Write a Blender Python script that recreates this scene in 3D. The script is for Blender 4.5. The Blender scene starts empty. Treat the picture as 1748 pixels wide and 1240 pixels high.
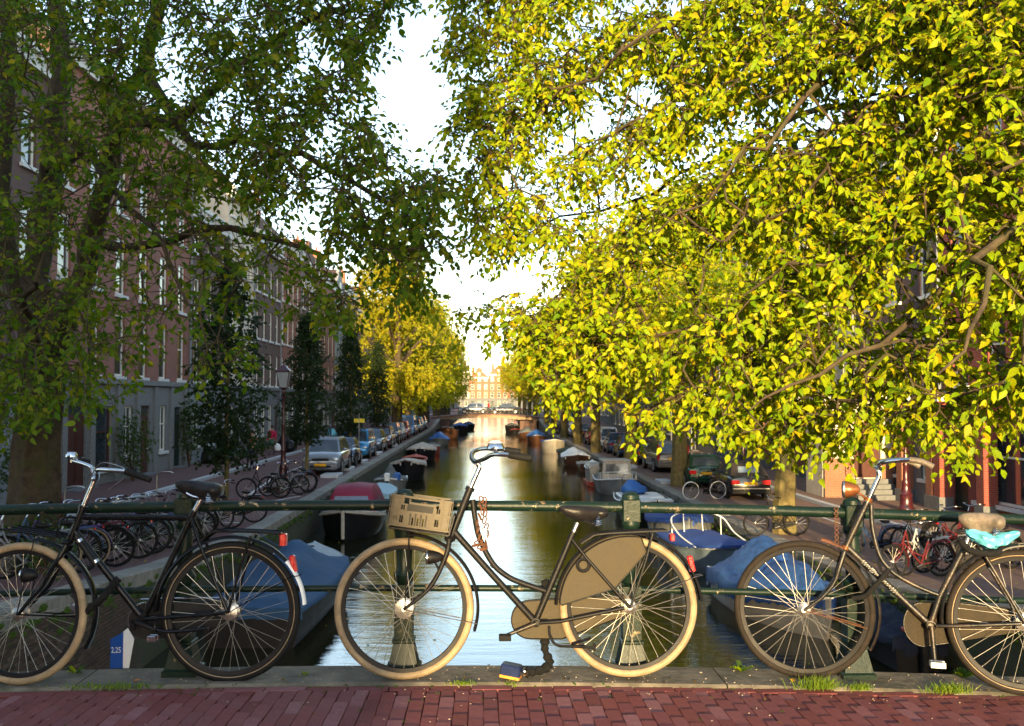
import bpy, math, random
import numpy as np
from mathutils import Vector, Matrix, noise as mnoise
R=math.radians; PI=math.pi
random.seed(7); rng=np.random.default_rng(7)
sc=bpy.context.scene; COL=sc.collection
# ------------------------------------------------------------------ camera
EYE=1.41; FPX=1748*35/36.0
cd=bpy.data.cameras.new('camera'); cam=bpy.data.objects.new('camera',cd); COL.objects.link(cam)
cd.lens=35; cd.sensor_width=36; cd.clip_start=.05; cd.clip_end=3000
cam.location=(0,0,EYE); cam.rotation_euler=(R(90+2.12),0,R(-1.75)); sc.camera=cam
cd.dof.use_dof=True; cd.dof.focus_distance=5.3; cd.dof.aperture_fstop=7.5
CAMM=cam.rotation_euler.to_matrix()
# ------------------------------------------------------------------ light
SUN_EL=R(8.5); SUN_AZ=R(3.5)      # light travels towards +Y, turned a little to +X
w=bpy.data.worlds.new('World'); sc.world=w; w.use_nodes=True
nt=w.node_tree; nt.nodes.clear()
sky=nt.nodes.new('ShaderNodeTexSky'); sky.sky_type='NISHITA'; sky.sun_disc=False
sky.sun_elevation=SUN_EL; sky.sun_rotation=math.pi+SUN_AZ; sky.altitude=0
sky.air_density=1.0; sky.dust_density=.6; sky.ozone_density=1.2
bg=nt.nodes.new('ShaderNodeBackground'); bg.inputs[1].default_value=.15
out=nt.nodes.new('ShaderNodeOutputWorld')
hs=nt.nodes.new('ShaderNodeHueSaturation'); hs.inputs['Saturation'].default_value=.85; hs.inputs['Value'].default_value=1.4; nt.links.new(sky.outputs[0],hs.inputs['Color']); nt.links.new(hs.outputs[0],bg.inputs[0]); nt.links.new(bg.outputs[0],out.inputs[0])
ld=bpy.data.lights.new('sun','SUN'); ld.energy=5.0; ld.angle=R(.6); ld.color=(1,.73,.36)
sun=bpy.data.objects.new('sun',ld); COL.objects.link(sun)
tdir=Vector((math.sin(SUN_AZ)*math.cos(SUN_EL),math.cos(SUN_AZ)*math.cos(SUN_EL),-math.sin(SUN_EL)))
sun.rotation_euler=tdir.to_track_quat('-Z','Y').to_euler(); sun.location=(-8,-60,20)
vs=sc.view_settings; vs.view_transform='Standard'; vs.look='None'; vs.exposure=1.66; vs.gamma=1; vs.use_curve_mapping=False
sc.render.engine='CYCLES'
sc.cycles.max_bounces=6; sc.cycles.diffuse_bounces=3; sc.cycles.transmission_bounces=4; sc.cycles.transparent_max_bounces=6
sc.cycles.caustics_reflective=False; sc.cycles.caustics_refractive=False
# ------------------------------------------------------------------ pixel rays (used only to measure real positions)
def ray(px,py):
    return CAMM@Vector(((px-874)/FPX,-(py-620)/FPX,-1))
def gnd(px,py,z):
    d=ray(px,py); t=(z-EYE)/d.z; return Vector((d.x*t,d.y*t,z))
def at(px,py,Y):
    d=ray(px,py); t=Y/d.y; return Vector((d.x*t,Y,EYE+d.z*t))
def onx(px,py,X):
    d=ray(px,py); t=X/d.x; return Vector((X,d.y*t,EYE+d.z*t))
# ------------------------------------------------------------------ mesh builder
class MB:
    def __init__(s): s.V=[]; s.F=[]
    def add(s,v,f):
        n=len(s.V); s.V+= [tuple(x) for x in v]; s.F+=[tuple(i+n for i in q) for q in f]; return s
    def box(s,x0,x1,y0,y1,z0,z1,M=None):
        v=[Vector(p) for p in ((x0,y0,z0),(x1,y0,z0),(x1,y1,z0),(x0,y1,z0),(x0,y0,z1),(x1,y0,z1),(x1,y1,z1),(x0,y1,z1))]
        if M: v=[M@p for p in v]
        return s.add(v,[(0,3,2,1),(4,5,6,7),(0,1,5,4),(1,2,6,5),(2,3,7,6),(3,0,4,7)])
    def bbox(s,x0,x1,y0,y1,z0,z1,b,M=None):   # box with chamfered top and vertical edges
        r=[(x0+b,y0),(x1-b,y0),(x1,y0+b),(x1,y1-b),(x1-b,y1),(x0+b,y1),(x0,y1-b),(x0,y0+b)]
        cx,cy=(x0+x1)/2,(y0+y1)/2
        def sh(p):
            return (p[0]-b*(1 if p[0]>cx else -1),p[1]-b*(1 if p[1]>cy else -1))
        v=[(p[0],p[1],z0) for p in r]+[(p[0],p[1],z1-b) for p in r]+[(sh(p)[0],sh(p)[1],z1) for p in r]
        v=[Vector(p) for p in v]
        if M: v=[M@p for p in v]
        f=[tuple(range(7,-1,-1)),tuple(range(16,24))]
        for k in (0,8):
            for i in range(8): f.append((k+i,k+(i+1)%8,k+8+(i+1)%8,k+8+i))
        return s.add(v,f)
    def tube(s,pts,r,n=8,cap=True,sq=1.0):
        P=[Vector(p) for p in pts]; m=len(P)
        if not hasattr(r,'__len__'): r=[r]*m
        v=[]; up=None
        for i in range(m):
            t=(P[min(i+1,m-1)]-P[max(i-1,0)])
            if t.length<1e-9: t=Vector((0,0,1))
            t.normalize()
            if up is None: up=Vector((0,1,0)) if abs(t.y)<.9 else Vector((1,0,0))
            a=t.cross(up)
            if a.length<1e-6: a=t.orthogonal()
            a.normalize(); b=t.cross(a).normalized(); up=a.cross(t)
            up.normalize()
            for k in range(n):
                an=2*PI*k/n; v.append(P[i]+a*(math.cos(an)*r[i])+b*(math.sin(an)*r[i]*sq))
        f=[]
        for i in range(m-1):
            for k in range(n):
                f.append((i*n+k,i*n+(k+1)%n,(i+1)*n+(k+1)%n,(i+1)*n+k))
        if cap: f.append(tuple(range(n))); f.append(tuple(range(m*n-1,(m-1)*n-1,-1)))
        return s.add(v,f)
    def lathe(s,prof,c=(0,0,0),n=16,axis='z',a0=0,a1=2*PI,M=None):
        full=abs(a1-a0-2*PI)<1e-6; k=n if full else n+1
        v=[]
        for (r,h) in prof:
            for i in range(k):
                a=a0+(a1-a0)*i/n
                x,y,z=r*math.cos(a),r*math.sin(a),h
                if axis=='y': x,y,z=x,z,y
                if axis=='x': x,y,z=z,x,y
                p=Vector((x+c[0],y+c[1],z+c[2]))
                v.append(M@p if M else p)
        f=[]
        for j in range(len(prof)-1):
            for i in range(n):
                i2=(i+1)%k
                f.append((j*k+i,j*k+i2,(j+1)*k+i2,(j+1)*k+i))
        return s.add(v,f)
    def sq(s,prof,c,M=None):      # square section stacked profile (half width, z)
        v=[]
        for (r,h) in prof:
            v+=[(c[0]-r,c[1]-r,c[2]+h),(c[0]+r,c[1]-r,c[2]+h),(c[0]+r,c[1]+r,c[2]+h),(c[0]-r,c[1]+r,c[2]+h)]
        f=[(3,2,1,0)]; m=len(prof)
        for j in range(m-1):
            for i in range(4): f.append((j*4+i,j*4+(i+1)%4,j*4+4+(i+1)%4,j*4+4+i))
        k=(m-1)*4; f.append((k,k+1,k+2,k+3))
        return s.add(v,f)
    def torus(s,c,Rr,r,n=40,m=8,a0=0,a1=2*PI,sy=1.0):   # ring in the xz plane
        full=abs(a1-a0-2*PI)<1e-6; k=n if full else n+1; v=[]
        for i in range(k):
            a=a0+(a1-a0)*i/n
            for j in range(m):
                b=2*PI*j/m; rr=Rr+r*math.cos(b)
                v.append((c[0]+rr*math.cos(a),c[1]+r*sy*math.sin(b),c[2]+rr*math.sin(a)))
        f=[]
        for i in range(n):
            i2=(i+1)%k
            for j in range(m): f.append((i*m+j,i*m+(j+1)%m,i2*m+(j+1)%m,i2*m+j))
        return s.add(v,f)
    def prism(s,poly,y0,y1):      # poly in xz, extruded in y
        n=len(poly); v=[(p[0],y0,p[1]) for p in poly]+[(p[0],y1,p[1]) for p in poly]
        f=[tuple(range(n)),tuple(range(2*n-1,n-1,-1))]
        for i in range(n): f.append((i,n+i,n+(i+1)%n,(i+1)%n))
        return s.add(v,f)
    def loft(s,rings,closed=True,cap=True):
        n=len(rings[0]); v=[p for r in rings for p in r]; f=[]
        for i in range(len(rings)-1):
            for k in range(n if closed else n-1):
                f.append((i*n+k,i*n+(k+1)%n,(i+1)*n+(k+1)%n,(i+1)*n+k))
        if cap and closed: f.append(tuple(range(n-1,-1,-1))); f.append(tuple(range((len(rings)-1)*n,len(rings)*n)))
        return s.add(v,f)
    def ell(s,c,r,n=12,m=8,M=None):
        v=[];f=[]
        for j in range(m+1):
            b=-PI/2+PI*j/m
            for i in range(n):
                a=2*PI*i/n; p=Vector((c[0]+r[0]*math.cos(a)*math.cos(b),c[1]+r[1]*math.sin(a)*math.cos(b),c[2]+r[2]*math.sin(b)))
                v.append(M@p if M else p)
        for j in range(m):
            for i in range(n): f.append((j*n+i,j*n+(i+1)%n,(j+1)*n+(i+1)%n,(j+1)*n+i))
        return s.add(v,f)
    def xf(s,M,start=0):
        s.V=s.V[:start]+[tuple(M@Vector(p)) for p in s.V[start:]]; return s
    def mesh(s,name,mt,smooth=False,ang=40):
        me=bpy.data.meshes.new(name); me.from_pydata(s.V,[],s.F); 
        if mt: me.materials.append(mt)
        if smooth:
            me.polygons.foreach_set('use_smooth',[True]*len(me.polygons)); me.update()
            try: me.set_sharp_from_angle(angle=R(ang))
            except Exception: pass
        me.update(); return me
    def build(s,name,mt,parent=None,smooth=False,loc=None,ang=40):
        return link(name,s.mesh(name,mt,smooth,ang),parent,loc)
def curve(P,k=5):
    P=[Vector(p) for p in P]; out=[]
    for i in range(len(P)-1):
        a=P[max(i-1,0)];b=P[i];c=P[i+1];d=P[min(i+2,len(P)-1)]
        for q in range(k):
            t=q/k; out.append(.5*((2*b)+(c-a)*t+(2*a-5*b+4*c-d)*t*t+(3*b-a-3*c+d)*t**3))
    out.append(P[-1]); return out
def link(name,data,parent=None,loc=None,rot=None):
    o=bpy.data.objects.new(name,data); COL.objects.link(o)
    if parent: o.parent=parent
    if loc is not None: o.location=loc
    if rot is not None: o.rotation_euler=rot
    return o
def tag(o,label=None,cat=None,group=None,kind=None):
    if label: o['label']=label
    if cat: o['category']=cat
    if group: o['group']=group
    if kind: o['kind']=kind
    return o
def thing(name,label,cat,loc=(0,0,0),rz=0,group=None):
    return tag(link(name,None,None,loc,(0,0,rz)),label,cat,group)
KIDS={}
def copy_tree(o,loc=None,rz=None,label=None,parent=None,swap=None):
    c=o.copy(); COL.objects.link(c)
    if parent: c.parent=parent
    if loc is not None: c.location=loc
    if rz is not None: c.rotation_euler[2]=rz
    if label: c['label']=label
    for ch in list(o.children):
        d=ch.copy(); COL.objects.link(d); d.parent=c
        for g in list(ch.children):
            e=g.copy(); COL.objects.link(e); e.parent=d
    return c
def recolor(root,base,new):     # give a copied thing its own paint where the source had the base paint
    for o in [root]+list(root.children_recursive):
        if o.type=='MESH' and o.data.materials and o.data.materials[0]==base:
            o.material_slots[0].link='OBJECT'; o.material_slots[0].material=new
def text(name,body,size,mt,parent,loc,rot,ext=.0006,sx=1):
    f=bpy.data.curves.new(name,'FONT'); f.body=body; f.size=size; f.extrude=ext; f.resolution_u=2
    o=bpy.data.objects.new(name,f); COL.objects.link(o); bpy.context.view_layer.update()
    me=bpy.data.meshes.new_from_object(o); bpy.data.objects.remove(o); me.materials.clear(); me.materials.append(mt)
    o=link(name,me,parent,loc,rot); o.scale=(sx,1,1); return o
# ------------------------------------------------------------------ materials
def newmat(name):
    m=bpy.data.materials.new(name); m.use_nodes=True
    n=m.node_tree.nodes; return m,m.node_tree,n['Principled BSDF']
def N(nt,t,**k):
    n=nt.nodes.new(t)
    for a,b in k.items(): setattr(n,a,b)
    return n
def ramp(nt,src,stops):
    r=N(nt,'ShaderNodeValToRGB'); nt.links.new(src,r.inputs[0]); e=r.color_ramp.elements
    while len(e)<len(stops): e.new(.5)
    for i,(p,c) in enumerate(stops): e[i].position=p; e[i].color=(c[0],c[1],c[2],1)
    return r.outputs[0]
def noise(nt,scale,detail=4,rough=.6,vec=None,dist=0):
    n=N(nt,'ShaderNodeTexNoise'); n.inputs['Scale'].default_value=scale; n.inputs['Detail'].default_value=detail
    n.inputs['Roughness'].default_value=rough; n.inputs['Distortion'].default_value=dist
    if vec is not None: nt.links.new(vec,n.inputs['Vector'])
    return n.outputs['Fac']
def mix(nt,fac,a,b,mode='MIX'):
    m=N(nt,'ShaderNodeMix',data_type='RGBA',blend_type=mode)
    for i,v in ((0,fac),(6,a),(7,b)):
        if isinstance(v,(int,float)): m.inputs[i].default_value=v
        elif isinstance(v,tuple): m.inputs[i].default_value=(v[0],v[1],v[2],1)
        else: nt.links.new(v,m.inputs[i])
    return m.outputs[2]
def vmap(nt,sx=1,sy=1,sz=1,src='Object'):
    t=N(nt,'ShaderNodeTexCoord'); m=N(nt,'ShaderNodeMapping'); m.inputs['Scale'].default_value=(sx,sy,sz)
    nt.links.new(t.outputs[src],m.inputs[0]); return m.outputs[0]
def bump(nt,b,h,strength=.3,dist=.02):
    n=N(nt,'ShaderNodeBump'); n.inputs['Strength'].default_value=strength; n.inputs['Distance'].default_value=dist
    nt.links.new(h,n.inputs['Height']); nt.links.new(n.outputs[0],b.inputs['Normal'])
_pm={}
def pm(name,col,rough=.5,metal=0,var=.25,scale=12,bmp=.15,spec=.3,coat=0,dirt=None,rnd=0):
    if name in _pm: return _pm[name]
    m,nt,b=newmat(name); v=vmap(nt)
    f=noise(nt,scale,5,.65,v)
    d=tuple(c*(1-var) for c in col); l=tuple(min(1,c*(1+var)) for c in col)
    c=ramp(nt,f,[(.3,d),(.7,l)])
    if dirt:
        f2=noise(nt,scale*.35,6,.7,v); fr=ramp(nt,f2,[(.5,(0,0,0)),(.68,(1,1,1))]); c=mix(nt,fr,c,dirt)
    if rnd:
        oi=N(nt,'ShaderNodeObjectInfo'); c=mix(nt,1.0,c,ramp(nt,oi.outputs['Random'],[(0,(1-rnd,)*3),(1,(1+rnd,)*3)]),'MULTIPLY')
    nt.links.new(c,b.inputs['Base Color'])
    rr=N(nt,'ShaderNodeMapRange'); rr.inputs[3].default_value=max(.02,rough*.75); rr.inputs[4].default_value=min(1,rough*1.25)
    nt.links.new(f,rr.inputs[0]); nt.links.new(rr.outputs[0],b.inputs['Roughness'])
    if max(col)<.04 and not metal: spec=min(spec,.16)
    b.inputs['Metallic'].default_value=metal; b.inputs['Specular IOR Level'].default_value=spec
    b.inputs['Coat Weight'].default_value=coat
    if bmp: bump(nt,b,noise(nt,scale*4,4,.6,v),bmp,.01)
    _pm[name]=m; return m
def wallvec(nt):
    t=N(nt,'ShaderNodeTexCoord'); s=N(nt,'ShaderNodeSeparateXYZ'); nt.links.new(t.outputs['Object'],s.inputs[0])
    a=N(nt,'ShaderNodeMath'); nt.links.new(s.outputs[0],a.inputs[0]); nt.links.new(s.outputs[1],a.inputs[1])
    c=N(nt,'ShaderNodeCombineXYZ'); nt.links.new(a.outputs[0],c.inputs[0]); nt.links.new(s.outputs[2],c.inputs[1]); return c.outputs[0]
def brickmat(name,c1,c2,mortar,bw=.22,bh=.065,ms=.008,floor=False,dirt=None,moss=None):
    m,nt,b=newmat(name)
    vec=vmap(nt) if floor else wallvec(nt)
    t=N(nt,'ShaderNodeTexBrick'); nt.links.new(vec,t.inputs['Vector'])
    t.inputs['Scale'].default_value=1; t.inputs['Brick Width'].default_value=bw; t.inputs['Row Height'].default_value=bh
    t.inputs['Mortar Size'].default_value=ms; t.inputs['Color1'].default_value=(*c1,1); t.inputs['Color2'].default_value=(*c2,1); t.inputs['Mortar'].default_value=(*mortar,1)
    t.inputs['Bias'].default_value=-.1
    v=vmap(nt); n1=noise(nt,.6,6,.7,v)
    c=mix(nt,1.0,t.outputs['Color'],ramp(nt,n1,[(.25,(.7,.7,.72)),(.75,(1.25,1.2,1.18))]),'MULTIPLY')
    if dirt:
        f=ramp(nt,noise(nt,1.7,7,.75,v),[(.48,(0,0,0)),(.7,(1,1,1))]); c=mix(nt,f,c,dirt)
    if moss:
        f=ramp(nt,noise(nt,2.3,8,.8,v),[(.42,(0,0,0)),(.56,(1,1,1))]); c=mix(nt,f,c,moss)
    nt.links.new(c,b.inputs['Base Color']); b.inputs['Roughness'].default_value=.85
    iv=N(nt,'ShaderNodeMath',operation='SUBTRACT'); iv.inputs[0].default_value=1; nt.links.new(t.outputs['Fac'],iv.inputs[1])
    bump(nt,b,iv.outputs[0],.5,.01); return m
def leafmat(name,cols,trans,rough=.5,tw=.45,spec=.12):
    m,nt,b=newmat(name)
    g=N(nt,'ShaderNodeNewGeometry'); n=len(cols)
    st=[(i/(n-1)*.999,c) for i,c in enumerate(cols)]
    oi=N(nt,'ShaderNodeObjectInfo'); ad=N(nt,'ShaderNodeMath',operation='ADD'); fr=N(nt,'ShaderNodeMath',operation='FRACT')
    nt.links.new(g.outputs['Random Per Island'],ad.inputs[0]); nt.links.new(oi.outputs['Random'],ad.inputs[1]); nt.links.new(ad.outputs[0],fr.inputs[0])
    c=ramp(nt,fr.outputs[0],st)
    f=noise(nt,28,3,.6,vmap(nt)); c=mix(nt,1.0,c,ramp(nt,f,[(.3,(.82,.85,.8)),(.7,(1.15,1.12,1.1))]),'MULTIPLY')
    nt.links.new(c,b.inputs['Base Color']); b.inputs['Roughness'].default_value=rough; b.inputs['Specular IOR Level'].default_value=spec
    tr=N(nt,'ShaderNodeBsdfTranslucent'); ct=mix(nt,1.0,c,trans,'MULTIPLY'); nt.links.new(ct,tr.inputs[0])
    ms=N(nt,'ShaderNodeMixShader'); ms.inputs[0].default_value=tw
    nt.links.new(b.outputs[0],ms.inputs[1]); nt.links.new(tr.outputs[0],ms.inputs[2])
    nt.links.new(ms.outputs[0],nt.nodes['Material Output'].inputs[0]); return m
def glassmat(name,col=(.02,.025,.03),rough=.06):
    m,nt,b=newmat(name); v=vmap(nt)
    f=noise(nt,1.3,3,.5,v); c=ramp(nt,f,[(.35,col),(.7,tuple(x*2.2 for x in col))]); nt.links.new(c,b.inputs['Base Color'])
    b.inputs['Roughness'].default_value=rough; b.inputs['Specular IOR Level'].default_value=.9
    bump(nt,b,noise(nt,2.2,2,.5,v),.12,.02); return m
# ------------------------------------------------------------------ palette
M={}
M['stone']=pm('kerb_stone',(.125,.105,.078),.85,0,.5,7,.6,.3,dirt=(.055,.05,.035))
M['coping']=pm('coping_stone_grey',(.2,.185,.16),.85,0,.3,5,.4,.3,dirt=(.1,.1,.07),rnd=.15)
def pavebrick():
    m,nt,b=newmat('clinker_brick'); v=vmap(nt); oi=N(nt,'ShaderNodeObjectInfo'); g=N(nt,'ShaderNodeNewGeometry')
    ad=N(nt,'ShaderNodeMath',operation='ADD'); fr=N(nt,'ShaderNodeMath',operation='FRACT')
    nt.links.new(g.outputs['Random Per Island'],ad.inputs[0]); nt.links.new(oi.outputs['Random'],ad.inputs[1]); nt.links.new(ad.outputs[0],fr.inputs[0])
    c=ramp(nt,fr.outputs[0],[(0,(.125,.028,.024)),(.35,(.165,.04,.035)),(.62,(.14,.036,.036)),(.85,(.165,.048,.045)),(.97,(.205,.078,.078))])
    f=noise(nt,22,6,.7,v); c=mix(nt,1.0,c,ramp(nt,f,[(.25,(.72,.7,.7)),(.75,(1.25,1.25,1.25))]),'MULTIPLY')
    nt.links.new(c,b.inputs['Base Color']); b.inputs['Roughness'].default_value=.75; b.inputs['Specular IOR Level'].default_value=.35
    bump(nt,b,noise(nt,90,5,.7,v),.35,.004); return m
M['clinker']=pavebrick()
M['sand']=pm('joint_sand',(.08,.045,.04),.95,0,.4,30,.3,.2)
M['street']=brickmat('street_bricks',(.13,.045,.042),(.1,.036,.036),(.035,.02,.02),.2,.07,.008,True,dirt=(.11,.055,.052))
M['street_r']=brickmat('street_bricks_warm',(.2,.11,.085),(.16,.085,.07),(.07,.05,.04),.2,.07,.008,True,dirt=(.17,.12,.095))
M['grit']=pm('parking_strip',(.15,.12,.1),.9,0,.35,3,.4,.3,dirt=(.08,.08,.05))
M['line']=pm('road_paint',(.62,.62,.6),.8,0,.2,14,.2,.3,dirt=(.25,.2,.19))
M['slab']=pm('pale_kerb',(.42,.43,.44),.8,0,.15,5,.2,.3)
M['quay']=brickmat('quay_bricks',(.075,.055,.04),(.05,.04,.03),(.035,.032,.025),.21,.06,.01,False,dirt=(.03,.03,.018),moss=(.035,.05,.012))
M['qbrick']=pm('quay_brick',(.075,.048,.036),.85,0,.4,18,.5,.3,dirt=(.035,.04,.018),rnd=.45)
M['moss']=pm('moss',(.05,.09,.012),.95,0,.5,25,.8,.1)
def rail():
    m,nt,b=newmat('green_rail_paint'); v=vmap(nt)
    base=ramp(nt,noise(nt,6,4,.6,v),[(.3,(.003,.010,.007)),(.7,(.006,.017,.011))])
    f=ramp(nt,noise(nt,17,8,.75,v),[(.6,(0,0,0)),(.63,(1,1,1))]); f2=ramp(nt,noise(nt,3,4,.7,v),[(.4,(0,0,0)),(.62,(1,1,1))])
    ff=mix(nt,1.0,f,f2,'MULTIPLY'); chip=ramp(nt,noise(nt,30,3,.6,v),[(.35,(.2,.09,.04)),(.65,(.42,.33,.2))])
    c=mix(nt,ff,base,chip); nt.links.new(c,b.inputs['Base Color'])
    b.inputs['Roughness'].default_value=.38; b.inputs['Specular IOR Level'].default_value=.22
    bump(nt,b,noise(nt,40,5,.7,v),.35,.006); return m
M['rail']=rail()
M['bframe']=pm('black_bike_paint',(.006,.006,.007),.25,0,.4,20,.06,.4,coat=.1)
M['bmatt']=pm('dull_black_paint',(.008,.0075,.008),.45,0,.4,25,.15,.25)
M['worn']=pm('worn_dark_paint',(.009,.008,.007),.4,.2,.4,30,.2,.5,dirt=(.05,.032,.02))
M['rust']=pm('rusty_steel',(.13,.055,.03),.75,.5,.45,30,.5,.4)
M['chrome']=pm('chrome',(.55,.55,.57),.16,1,.12,20,.03)
M['steel']=pm('grey_steel',(.38,.37,.36),.38,1,.25,30,.1)
M['spoke']=pm('spoke_wire',(.42,.39,.34),.4,.8,.2,20,0)
M['rub']=pm('black_rubber',(.008,.008,.008),.7,0,.4,40,.4,.3)
M['cream']=pm('cream_tyre',(.25,.18,.105),.6,0,.3,16,.25,.3)
M['brown_t']=pm('dusty_brown_tyre',(.017,.013,.010),.75,0,.4,30,.3,.3)
M['rimblk']=pm('black_rim',(.010,.009,.010),.5,0,.3,20,0)
M['case_r']=pm('dull_brown_case',(.028,.021,.012),.7,0,.3,14,.25,.3)
M['leather']=pm('black_leather',(.012,.011,.012),.32,0,.3,30,.15,.5)
M['tan']=pm('worn_tan_saddle',(.1,.08,.06),.5,0,.4,18,.3,.4,dirt=(.2,.16,.12))
M['redl']=pm('red_reflector',(.5,.01,.01),.15,0,.2,40,.1,.6)
M['white']=pm('white_paint',(.72,.72,.7),.4,0,.08,6,.05)
M['beige']=pm('beige_coat_guard',(.042,.032,.016),.7,0,.22,14,.25,.3)
M['crate']=pm('grey_plastic_crate',(.058,.042,.021),.55,0,.25,14,.2,.4)
M['cratedk']=pm('dark_crate_inset',(.03,.028,.025),.6,0,.25,14,.2,.4)
M['bluebag']=pm('blue_plastic_film',(.1,.42,.55),.25,0,.35,18,.6,.6)
M['lockblue']=pm('dark_blue_casing',(.01,.018,.06),.3,0,.2,14,.05)
M['orange']=pm('orange_band',(.6,.22,.03),.5,0,.2,14,.05)
M['sleeve']=pm('black_fabric_sleeve',(.01,.01,.01),.9,0,.4,60,.8,.2)
M['copper']=pm('copper_lamp',(.17,.06,.022),.3,.5,.3,14,.1)
M['bark']=pm('elm_bark',(.06,.043,.027),.95,0,.5,7,.9,.2,dirt=(.055,.055,.018))
M['bark_w']=pm('greenish_bark',(.13,.10,.04),.95,0,.45,7,.9,.2,dirt=(.15,.14,.04))
M['twig']=pm('twig_bark',(.08,.045,.025),.85,0,.3,20,.3,.2)
M['lamp']=pm('maroon_cast_iron',(.045,.008,.012),.3,0,.3,12,.08,.6)
M['lglass']=pm('lantern_glass',(.3,.31,.3),.15,0,.15,6,0,.7)
M['glass']=glassmat('window_glass')
M['cglass']=glassmat('car_glass',(.03,.04,.05),.04)
M['wframe']=pm('cream_window_paint',(.75,.72,.62),.5,0,.12,5,.05)
M['sill']=pm('white_sill_stone',(.58,.58,.57),.7,0,.15,5,.1)
M['door']=pm('dark_red_door',(.06,.016,.011),.4,0,.3,6,.1)
M['doorg']=pm('dark_green_door',(.012,.025,.02),.35,0,.3,6,.1)
M['wood']=pm('weathered_grey_wood',(.17,.17,.165),.8,0,.3,10,.4,.3)
M['plinth']=pm('grey_plinth_stone',(.13,.135,.14),.8,0,.2,6,.2,.3)
M['tile']=pm('roof_tiles',(.05,.034,.03),.8,0,.3,9,.5,.3)
M['b1']=brickmat('red_brown_brick',(.28,.09,.058),(.225,.073,.05),(.19,.13,.1))
M['b2']=brickmat('dark_brown_brick',(.12,.055,.042),(.09,.044,.036),(.08,.065,.06))
M['b3']=brickmat('orange_brick',(.3,.1,.05),(.24,.08,.045),(.25,.17,.12))
M['b4']=brickmat('brown_brick',(.11,.055,.042),(.085,.045,.037),(.11,.085,.07))
M['b5']=brickmat('deep_red_brick',(.25,.035,.02),(.2,.03,.018),(.2,.12,.1))
M['plas']=pm('cream_plaster',(.55,.48,.38),.85,0,.12,3,.1,.3)
M['plasg']=pm('grey_plaster',(.2,.215,.23),.85,0,.12,3,.1,.3)
M['plate']=pm('yellow_plate',(.75,.36,.01),.5,0,.1,10,0)
M['tyre']=pm('car_tyre',(.015,.015,.015),.8,0,.3,30,.3)
M['dark']=pm('dark_plastic',(.012,.012,.013),.6,0,.3,30,.2)
M['lens']=pm('clear_lens',(.5,.52,.52),.12,.4,.2,30,0,.8)
M['amber']=pm('amber_lens',(.7,.2,.02),.2,0,.2,30,0,.6)
M['skin']=pm('skin',(.42,.24,.17),.6,0,.1,30,0)
M['denim']=pm('dark_denim',(.03,.035,.05),.85,0,.3,30,.2)
M['hair']=pm('brown_hair',(.03,.018,.01),.7,0,.3,40,.3)
M['binbag']=pm('black_bin_bag',(.012,.012,.013),.25,0,.3,14,.8,.6)
def water():
    m,nt,b=newmat('canal_water'); 
    b.inputs['Base Color'].default_value=(.010,.012,.004,1); b.inputs['Roughness'].default_value=.025; b.inputs['IOR'].default_value=1.75; b.inputs['Specular IOR Level'].default_value=.8
    v=vmap(nt,.45,1.6,1); v2=vmap(nt,1.3,5.0,1); v3=vmap(nt,.08,.16,1)
    a=noise(nt,1.4,3,.55,v,.4); c=noise(nt,2.6,3,.6,v2,.2); f=noise(nt,1,2,.5,v3)
    s1=N(nt,'ShaderNodeMath',operation='MULTIPLY_ADD'); nt.links.new(c,s1.inputs[0]); s1.inputs[1].default_value=.35; nt.links.new(a,s1.inputs[2])
    fr=ramp(nt,f,[(.35,(.35,)*3),(.7,(1,)*3)])
    ml=N(nt,'ShaderNodeMath',operation='MULTIPLY'); nt.links.new(s1.outputs[0],ml.inputs[0]); nt.links.new(fr,ml.inputs[1])
    bump(nt,b,ml.outputs[0],.36,.045); return m
M['water']=water()
G=dict(
 near_l=leafmat('elm_leaves_shaded',[(.036,.09,.006),(.058,.12,.007),(.085,.15,.008),(.15,.2,.01),(.065,.115,.007),(.27,.24,.012)],(1.5,1.6,.5)),  # same elm leaf as near_r, made darker and greener to carry the shade
 near_r=leafmat('elm_leaves_sunlit',[(.08,.16,.004),(.155,.24,.004),(.22,.295,.004),(.30,.33,.005),(.12,.2,.004),(.18,.27,.004),(.26,.31,.004),(.36,.33,.006),(.14,.225,.004),(.40,.29,.007),(.22,.28,.004),(.27,.3,.004),(.11,.18,.004)],(1.5,1.5,.4),tw=.34),  # sunlit copy of the elm leaf, low sun put into its yellow
 dark=leafmat('dark_green_leaves',[(.014,.026,.011),(.022,.038,.014),(.03,.05,.016)],(1.3,1.5,.5)),
 gold=leafmat('sun_gold_elm_leaves',[(.18,.21,.01),(.25,.26,.011),(.32,.29,.012),(.36,.28,.014),(.2,.22,.01)],(1.4,1.3,.4)),  # gold of the low sun painted into elm leaves, shared by the litter
 mid=leafmat('sun_yellowed_elm_leaves',[(.17,.22,.008),(.26,.29,.009),(.34,.34,.01),(.4,.34,.012)],(1.4,1.4,.4)),  # elm leaf brightened and yellowed to carry the sunlight
 shrub=leafmat('shrub_leaves',[(.03,.06,.015),(.05,.09,.02),(.07,.11,.025)],(1.3,1.5,.5)),
 grass=leafmat('grass_blades',[(.08,.14,.015),(.12,.19,.02),(.2,.24,.03)],(1.3,1.5,.5)))
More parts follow.
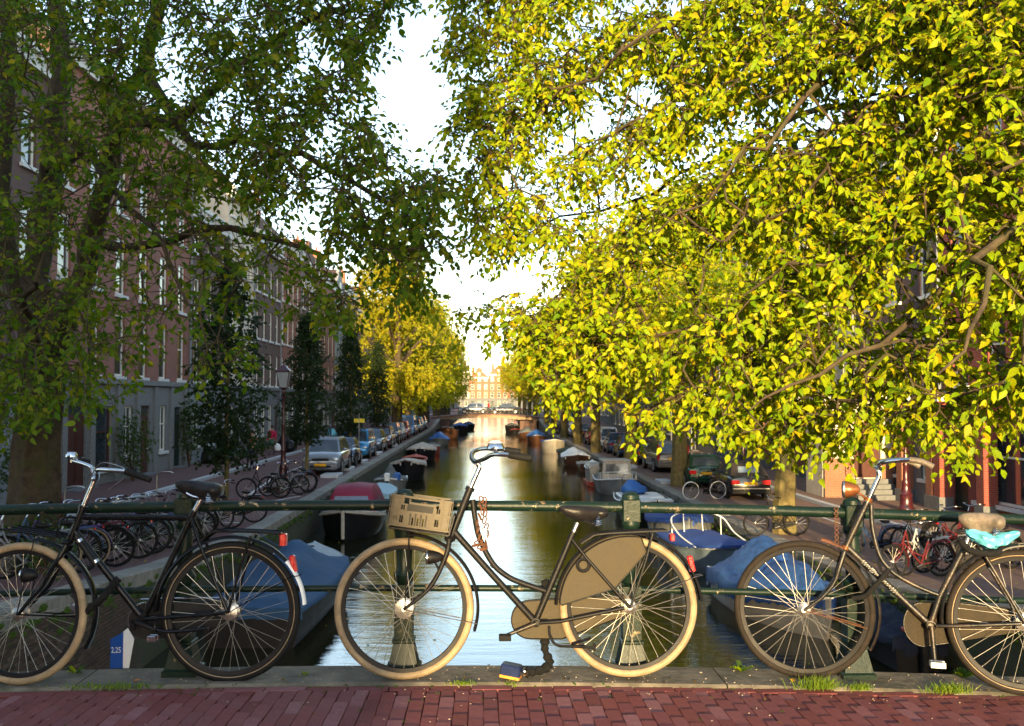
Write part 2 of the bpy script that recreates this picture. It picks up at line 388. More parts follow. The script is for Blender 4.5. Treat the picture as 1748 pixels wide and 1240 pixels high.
# ------------------------------------------------------------------ heights
WZ=-3.05; XL=-5.65; XR=7.85; FL=-14.7; FR=16.0; YB=5.38
def itp(t,y): return float(np.interp(y,[a for a,b in t],[b for a,b in t]))
HL=[(-40,-.45),(5.4,-.45),(11.8,-1.1),(14.3,-1.28),(18.6,-1.6),(23,-1.85),(27,-1.94),(116,-1.94),(137,-1.15),(147,-1.15),(168,-1.94),(500,-1.94)]
HR=[(-40,-.5),(5.4,-.5),(12,-1.35),(18,-2.1),(22,-2.33),(30,-2.45),(116,-2.45),(137,-1.15),(147,-1.15),(168,-2.45),(500,-2.45)]
hl=lambda y:itp(HL,y)
hr=lambda y:itp(HR,y)
def zd(x): return -.0065*(x+.8)**2
YS=[-40,-10,0,5.38]+[5.38+1.3*i for i in range(1,18)]+[29,32,40,60,90,116,120,125,130,137,142,147,152,158,168,200,300,400]
def strip(name,x0,x1,dz,h,mt,ys=YS,x2=None):
    m=MB(); n=len(ys); v=[]
    for y in ys: v+=[(x0,y,h(y)+dz),(x1,y,h(y)+dz)]
    m.add(v,[(2*i,2*i+1,2*i+3,2*i+2) for i in range(n-1)])
    o=m.build(name,mt); tag(o,kind='structure'); return o
# ground, water
g=MB(); g.add([(-900,-300,-3.7),(900,-300,-3.7),(900,2500,-3.7),(-900,2500,-3.7)],[(0,1,2,3)]); tag(g.build('ground',M['grit']),kind='structure')
g=MB(); g.add([(XL-.3,-60,WZ),(XR+.3,-60,WZ),(XR+.3,396,WZ),(XL-.3,396,WZ)],[(0,1,2,3)]); tag(g.build('canal_water',M['water']),kind='structure')
# streets
YQ=[y for y in YS if y>=5.38]
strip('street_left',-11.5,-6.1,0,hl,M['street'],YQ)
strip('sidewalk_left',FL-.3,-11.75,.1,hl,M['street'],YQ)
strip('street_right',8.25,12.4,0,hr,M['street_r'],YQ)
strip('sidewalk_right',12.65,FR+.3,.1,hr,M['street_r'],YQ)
for nm,xa,xb,h in (('kerb_left',-11.75,-11.5,hl),('kerb_right',12.4,12.65,hr)):
    m=MB(); rings=[]
    for y in YQ: rings.append([(xa,y,h(y)-.1),(xb,y,h(y)-.1),(xb,y,h(y)+.12),(xa,y,h(y)+.12)])
    m.loft(rings); tag(m.build(nm,M['slab']),kind='structure')
# quay walls and coping slabs
def quay(side):
    X,h,sg=(XL,hl,-1) if side=='left' else (XR,hr,1)
    m=MB(); rings=[]
    for y in YQ: rings.append([(X,y,-3.6),(X,y,h(y)-.2),(X+sg*.45,y,h(y)-.2),(X+sg*.45,y,-3.6)])
    m.loft(rings); o=m.build('quay_wall_'+side,M['quay']); tag(o,kind='structure')
    sl=MB().bbox(-.235,.235,.006,1.194,-.2,.03,.02).mesh('coping',M['coping'])
    y=5.42; k=0; far=MB()
    while y<200:
        a=math.atan((h(y+1.2)-h(y))/1.2)
        T=Matrix.Translation((X+sg*.215,y,h(y)))@Matrix.Rotation(a,4,'X')
        if k<110:
            c=link('coping_stone',sl,o); c.matrix_local=T@Matrix.Rotation(R(random.uniform(-.5,.5)),4,'Y')
            c.location.z+=random.uniform(-.008,.008)
        else:
            n0=len(far.V); far.bbox(-.235,.235,.006,1.194,-.2,.03,.02,T)
        y+=1.2; k+=1
    tag(far.build('coping_row',M['coping'],o),kind='stuff')
    ms=MB()   # moss cushions clinging under the coping
    for i in range(260):
        yy=8+(i/520)**1.6*110; r=random.uniform(.03,.11); zz=h(yy)-random.choice([.05,.2,.22,.3,.4])-random.random()*.1
        ms.ell((X-sg*.01*(1 if zz<h(yy)-.2 else 1.2),yy,zz),(.025+r*.2,r*1.6,r*.7),6,4)
    tag(ms.build('moss',M['moss'],o,True),kind='stuff')
    return o
ql=quay('left'); qr=quay('right')
# bricks standing proud on the near left wall
bm=MB().bbox(-.012,.03,.006,.194,.005,.055,.006).mesh('quay_brick',M['qbrick'])
cnt=0; rest=MB()
for row in range(31):
    for k in range(26):
        y=11.3+k*.2+(.1 if row%2 else 0); z=WZ+.02+row*.06
        if z>hl(y)-.27: continue
        if y<14.8 and z>WZ+.45 and cnt<300:
            b=link('brick',bm,ql,(XL,y,z)); b.location.x+=random.uniform(-.004,.008); cnt+=1
        else: rest.box(XL-.01,XL+.028+random.uniform(0,.006),y+.006,y+.194,z+.005,z+.055)
tag(rest.build('wall_bricks',M['qbrick'],ql),kind='stuff')
# parking bay lines
def line(x0,y0,x1,y1,wd,h,nm='road_marking'):
    d=Vector((x1-x0,y1-y0,0)).normalized(); p=Vector((-d.y,d.x,0))*wd/2; v=[]
    for x,y in ((x0,y0),(x1,y1)):
        for s in (1,-1): v.append((x+p.x*s,y+p.y*s,h(y)+.006))
    tag(MB().add(v,[(0,1,3,2)]).build(nm,M['line']),kind='structure')
line(-8.2,35.6,-6.3,35.6,.12,hl); line(-8.2,35.6,-8.9,43,.12,hl); line(-8.2,29.5,-6.3,35.0,.12,hl); line(-7.9,27.6,-7.9,30.6,.3,hl); line(-7.9,27.5,-6.5,27.5,.12,hl); line(-9.0,44,-9.0,110,.1,hl)
line(11.2,30,11.2,110,.1,hr)
for y0,h,x0,x1 in [(47.2,hl,-6.7,-6.15),(52.8,hl,-6.7,-6.15),(61,hl,-6.7,-6.15),(72,hl,-6.7,-6.15),(45.5,hr,8.2,8.8),(56,hr,8.2,8.8),(43,hl,-6.9,-6.15)]:
    t=MB().bbox(x0,x1,y0,y0+1.6,h(y0),h(y0)+.14,.02).build('kerb_block',M['slab']); tag(t,'low pale concrete parking block on the quay %s'%{47.2:'beside the small dark blue car',52.8:'beside the bright blue car',61:'next to the dark estate car',72:'by the black off-roader',45.5:'behind the green hatchback',56:'near the brown soft-top car',43:'in front of the silver car'}[y0],'kerb block',group='pale parking blocks on the quay edges')
# far canal bridge
fb=thing('canal_bridge','low arched brick and stone canal bridge in the distance with cars on it','bridge',(0,137.2,0))
def zb(x): return -.55-.6*((x-.6)/8.5)**2
m=MB(); rings=[]
for i in range(21):
    x=-9+20*i/20
    if x<-4.3 or x>5.3: u=zb(x)-.5
    else: u=min(zb(x)-.38, -1.03-.33*abs((x-.5)/4.8)**2.2)
    rings.append([(x,0,u),(x,8.6,u),(x,8.6,zb(x)-.12),(x,0,zb(x)-.12)])
m.loft(rings); m.build('span',M['plas'] if 0 else pm('bridge_stone',(.28,.2,.13),.85,0,.3,4,.3),fb)
m=MB(); m.loft([[(x,-.12,zb(x)-.12),(x,8.72,zb(x)-.12),(x,8.72,zb(x)+.04),(x,-.12,zb(x)+.04)] for x in np.linspace(-9,11,21)]); m.build('deck',M['street_r'],fb)
for a,b in ((-6.3,-4.3),(5.3,7.6)):
    MB().box(a,b,-.05,8.6,-3.7,zb(b)-.5).build('abutment',M['b4'],fb)
def lowfence(x0,x1,y,par):
    m=MB(); pts=[(x,y,zb(x)+.9) for x in np.linspace(x0,x1,12)]; m.tube(pts,.03,5); m.tube([(p[0],p[1],p[2]-.4) for p in pts],.02,5); m.build('handrail',M['rail'],par)
    pmh=MB().tube([(0,0,0),(0,0,.92)],.05,6).mesh('post',M['rail'])
    for x in np.linspace(x0,x1,11): link('post',pmh,par,(x,y,zb(x)))
fr=thing('bridge_railing','dark green railing along the near side of the distant bridge','railing',(0,137.2,0)); lowfence(-6,8,.05,fr)
fr=thing('bridge_railing','dark green railing along the far side of the distant bridge','railing',(0,137.2,0)); lowfence(-6,8,8.5,fr)
# ------------------------------------------------------------------ near bridge
deck=MB(); rings=[]
for x in np.linspace(-16,17,34):
    z=max(zd(x),-.5); rings.append([(x,-4,-.62+z),(x,YB-.02,-.62+z),(x,YB-.02,z-.1),(x,-4,z-.1)])
deck.loft(rings); dk=tag(deck.build('bridge_deck',M['sand']),kind='structure')
for i,(a,b) in enumerate([(-9,-5.3),(-5.3,-2.02),(-2.02,1.24),(1.24,4.6),(4.6,9)]):
    m=MB(); rings=[]
    for x in np.linspace(a+.004,b-.004,14):
        z=zd(x); rings.append([(x,5.035,z-.2),(x,5.035,z-.012),(x,5.05,z),(x,YB-.015,z),(x,YB,z-.012),(x,YB,z-.2)])
    m.loft(rings); m.build('kerb_stone',M['stone'],dk)
bk=MB().bbox(-.0335,.0335,-.0993,.0993,-.045,.0,.003).mesh('brick',M['clinker'])
def zpave(x,y): return zd(x)-.014+(5.03-y)*.035
cnt=0; rest=MB()
def putbrick(x,y,rz,near):
    global cnt
    z=zpave(x,y)+random.uniform(-.0025,.0025)
    T=Matrix.Translation((x,y,z))@Matrix.Rotation(rz+R(random.uniform(-.7,.7)),4,'Z')@Matrix.Rotation(R(random.uniform(-.5,.5)),4,'X')@Matrix.Rotation(R(random.uniform(-.8,.8)),4,'Y')
    if near and cnt<298:
        b=link('brick',bk,dk); b.matrix_local=T; cnt+=1
    else: rest.bbox(-.0335,.0335,-.0993,.0993,-.045,.0,.003,T)
x=-3.4
while x<3.6: putbrick(x,4.995,PI/2,abs(x)<2.75); x+=.203
x=-3.5; c=0
while x<3.8:
    off=(c*.37%1)*.2; y=4.86-off; xx=x
    if off>.05: pass
    while y>2.2:
        xs=x+ (4.9-y)*0.0
        vis=(y>4.12) and abs(x-.1)<.27+ y*.53
        putbrick(xs+random.uniform(-.002,.002),y,0,vis); y-=.202
    if off>.06:   # cut brick that closes the course
        L=off-.006; T=Matrix.Translation((x,4.958-off/2,zpave(x,4.95)))
        rest.bbox(-.0325,.0325,-L/2,L/2,-.045,.0,.004,T)
    x+=.0695+random.uniform(-.0008,.0008); c+=1
tag(rest.build('paving_bricks',M['clinker'],dk),kind='stuff')
print('deck bricks',cnt)
# ------------------------------------------------------------------ houses
_win={}
def winmesh(w_,h_,st):
    k=(round(w_,2),round(h_,2),st)
    if k in _win: return _win[k]
    t=.085; m=MB(); mt=M['wframe'] if st!='brown' else M['door']
    m.box(-w_/2,-w_/2+t,0,.07,0,h_); m.box(w_/2-t,w_/2,0,.07,0,h_)
    m.box(-w_/2+t,w_/2-t,0,.07,0,t); m.box(-w_/2+t,w_/2-t,0,.07,h_-t,h_)
    zr=h_*.58; m.box(-w_/2+t,w_/2-t,.005,.065,zr,zr+.06)
    if st=='cross': m.box(-.025,.025,.012,.06,t,zr); m.box(-.025,.025,.012,.06,zr+.06,h_-t)
    fm=m.mesh('window',mt)
    p=MB().add([(-w_/2+t,.04,t),(w_/2-t,.04,t),(w_/2-t,.04,h_-t),(-w_/2+t,.04,h_-t)],[(0,1,2,3)]).mesh('pane',M['glass'])
    s=MB().box(-w_/2-.1,w_/2+.1,-.2,.06,-.13,-.005).mesh('sill',M['sill'])
    _win[k]=(fm,p,s); return _win[k]
def window(root,x,z,w_,h_,st='plain',sill=True,y=.09):
    f,p,s=winmesh(w_,h_,st); o=link('window',f,root,(x,y,z)); link('pane',p,o,(0,0,0))
    if sill: link('sill',s,o,(0,0,0))
def holes_wall(x0,x1,z0,z1,rects,rev=.16):
    m=MB(); xs=sorted({x0,x1}|{r[0] for r in rects}|{r[1] for r in rects}); zs=sorted({z0,z1}|{r[2] for r in rects}|{r[3] for r in rects})
    for i in range(len(xs)-1):
        for j in range(len(zs)-1):
            cx,cz=(xs[i]+xs[i+1])/2,(zs[j]+zs[j+1])/2
            if any(r[0]<cx<r[1] and r[2]<cz<r[3] for r in rects): continue
            m.add([(xs[i],0,zs[j]),(xs[i+1],0,zs[j]),(xs[i+1],0,zs[j+1]),(xs[i],0,zs[j+1])],[(0,1,2,3)])
    for a,b,c,d in rects:
        m.add([(a,0,c),(b,0,c),(b,0,d),(a,0,d),(a,rev,c),(b,rev,c),(b,rev,d),(a,rev,d)],[(0,4,5,1),(1,5,6,2),(2,6,7,3),(3,7,4,0),(4,7,6,5)])
    return m
def house(side,Y0,Y1,H,wall,label,floors=3,bays=3,fh=3.3,ww=1.05,wh=2.15,gf='plain',gfh=4.1,roof='flat',gfm='plinth',st='plain',depth=9,pos=None,rz=None,cor='sill',far=False,first=None):
    W=Y1-Y0
    if pos is None:
        if side=='L': base=(FL,Y0,hl((Y0+Y1)/2)+.1); rz=PI/2
        else: base=(FR,Y1,hr((Y0+Y1)/2)+.1); rz=-PI/2
    else: base=pos
    rt=thing('canal_house',label,'house',base,rz)
    wx=[W*(i+.5)/bays for i in range(bays)]
    rects=[]
    z=gfh+.12 if first is None else first
    zs=[]
    for k in range(floors):
        h_=wh*(1-.07*k); zs.append((z,h_)); z+=fh
        for x in wx: rects.append((x-ww/2,x+ww/2,zs[-1][0],zs[-1][0]+h_))
    m=holes_wall(0,W,gfh,H,rects); m.build('wall',M[wall],rt)
    b=MB(); b.box(0,W,.2,depth,-.6,H-.02)
    b.add([(0,0,gfh),(0,.2,gfh),(0,.2,H),(0,0,H),(W,0,gfh),(W,.2,gfh),(W,.2,H),(W,0,H)],[(0,1,2,3),(4,7,6,5),(3,2,6,7)]); b.build('side_wall',M['b4'] if wall!='plas' else M['plas'],rt)
    for (zz,h_) in zs:
        for x in wx: window(rt,x,zz,ww,h_,st,not far)
    # ground floor
    op=[]
    if gf=='first':
        op=[('d',.0,.0)]
        op=[('door',1.9,3.6,.05,3.1),('bw',4.5,6.1,.55,3.0),('win',7.5,8.5,.9,3.0),('door',9.5,10.7,.05,3.0),('win',12.0,13.0,.9,3.0),('doorg',14.2,15.3,.05,2.9)]
    elif gf=='plain':
        n=max(2,bays); 
        for i in range(n):
            x=W*(i+.5)/n
            if i==(n-1 if side=='L' else 0): op.append(('door' if (int(W*7)%2) else 'doorg',x-.55,x+.55,.05,2.9))
            else: op.append(('win',x-.6,x+.6,.9,2.9))
    elif gf=='shop':
        op=[('doorg',.5,1.6,.05,2.8),('shop',2.1,W-.6,.5,3.0)]
    gm=holes_wall(0,W,-.5,gfh,[(a,b_,c,d) for _,a,b_,c,d in op],.22); gm.build('ground_floor',M[gfm],rt)
    for t,a,b_,c,d in op:
        if t in('win',): window(rt,(a+b_)/2,c,b_-a,d-c,'cross')
        elif t in('bw','shop'): window(rt,(a+b_)/2,c,b_-a,d-c,'brown' if t=='bw' else 'cross')
        else:
            mt=M['door'] if t=='door' else M['doorg']; mm=MB(); wd=b_-a
            mm.box(a,b_,.12,.17,c,d)
            nl=2 if wd>1.4 else 1
            for q in range(nl):
                xa=a+wd*q/nl; xb=a+wd*(q+1)/nl
                mm.box(xa+.03,xb-.03,.09,.121,c+.05,d-.45)
                for (p0,p1) in ((.12,.42),(.46,.9)):
                    zz0=c+(d-.45-c)*p0; zz1=c+(d-.45-c)*p1; mm.box(xa+.15,xb-.15,.07,.092,zz0,zz1)
            do=mm.build('door',mt,rt); 
            MB().add([(a+.1,.115,d-.38),(b_-.1,.115,d-.38),(b_-.1,.115,d-.08),(a+.1,.115,d-.08)],[(0,1,2,3)]).build('fanlight',M['glass'],do)
            MB().ell((b_-.2,.05,c+1.05),(.04,.04,.04),6,4).build('handle',M['steel'],do)
            MB().box(a-.15,b_+.15,-.45,.1,-.3,c-.01).build('doorstep',M['plinth'],rt)
    MB().box(-.0,W,-.14,.0,gfh-.22,gfh-.003).build('string_course',M['plinth'] if gfm!='wood' else M['wood'],rt)
    if gf=='first':
        pl=MB().box(-.19,.19,-.1,.0,-.3,gfh-.26).mesh('pilaster',M['wood'])
        for x in (1.5,4.0,6.7,9.0,11.3,13.6,15.8): link('pilaster',pl,rt,(x,0,0))
    # top
    if roof!='none':
        MB().box(-.02,W+.02,-.38,.05,H-.1,H+.12).box(0,W,-.2,0,H-.55,H-.1).build('cornice',M[cor],rt)
        dn=MB().box(-.09,.09,-.33,-.2,H-.32,H-.1).mesh('bracket',M[cor])
        if not far:
            for i in range(int(W/.7)): link('bracket',dn,rt,(.35+i*.7,0,0))
    r=MB()
    if roof=='flat':
        r.add([(0,.05,H),(W,.05,H),(W,2.6,H+2.6),(0,2.6,H+2.6),(0,depth,H+2.6),(W,depth,H+2.6),(0,depth,H),(W,depth,H)],[(0,1,2,3),(3,2,5,4),(0,3,4,6),(1,7,5,2),(4,5,7,6)])
        ro=r.build('roof',M['tile'],rt)
    else:
        pk=H+3.4
        r.add([(0,.3,H),(W/2,.3,pk),(W,.3,H),(0,depth,H),(W/2,depth,pk),(W,depth,H)],[(0,1,4,3),(1,2,5,4),(3,4,5)]); ro=r.build('roof',M['tile'],rt)
        if roof=='neck': pr=[(0,H),(W,H),(W*.97,H+.5),(W*.72,H+1.4),(W*.66,H+2.2),(W*.66,H+3.4),(W*.5,H+4.1),(W*.34,H+3.4),(W*.34,H+2.2),(W*.28,H+1.4),(W*.03,H+.5)]
        elif roof=='step': pr=[(0,H),(W,H),(W,H+.8),(W*.85,H+.8),(W*.85,H+1.7),(W*.7,H+1.7),(W*.7,H+2.7),(W*.58,H+2.7),(W*.58,H+3.8),(W*.42,H+3.8),(W*.42,H+2.7),(W*.3,H+2.7),(W*.3,H+1.7),(W*.15,H+1.7),(W*.15,H+.8),(0,H+.8)]
        else: pr=[(0,H),(W,H),(W,H+.4),(W/2,H+3.9),(0,H+.4)]
        MB().prism(pr,-.02,.28).build('gable',M[wall],rt); window(rt,W/2,H+.7,.9,1.3,'plain',False,-.09)
    ch=MB(); cx=W*random.choice([.2,.8]); ch.box(cx-.5,cx+.5,3,3.8,H+.6,H+4.2).box(cx-.56,cx+.56,2.94,3.86,H+4.2,H+4.35)
    for q in (-.25,.25): ch.lathe([(.1,H+4.35),(.09,H+4.8)],(cx+q,3.4,0),7)
    ch.build('chimney',M['b3'] if wall!='plas' else M['b4'],ro)
    if not far: MB().tube([(W-.12,-.1,-.3),(W-.12,-.1,H-.5)],.05,6).build('drainpipe',M['plasg'],rt)
    return rt
LH=[('b2',19,34,14.6,'dark brick house at the left edge behind the biggest tree trunk',3,5,dict(gf='plain',gfm='plasg')),
 ('b1',34,50.5,13.9+1.94,'red-brown brick corner house with grey wooden shopfront and dark red doors',3,6,dict(gf='first',gfm='wood',ww=1.1,wh=2.5)),
 ('b2',50.5,58,13.1,'dark brown brick house right of the grey wooden shopfront house',3,3,dict(gf='plain',gfm='plasg')),
 ('plas',58,64.5,15.6,'tall cream plastered house rising above its dark brick neighbours on the left quay',4,3,dict(st='cross')),
 ('b4',64.5,73,14.2,'brown brick house with cream windows beyond the tall cream house',4,4,dict(fh=3.1)),
 ('b1',73,81,15.0,'red-brown brick house behind the third small dark tree',4,4,dict(fh=3.2)),
 ('b2',81,90,13.0,'dark brick house with a stepped gable on the left quay',4,3,dict(roof='step')),
 ('b1',90,100,14.6,'wide red-brown brick house halfway down the left quay',4,4,dict()),
 ('plasg',100,107,13.4,'grey plastered house with a pointed gable down the left quay',3,3,dict(roof='gable')),
 ('b4',107,118,15.2,'brown brick house with orange-lit chimneys far down the left quay',4,4,dict()),
 ('b3',118,127,13.6,'orange brick house near the left end of the distant bridge',3,3,dict(roof='neck')),
 ('b2',127,138,15.0,'dark brick corner house at the left end of the distant bridge',4,3,dict())]
for wl,a,b,H,lb,fl,by,kw in LH: house('L',a,b,H,wl,lb,fl,by,far=(a>85),**kw)
RH=[('b5',16,24.5,14.0,'deep red brick house at the right edge behind the weathered black bicycle',3,4,dict(gf='shop',gfm='b5')),
 ('b5',24.5,34,14.5,'deep red brick house with orange-lit brick piers at street level',3,4,dict(gf='shop',gfm='b5')),
 ('b2',34,42,13.2,'dark brick house behind the maroon lamp post on the right quay',3,3,dict(gf='plain')),
 ('plas',42,49,12.6,'cream fronted house behind the trunk nearest the bridge on the right',3,3,dict(gfm='plas')),
 ('b2',49,58,14.5,'dark brick house with stone steps beside the parked grey off-roader',4,4,dict()),
 ('b1',58,66,13.5,'red-brown brick house behind the second right quay tree',3,3,dict()),
 ('b4',66,75,15.0,'brown brick house with white lintels behind the third right quay tree',4,4,dict()),
 ('plasg',75,83,13.0,'pale grey plastered house among the trees of the right quay',3,3,dict(roof='gable')),
 ('b2',83,96,15.0,'dark brick house behind the white round car on the right quay',4,4,dict()),
 ('b1',96,110,14.0,'long red-brown brick house far down the right quay',4,5,dict()),
 ('b4',110,124,15.0,'brown brick house close to the right end of the distant bridge',4,4,dict()),
 ('b3',124,138,13.5,'orange brick corner house at the right end of the distant bridge',3,4,dict(roof='neck'))]
for wl,a,b,H,lb,fl,by,kw in RH:
    rt=house('R',a,b,H,wl,lb,fl,by,far=(a>85),**kw)
    if a<50:
        W=b-a; n=int(W/2.4)
        pr=MB().box(-.24,.24,-.45,.0,.45,3.7).mesh('brick_pier',M['b5'] if wl=='b5' else M['b3']); ft=MB().box(-.29,.29,-.5,.0,-.4,.45).mesh('pier_base',M['plinth']); cp=MB().box(-.3,.3,-.52,.0,3.7,3.95).mesh('pier_capital',M['sill'])
        for i in range(n+1):
            o=link('brick_pier',pr,rt,(.3+i*(W-.6)/n,0,0)); link('pier_base',ft,o); link('pier_capital',cp,o)
    elif a<60:
        s=MB()
        for q in range(5): s.box(2,5,-1.6+q*.3,-.01,-.1+q*.17,.07+q*.17)
        s.build('steps',M['plinth'],rt)
# houses beyond the far bridge
pool=['b4','b1','b3','b2','plas']
k=0
for y in range(150,372,20):
    for s in 'LR':
        H=12+((k*37)%5); nth=['first','second','third','fourth','fifth','sixth','seventh','eighth','ninth','tenth','eleventh','twelfth'][(y-150)//20]
        house(s,y,y+18.5,H,pool[k%5],'%s on the %s quay, %s block beyond the distant bridge'%({'b4':'brown brick house','b1':'red-brown brick house','b3':'orange brick house','b2':'dark brick house','plas':'cream plastered house'}[pool[k%5]],'left' if s=='L' else 'right',nth),3,4,far=True,roof=['flat','gable'][k%2]); k+=1
EH=[('b3','neck','sunlit orange brick house with a curved neck gable closing the far end of the canal',8),('b3','gable','sunlit orange house with a pointed gable at the canal end, right of the neck gable',8),('plas','flat','sunlit cream house left of the neck gable at the far end of the canal',8),('b1','step','sunlit red house with a stepped gable at the far right end of the canal',8),('plas','gable','sunlit cream gabled house at the far end of the canal behind the left trees',8),('b3','flat','sunlit orange flat-topped house at the far right behind the trees',8)]
for i,(wl,rf,lb,W) in enumerate(EH):
    x=[-5,3,-13,11,-21,19][i]
    house('E',0,W,12.5+(i%3)*1.2,wl,lb,3,3,wh=2.4,ww=1.3,far=True,roof=rf,pos=(x,404,-2),rz=0,st='cross')
tag(MB().box(-60,60,392,404,-3.6,-2).build('far_street',M['street_r']),kind='structure')
# unseen block added behind the bridge (end of script) to keep the left half in shade
# ------------------------------------------------------------------ trees
def inpoly(px,py,poly):
    n=len(poly); ins=np.zeros(len(px),bool); j=n-1
    for i in range(n):
        xi,yi=poly[i]; xj,yj=poly[j]
        c=((yi>py)!=(yj>py))&(px<(xj-xi)*(py-yi)/(yj-yi+1e-12)+xi); ins^=c; j=i
    return ins
# leaf template: 8 vertices, folded along the midrib, pointed tip, short stalk end
def leaf_template():
    v=np.array([(0,0,0),(.25,.20,.05),(.28,.52,.07),(0,1.08,-.08),(-.28,.52,.07),(-.25,.20,.05),(0,.28,0),(0,.6,.0)],float)
    f=[(0,1,6),(1,2,7,6),(2,3,7),(0,6,5),(6,7,4,5),(7,3,4)]
    return v,f
LV,LF=leaf_template()
QV=np.array([(0,0,0),(.42,.45,.08),(0,1,0),(-.42,.45,-.05)],float)
def fast_mesh(name,V,faces_flat,loops_per,mt):
    me=bpy.data.meshes.new(name); nf=len(loops_per)
    me.vertices.add(len(V)); me.vertices.foreach_set('co',V.astype(np.float32).ravel())
    me.loops.add(len(faces_flat)); me.loops.foreach_set('vertex_index',faces_flat.astype(np.int32))
    me.polygons.add(nf); st=np.concatenate([[0],np.cumsum(loops_per)[:-1]]).astype(np.int32)
    me.polygons.foreach_set('loop_start',st); me.polygons.foreach_set('loop_total',loops_per.astype(np.int32))
    me.update(calc_edges=True); me.validate(); me.materials.append(mt); return me
def basis(d,nrm):
    # y axis=d (leaf direction), z axis ~ nrm
    d=d/np.linalg.norm(d,axis=1,keepdims=True); x=np.cross(d,nrm); x/=np.linalg.norm(x,axis=1,keepdims=True)+1e-9; z=np.cross(x,d)
    return np.stack([x,d,z],axis=2)      # columns
def leaves_mesh(name,P,D,Nn,S,mt,detail=True):
    B=basis(D,Nn); T=LV if detail else QV
    n=len(P); k=len(T); TT=np.repeat(T[None],n,0); TT[:,:,2]*=rng.normal(1.2,1.2,n)[:,None]; TT[:,:,0]*=rng.uniform(.75,1.15,n)[:,None]
    V=np.einsum('nij,nkj->nki',B,TT)*S[:,None,None]+P[:,None,:]
    if detail:
        fl=np.array([i for f in LF for i in f]); lp=np.array([len(f) for f in LF])
    else: fl=np.array([0,1,2,3]); lp=np.array([4])
    F=(fl[None,:]+(np.arange(n)*k)[:,None]).ravel(); L=np.tile(lp,n)
    return fast_mesh(name,V.reshape(-1,3),F,L,mt)
def grow(pts,nodes,parents,wig=.12):
    """join every point to the nearest branch node; returns positions, parents (greedy, nearest to the limbs first)"""
    P=[np.array(p,float) for p in nodes]; par=list(parents); A=np.array(P)
    d0=np.array([np.min(np.linalg.norm(A-p,axis=1)) for p in pts]); order=np.argsort(d0); 
    cap=len(P)+len(pts)*6+10; buf=np.zeros((cap,3)); n=len(P); buf[:n]=A
    for i in order:
        p=pts[i]; dd=np.linalg.norm(buf[:n]-p,axis=1); j=int(np.argmin(dd)); d=dd[j]
        k=max(1,int(d/.45)); k=min(k,5); a=buf[j].copy(); prev=j
        for q in range(1,k+1):
            t=q/k; pos=a*(1-t)+p*t
            if q<k: pos=pos+rng.normal(0,wig*d/k*.6,3)+np.array([0,0,.12*d*math.sin(PI*t)])
            buf[n]=pos; par.append(prev); prev=n; n+=1
    return buf[:n],par
def branch_mesh(P,par,nroot,rtip,rexp,rmax_nodes,mb,n=5,minr=0.0,root_r=None):
    N_=len(P); cnt=np.zeros(N_); ch=[[] for _ in range(N_)]
    for i in range(N_-1,-1,-1):
        if par[i]>=0: ch[par[i]].append(i)
    for i in range(N_-1,-1,-1):
        if not ch[i]: cnt[i]=1
        if par[i]>=0: cnt[par[i]]+=cnt[i]
    r=rtip*cnt**rexp
    r=np.minimum(r,.011+.35*np.maximum(0,rtip))
    if root_r is not None:
        for i,v in root_r.items(): r[i]=v
    done=set()
    # chains
    def chain(start,par0):
        pts=[P[par0],P[start]] if par0>=0 else [P[start]]; rr=[min(r[par0],r[start]*1.3),r[start]] if par0>=0 else [r[start]]
        i=start; sub=[]
        while ch[i]:
            c=max(ch[i],key=lambda a:cnt[a]+ (1e6 if (a<nroot) else 0))
            for o in ch[i]:
                if o!=c: sub.append((o,i))
            pts.append(P[c]); rr.append(r[c]); i=c
        if len(pts)>1 and max(rr)>minr: mb.tube(pts,rr,n if max(rr)<.05 else n+3,cap=False)
        return sub
    st=[(0,-1)]
    while st:
        s,p=st.pop(); st+=chain(s,p)
def poly_nodes(limbs):
    """limbs: list of (parent_limb, parent_index, [points],[radii]); returns nodes, parents, radii"""
    nodes=[];par=[];rad={};idx=[]
    for (pl,pi,pts,rr) in limbs:
        ids=[]; prev=idx[pl][pi] if pl is not None else -1
        for q,(p,rv) in enumerate(zip(pts,rr)):
            nodes.append(np.array(p,float)); par.append(prev); prev=len(nodes)-1; rad[prev]=rv; ids.append(prev)
        idx.append(ids)
    return nodes,par,rad
def refine(pts,rr,wob=.05,k=3):
    P=[];Q=[]; CV=curve([Vector([float(c) for c in p]) for p in pts],k)
    for i in range(len(pts)-1):
        for q in range(k):
            t=q/k; a=np.array(CV[i*k+q])
            if q: a=a+rng.normal(0,wob,3)
            P.append(a); Q.append(rr[i]*(1-t)+rr[i+1]*t)
    P.append(np.array(pts[-1],float)); Q.append(rr[-1]); return P,Q
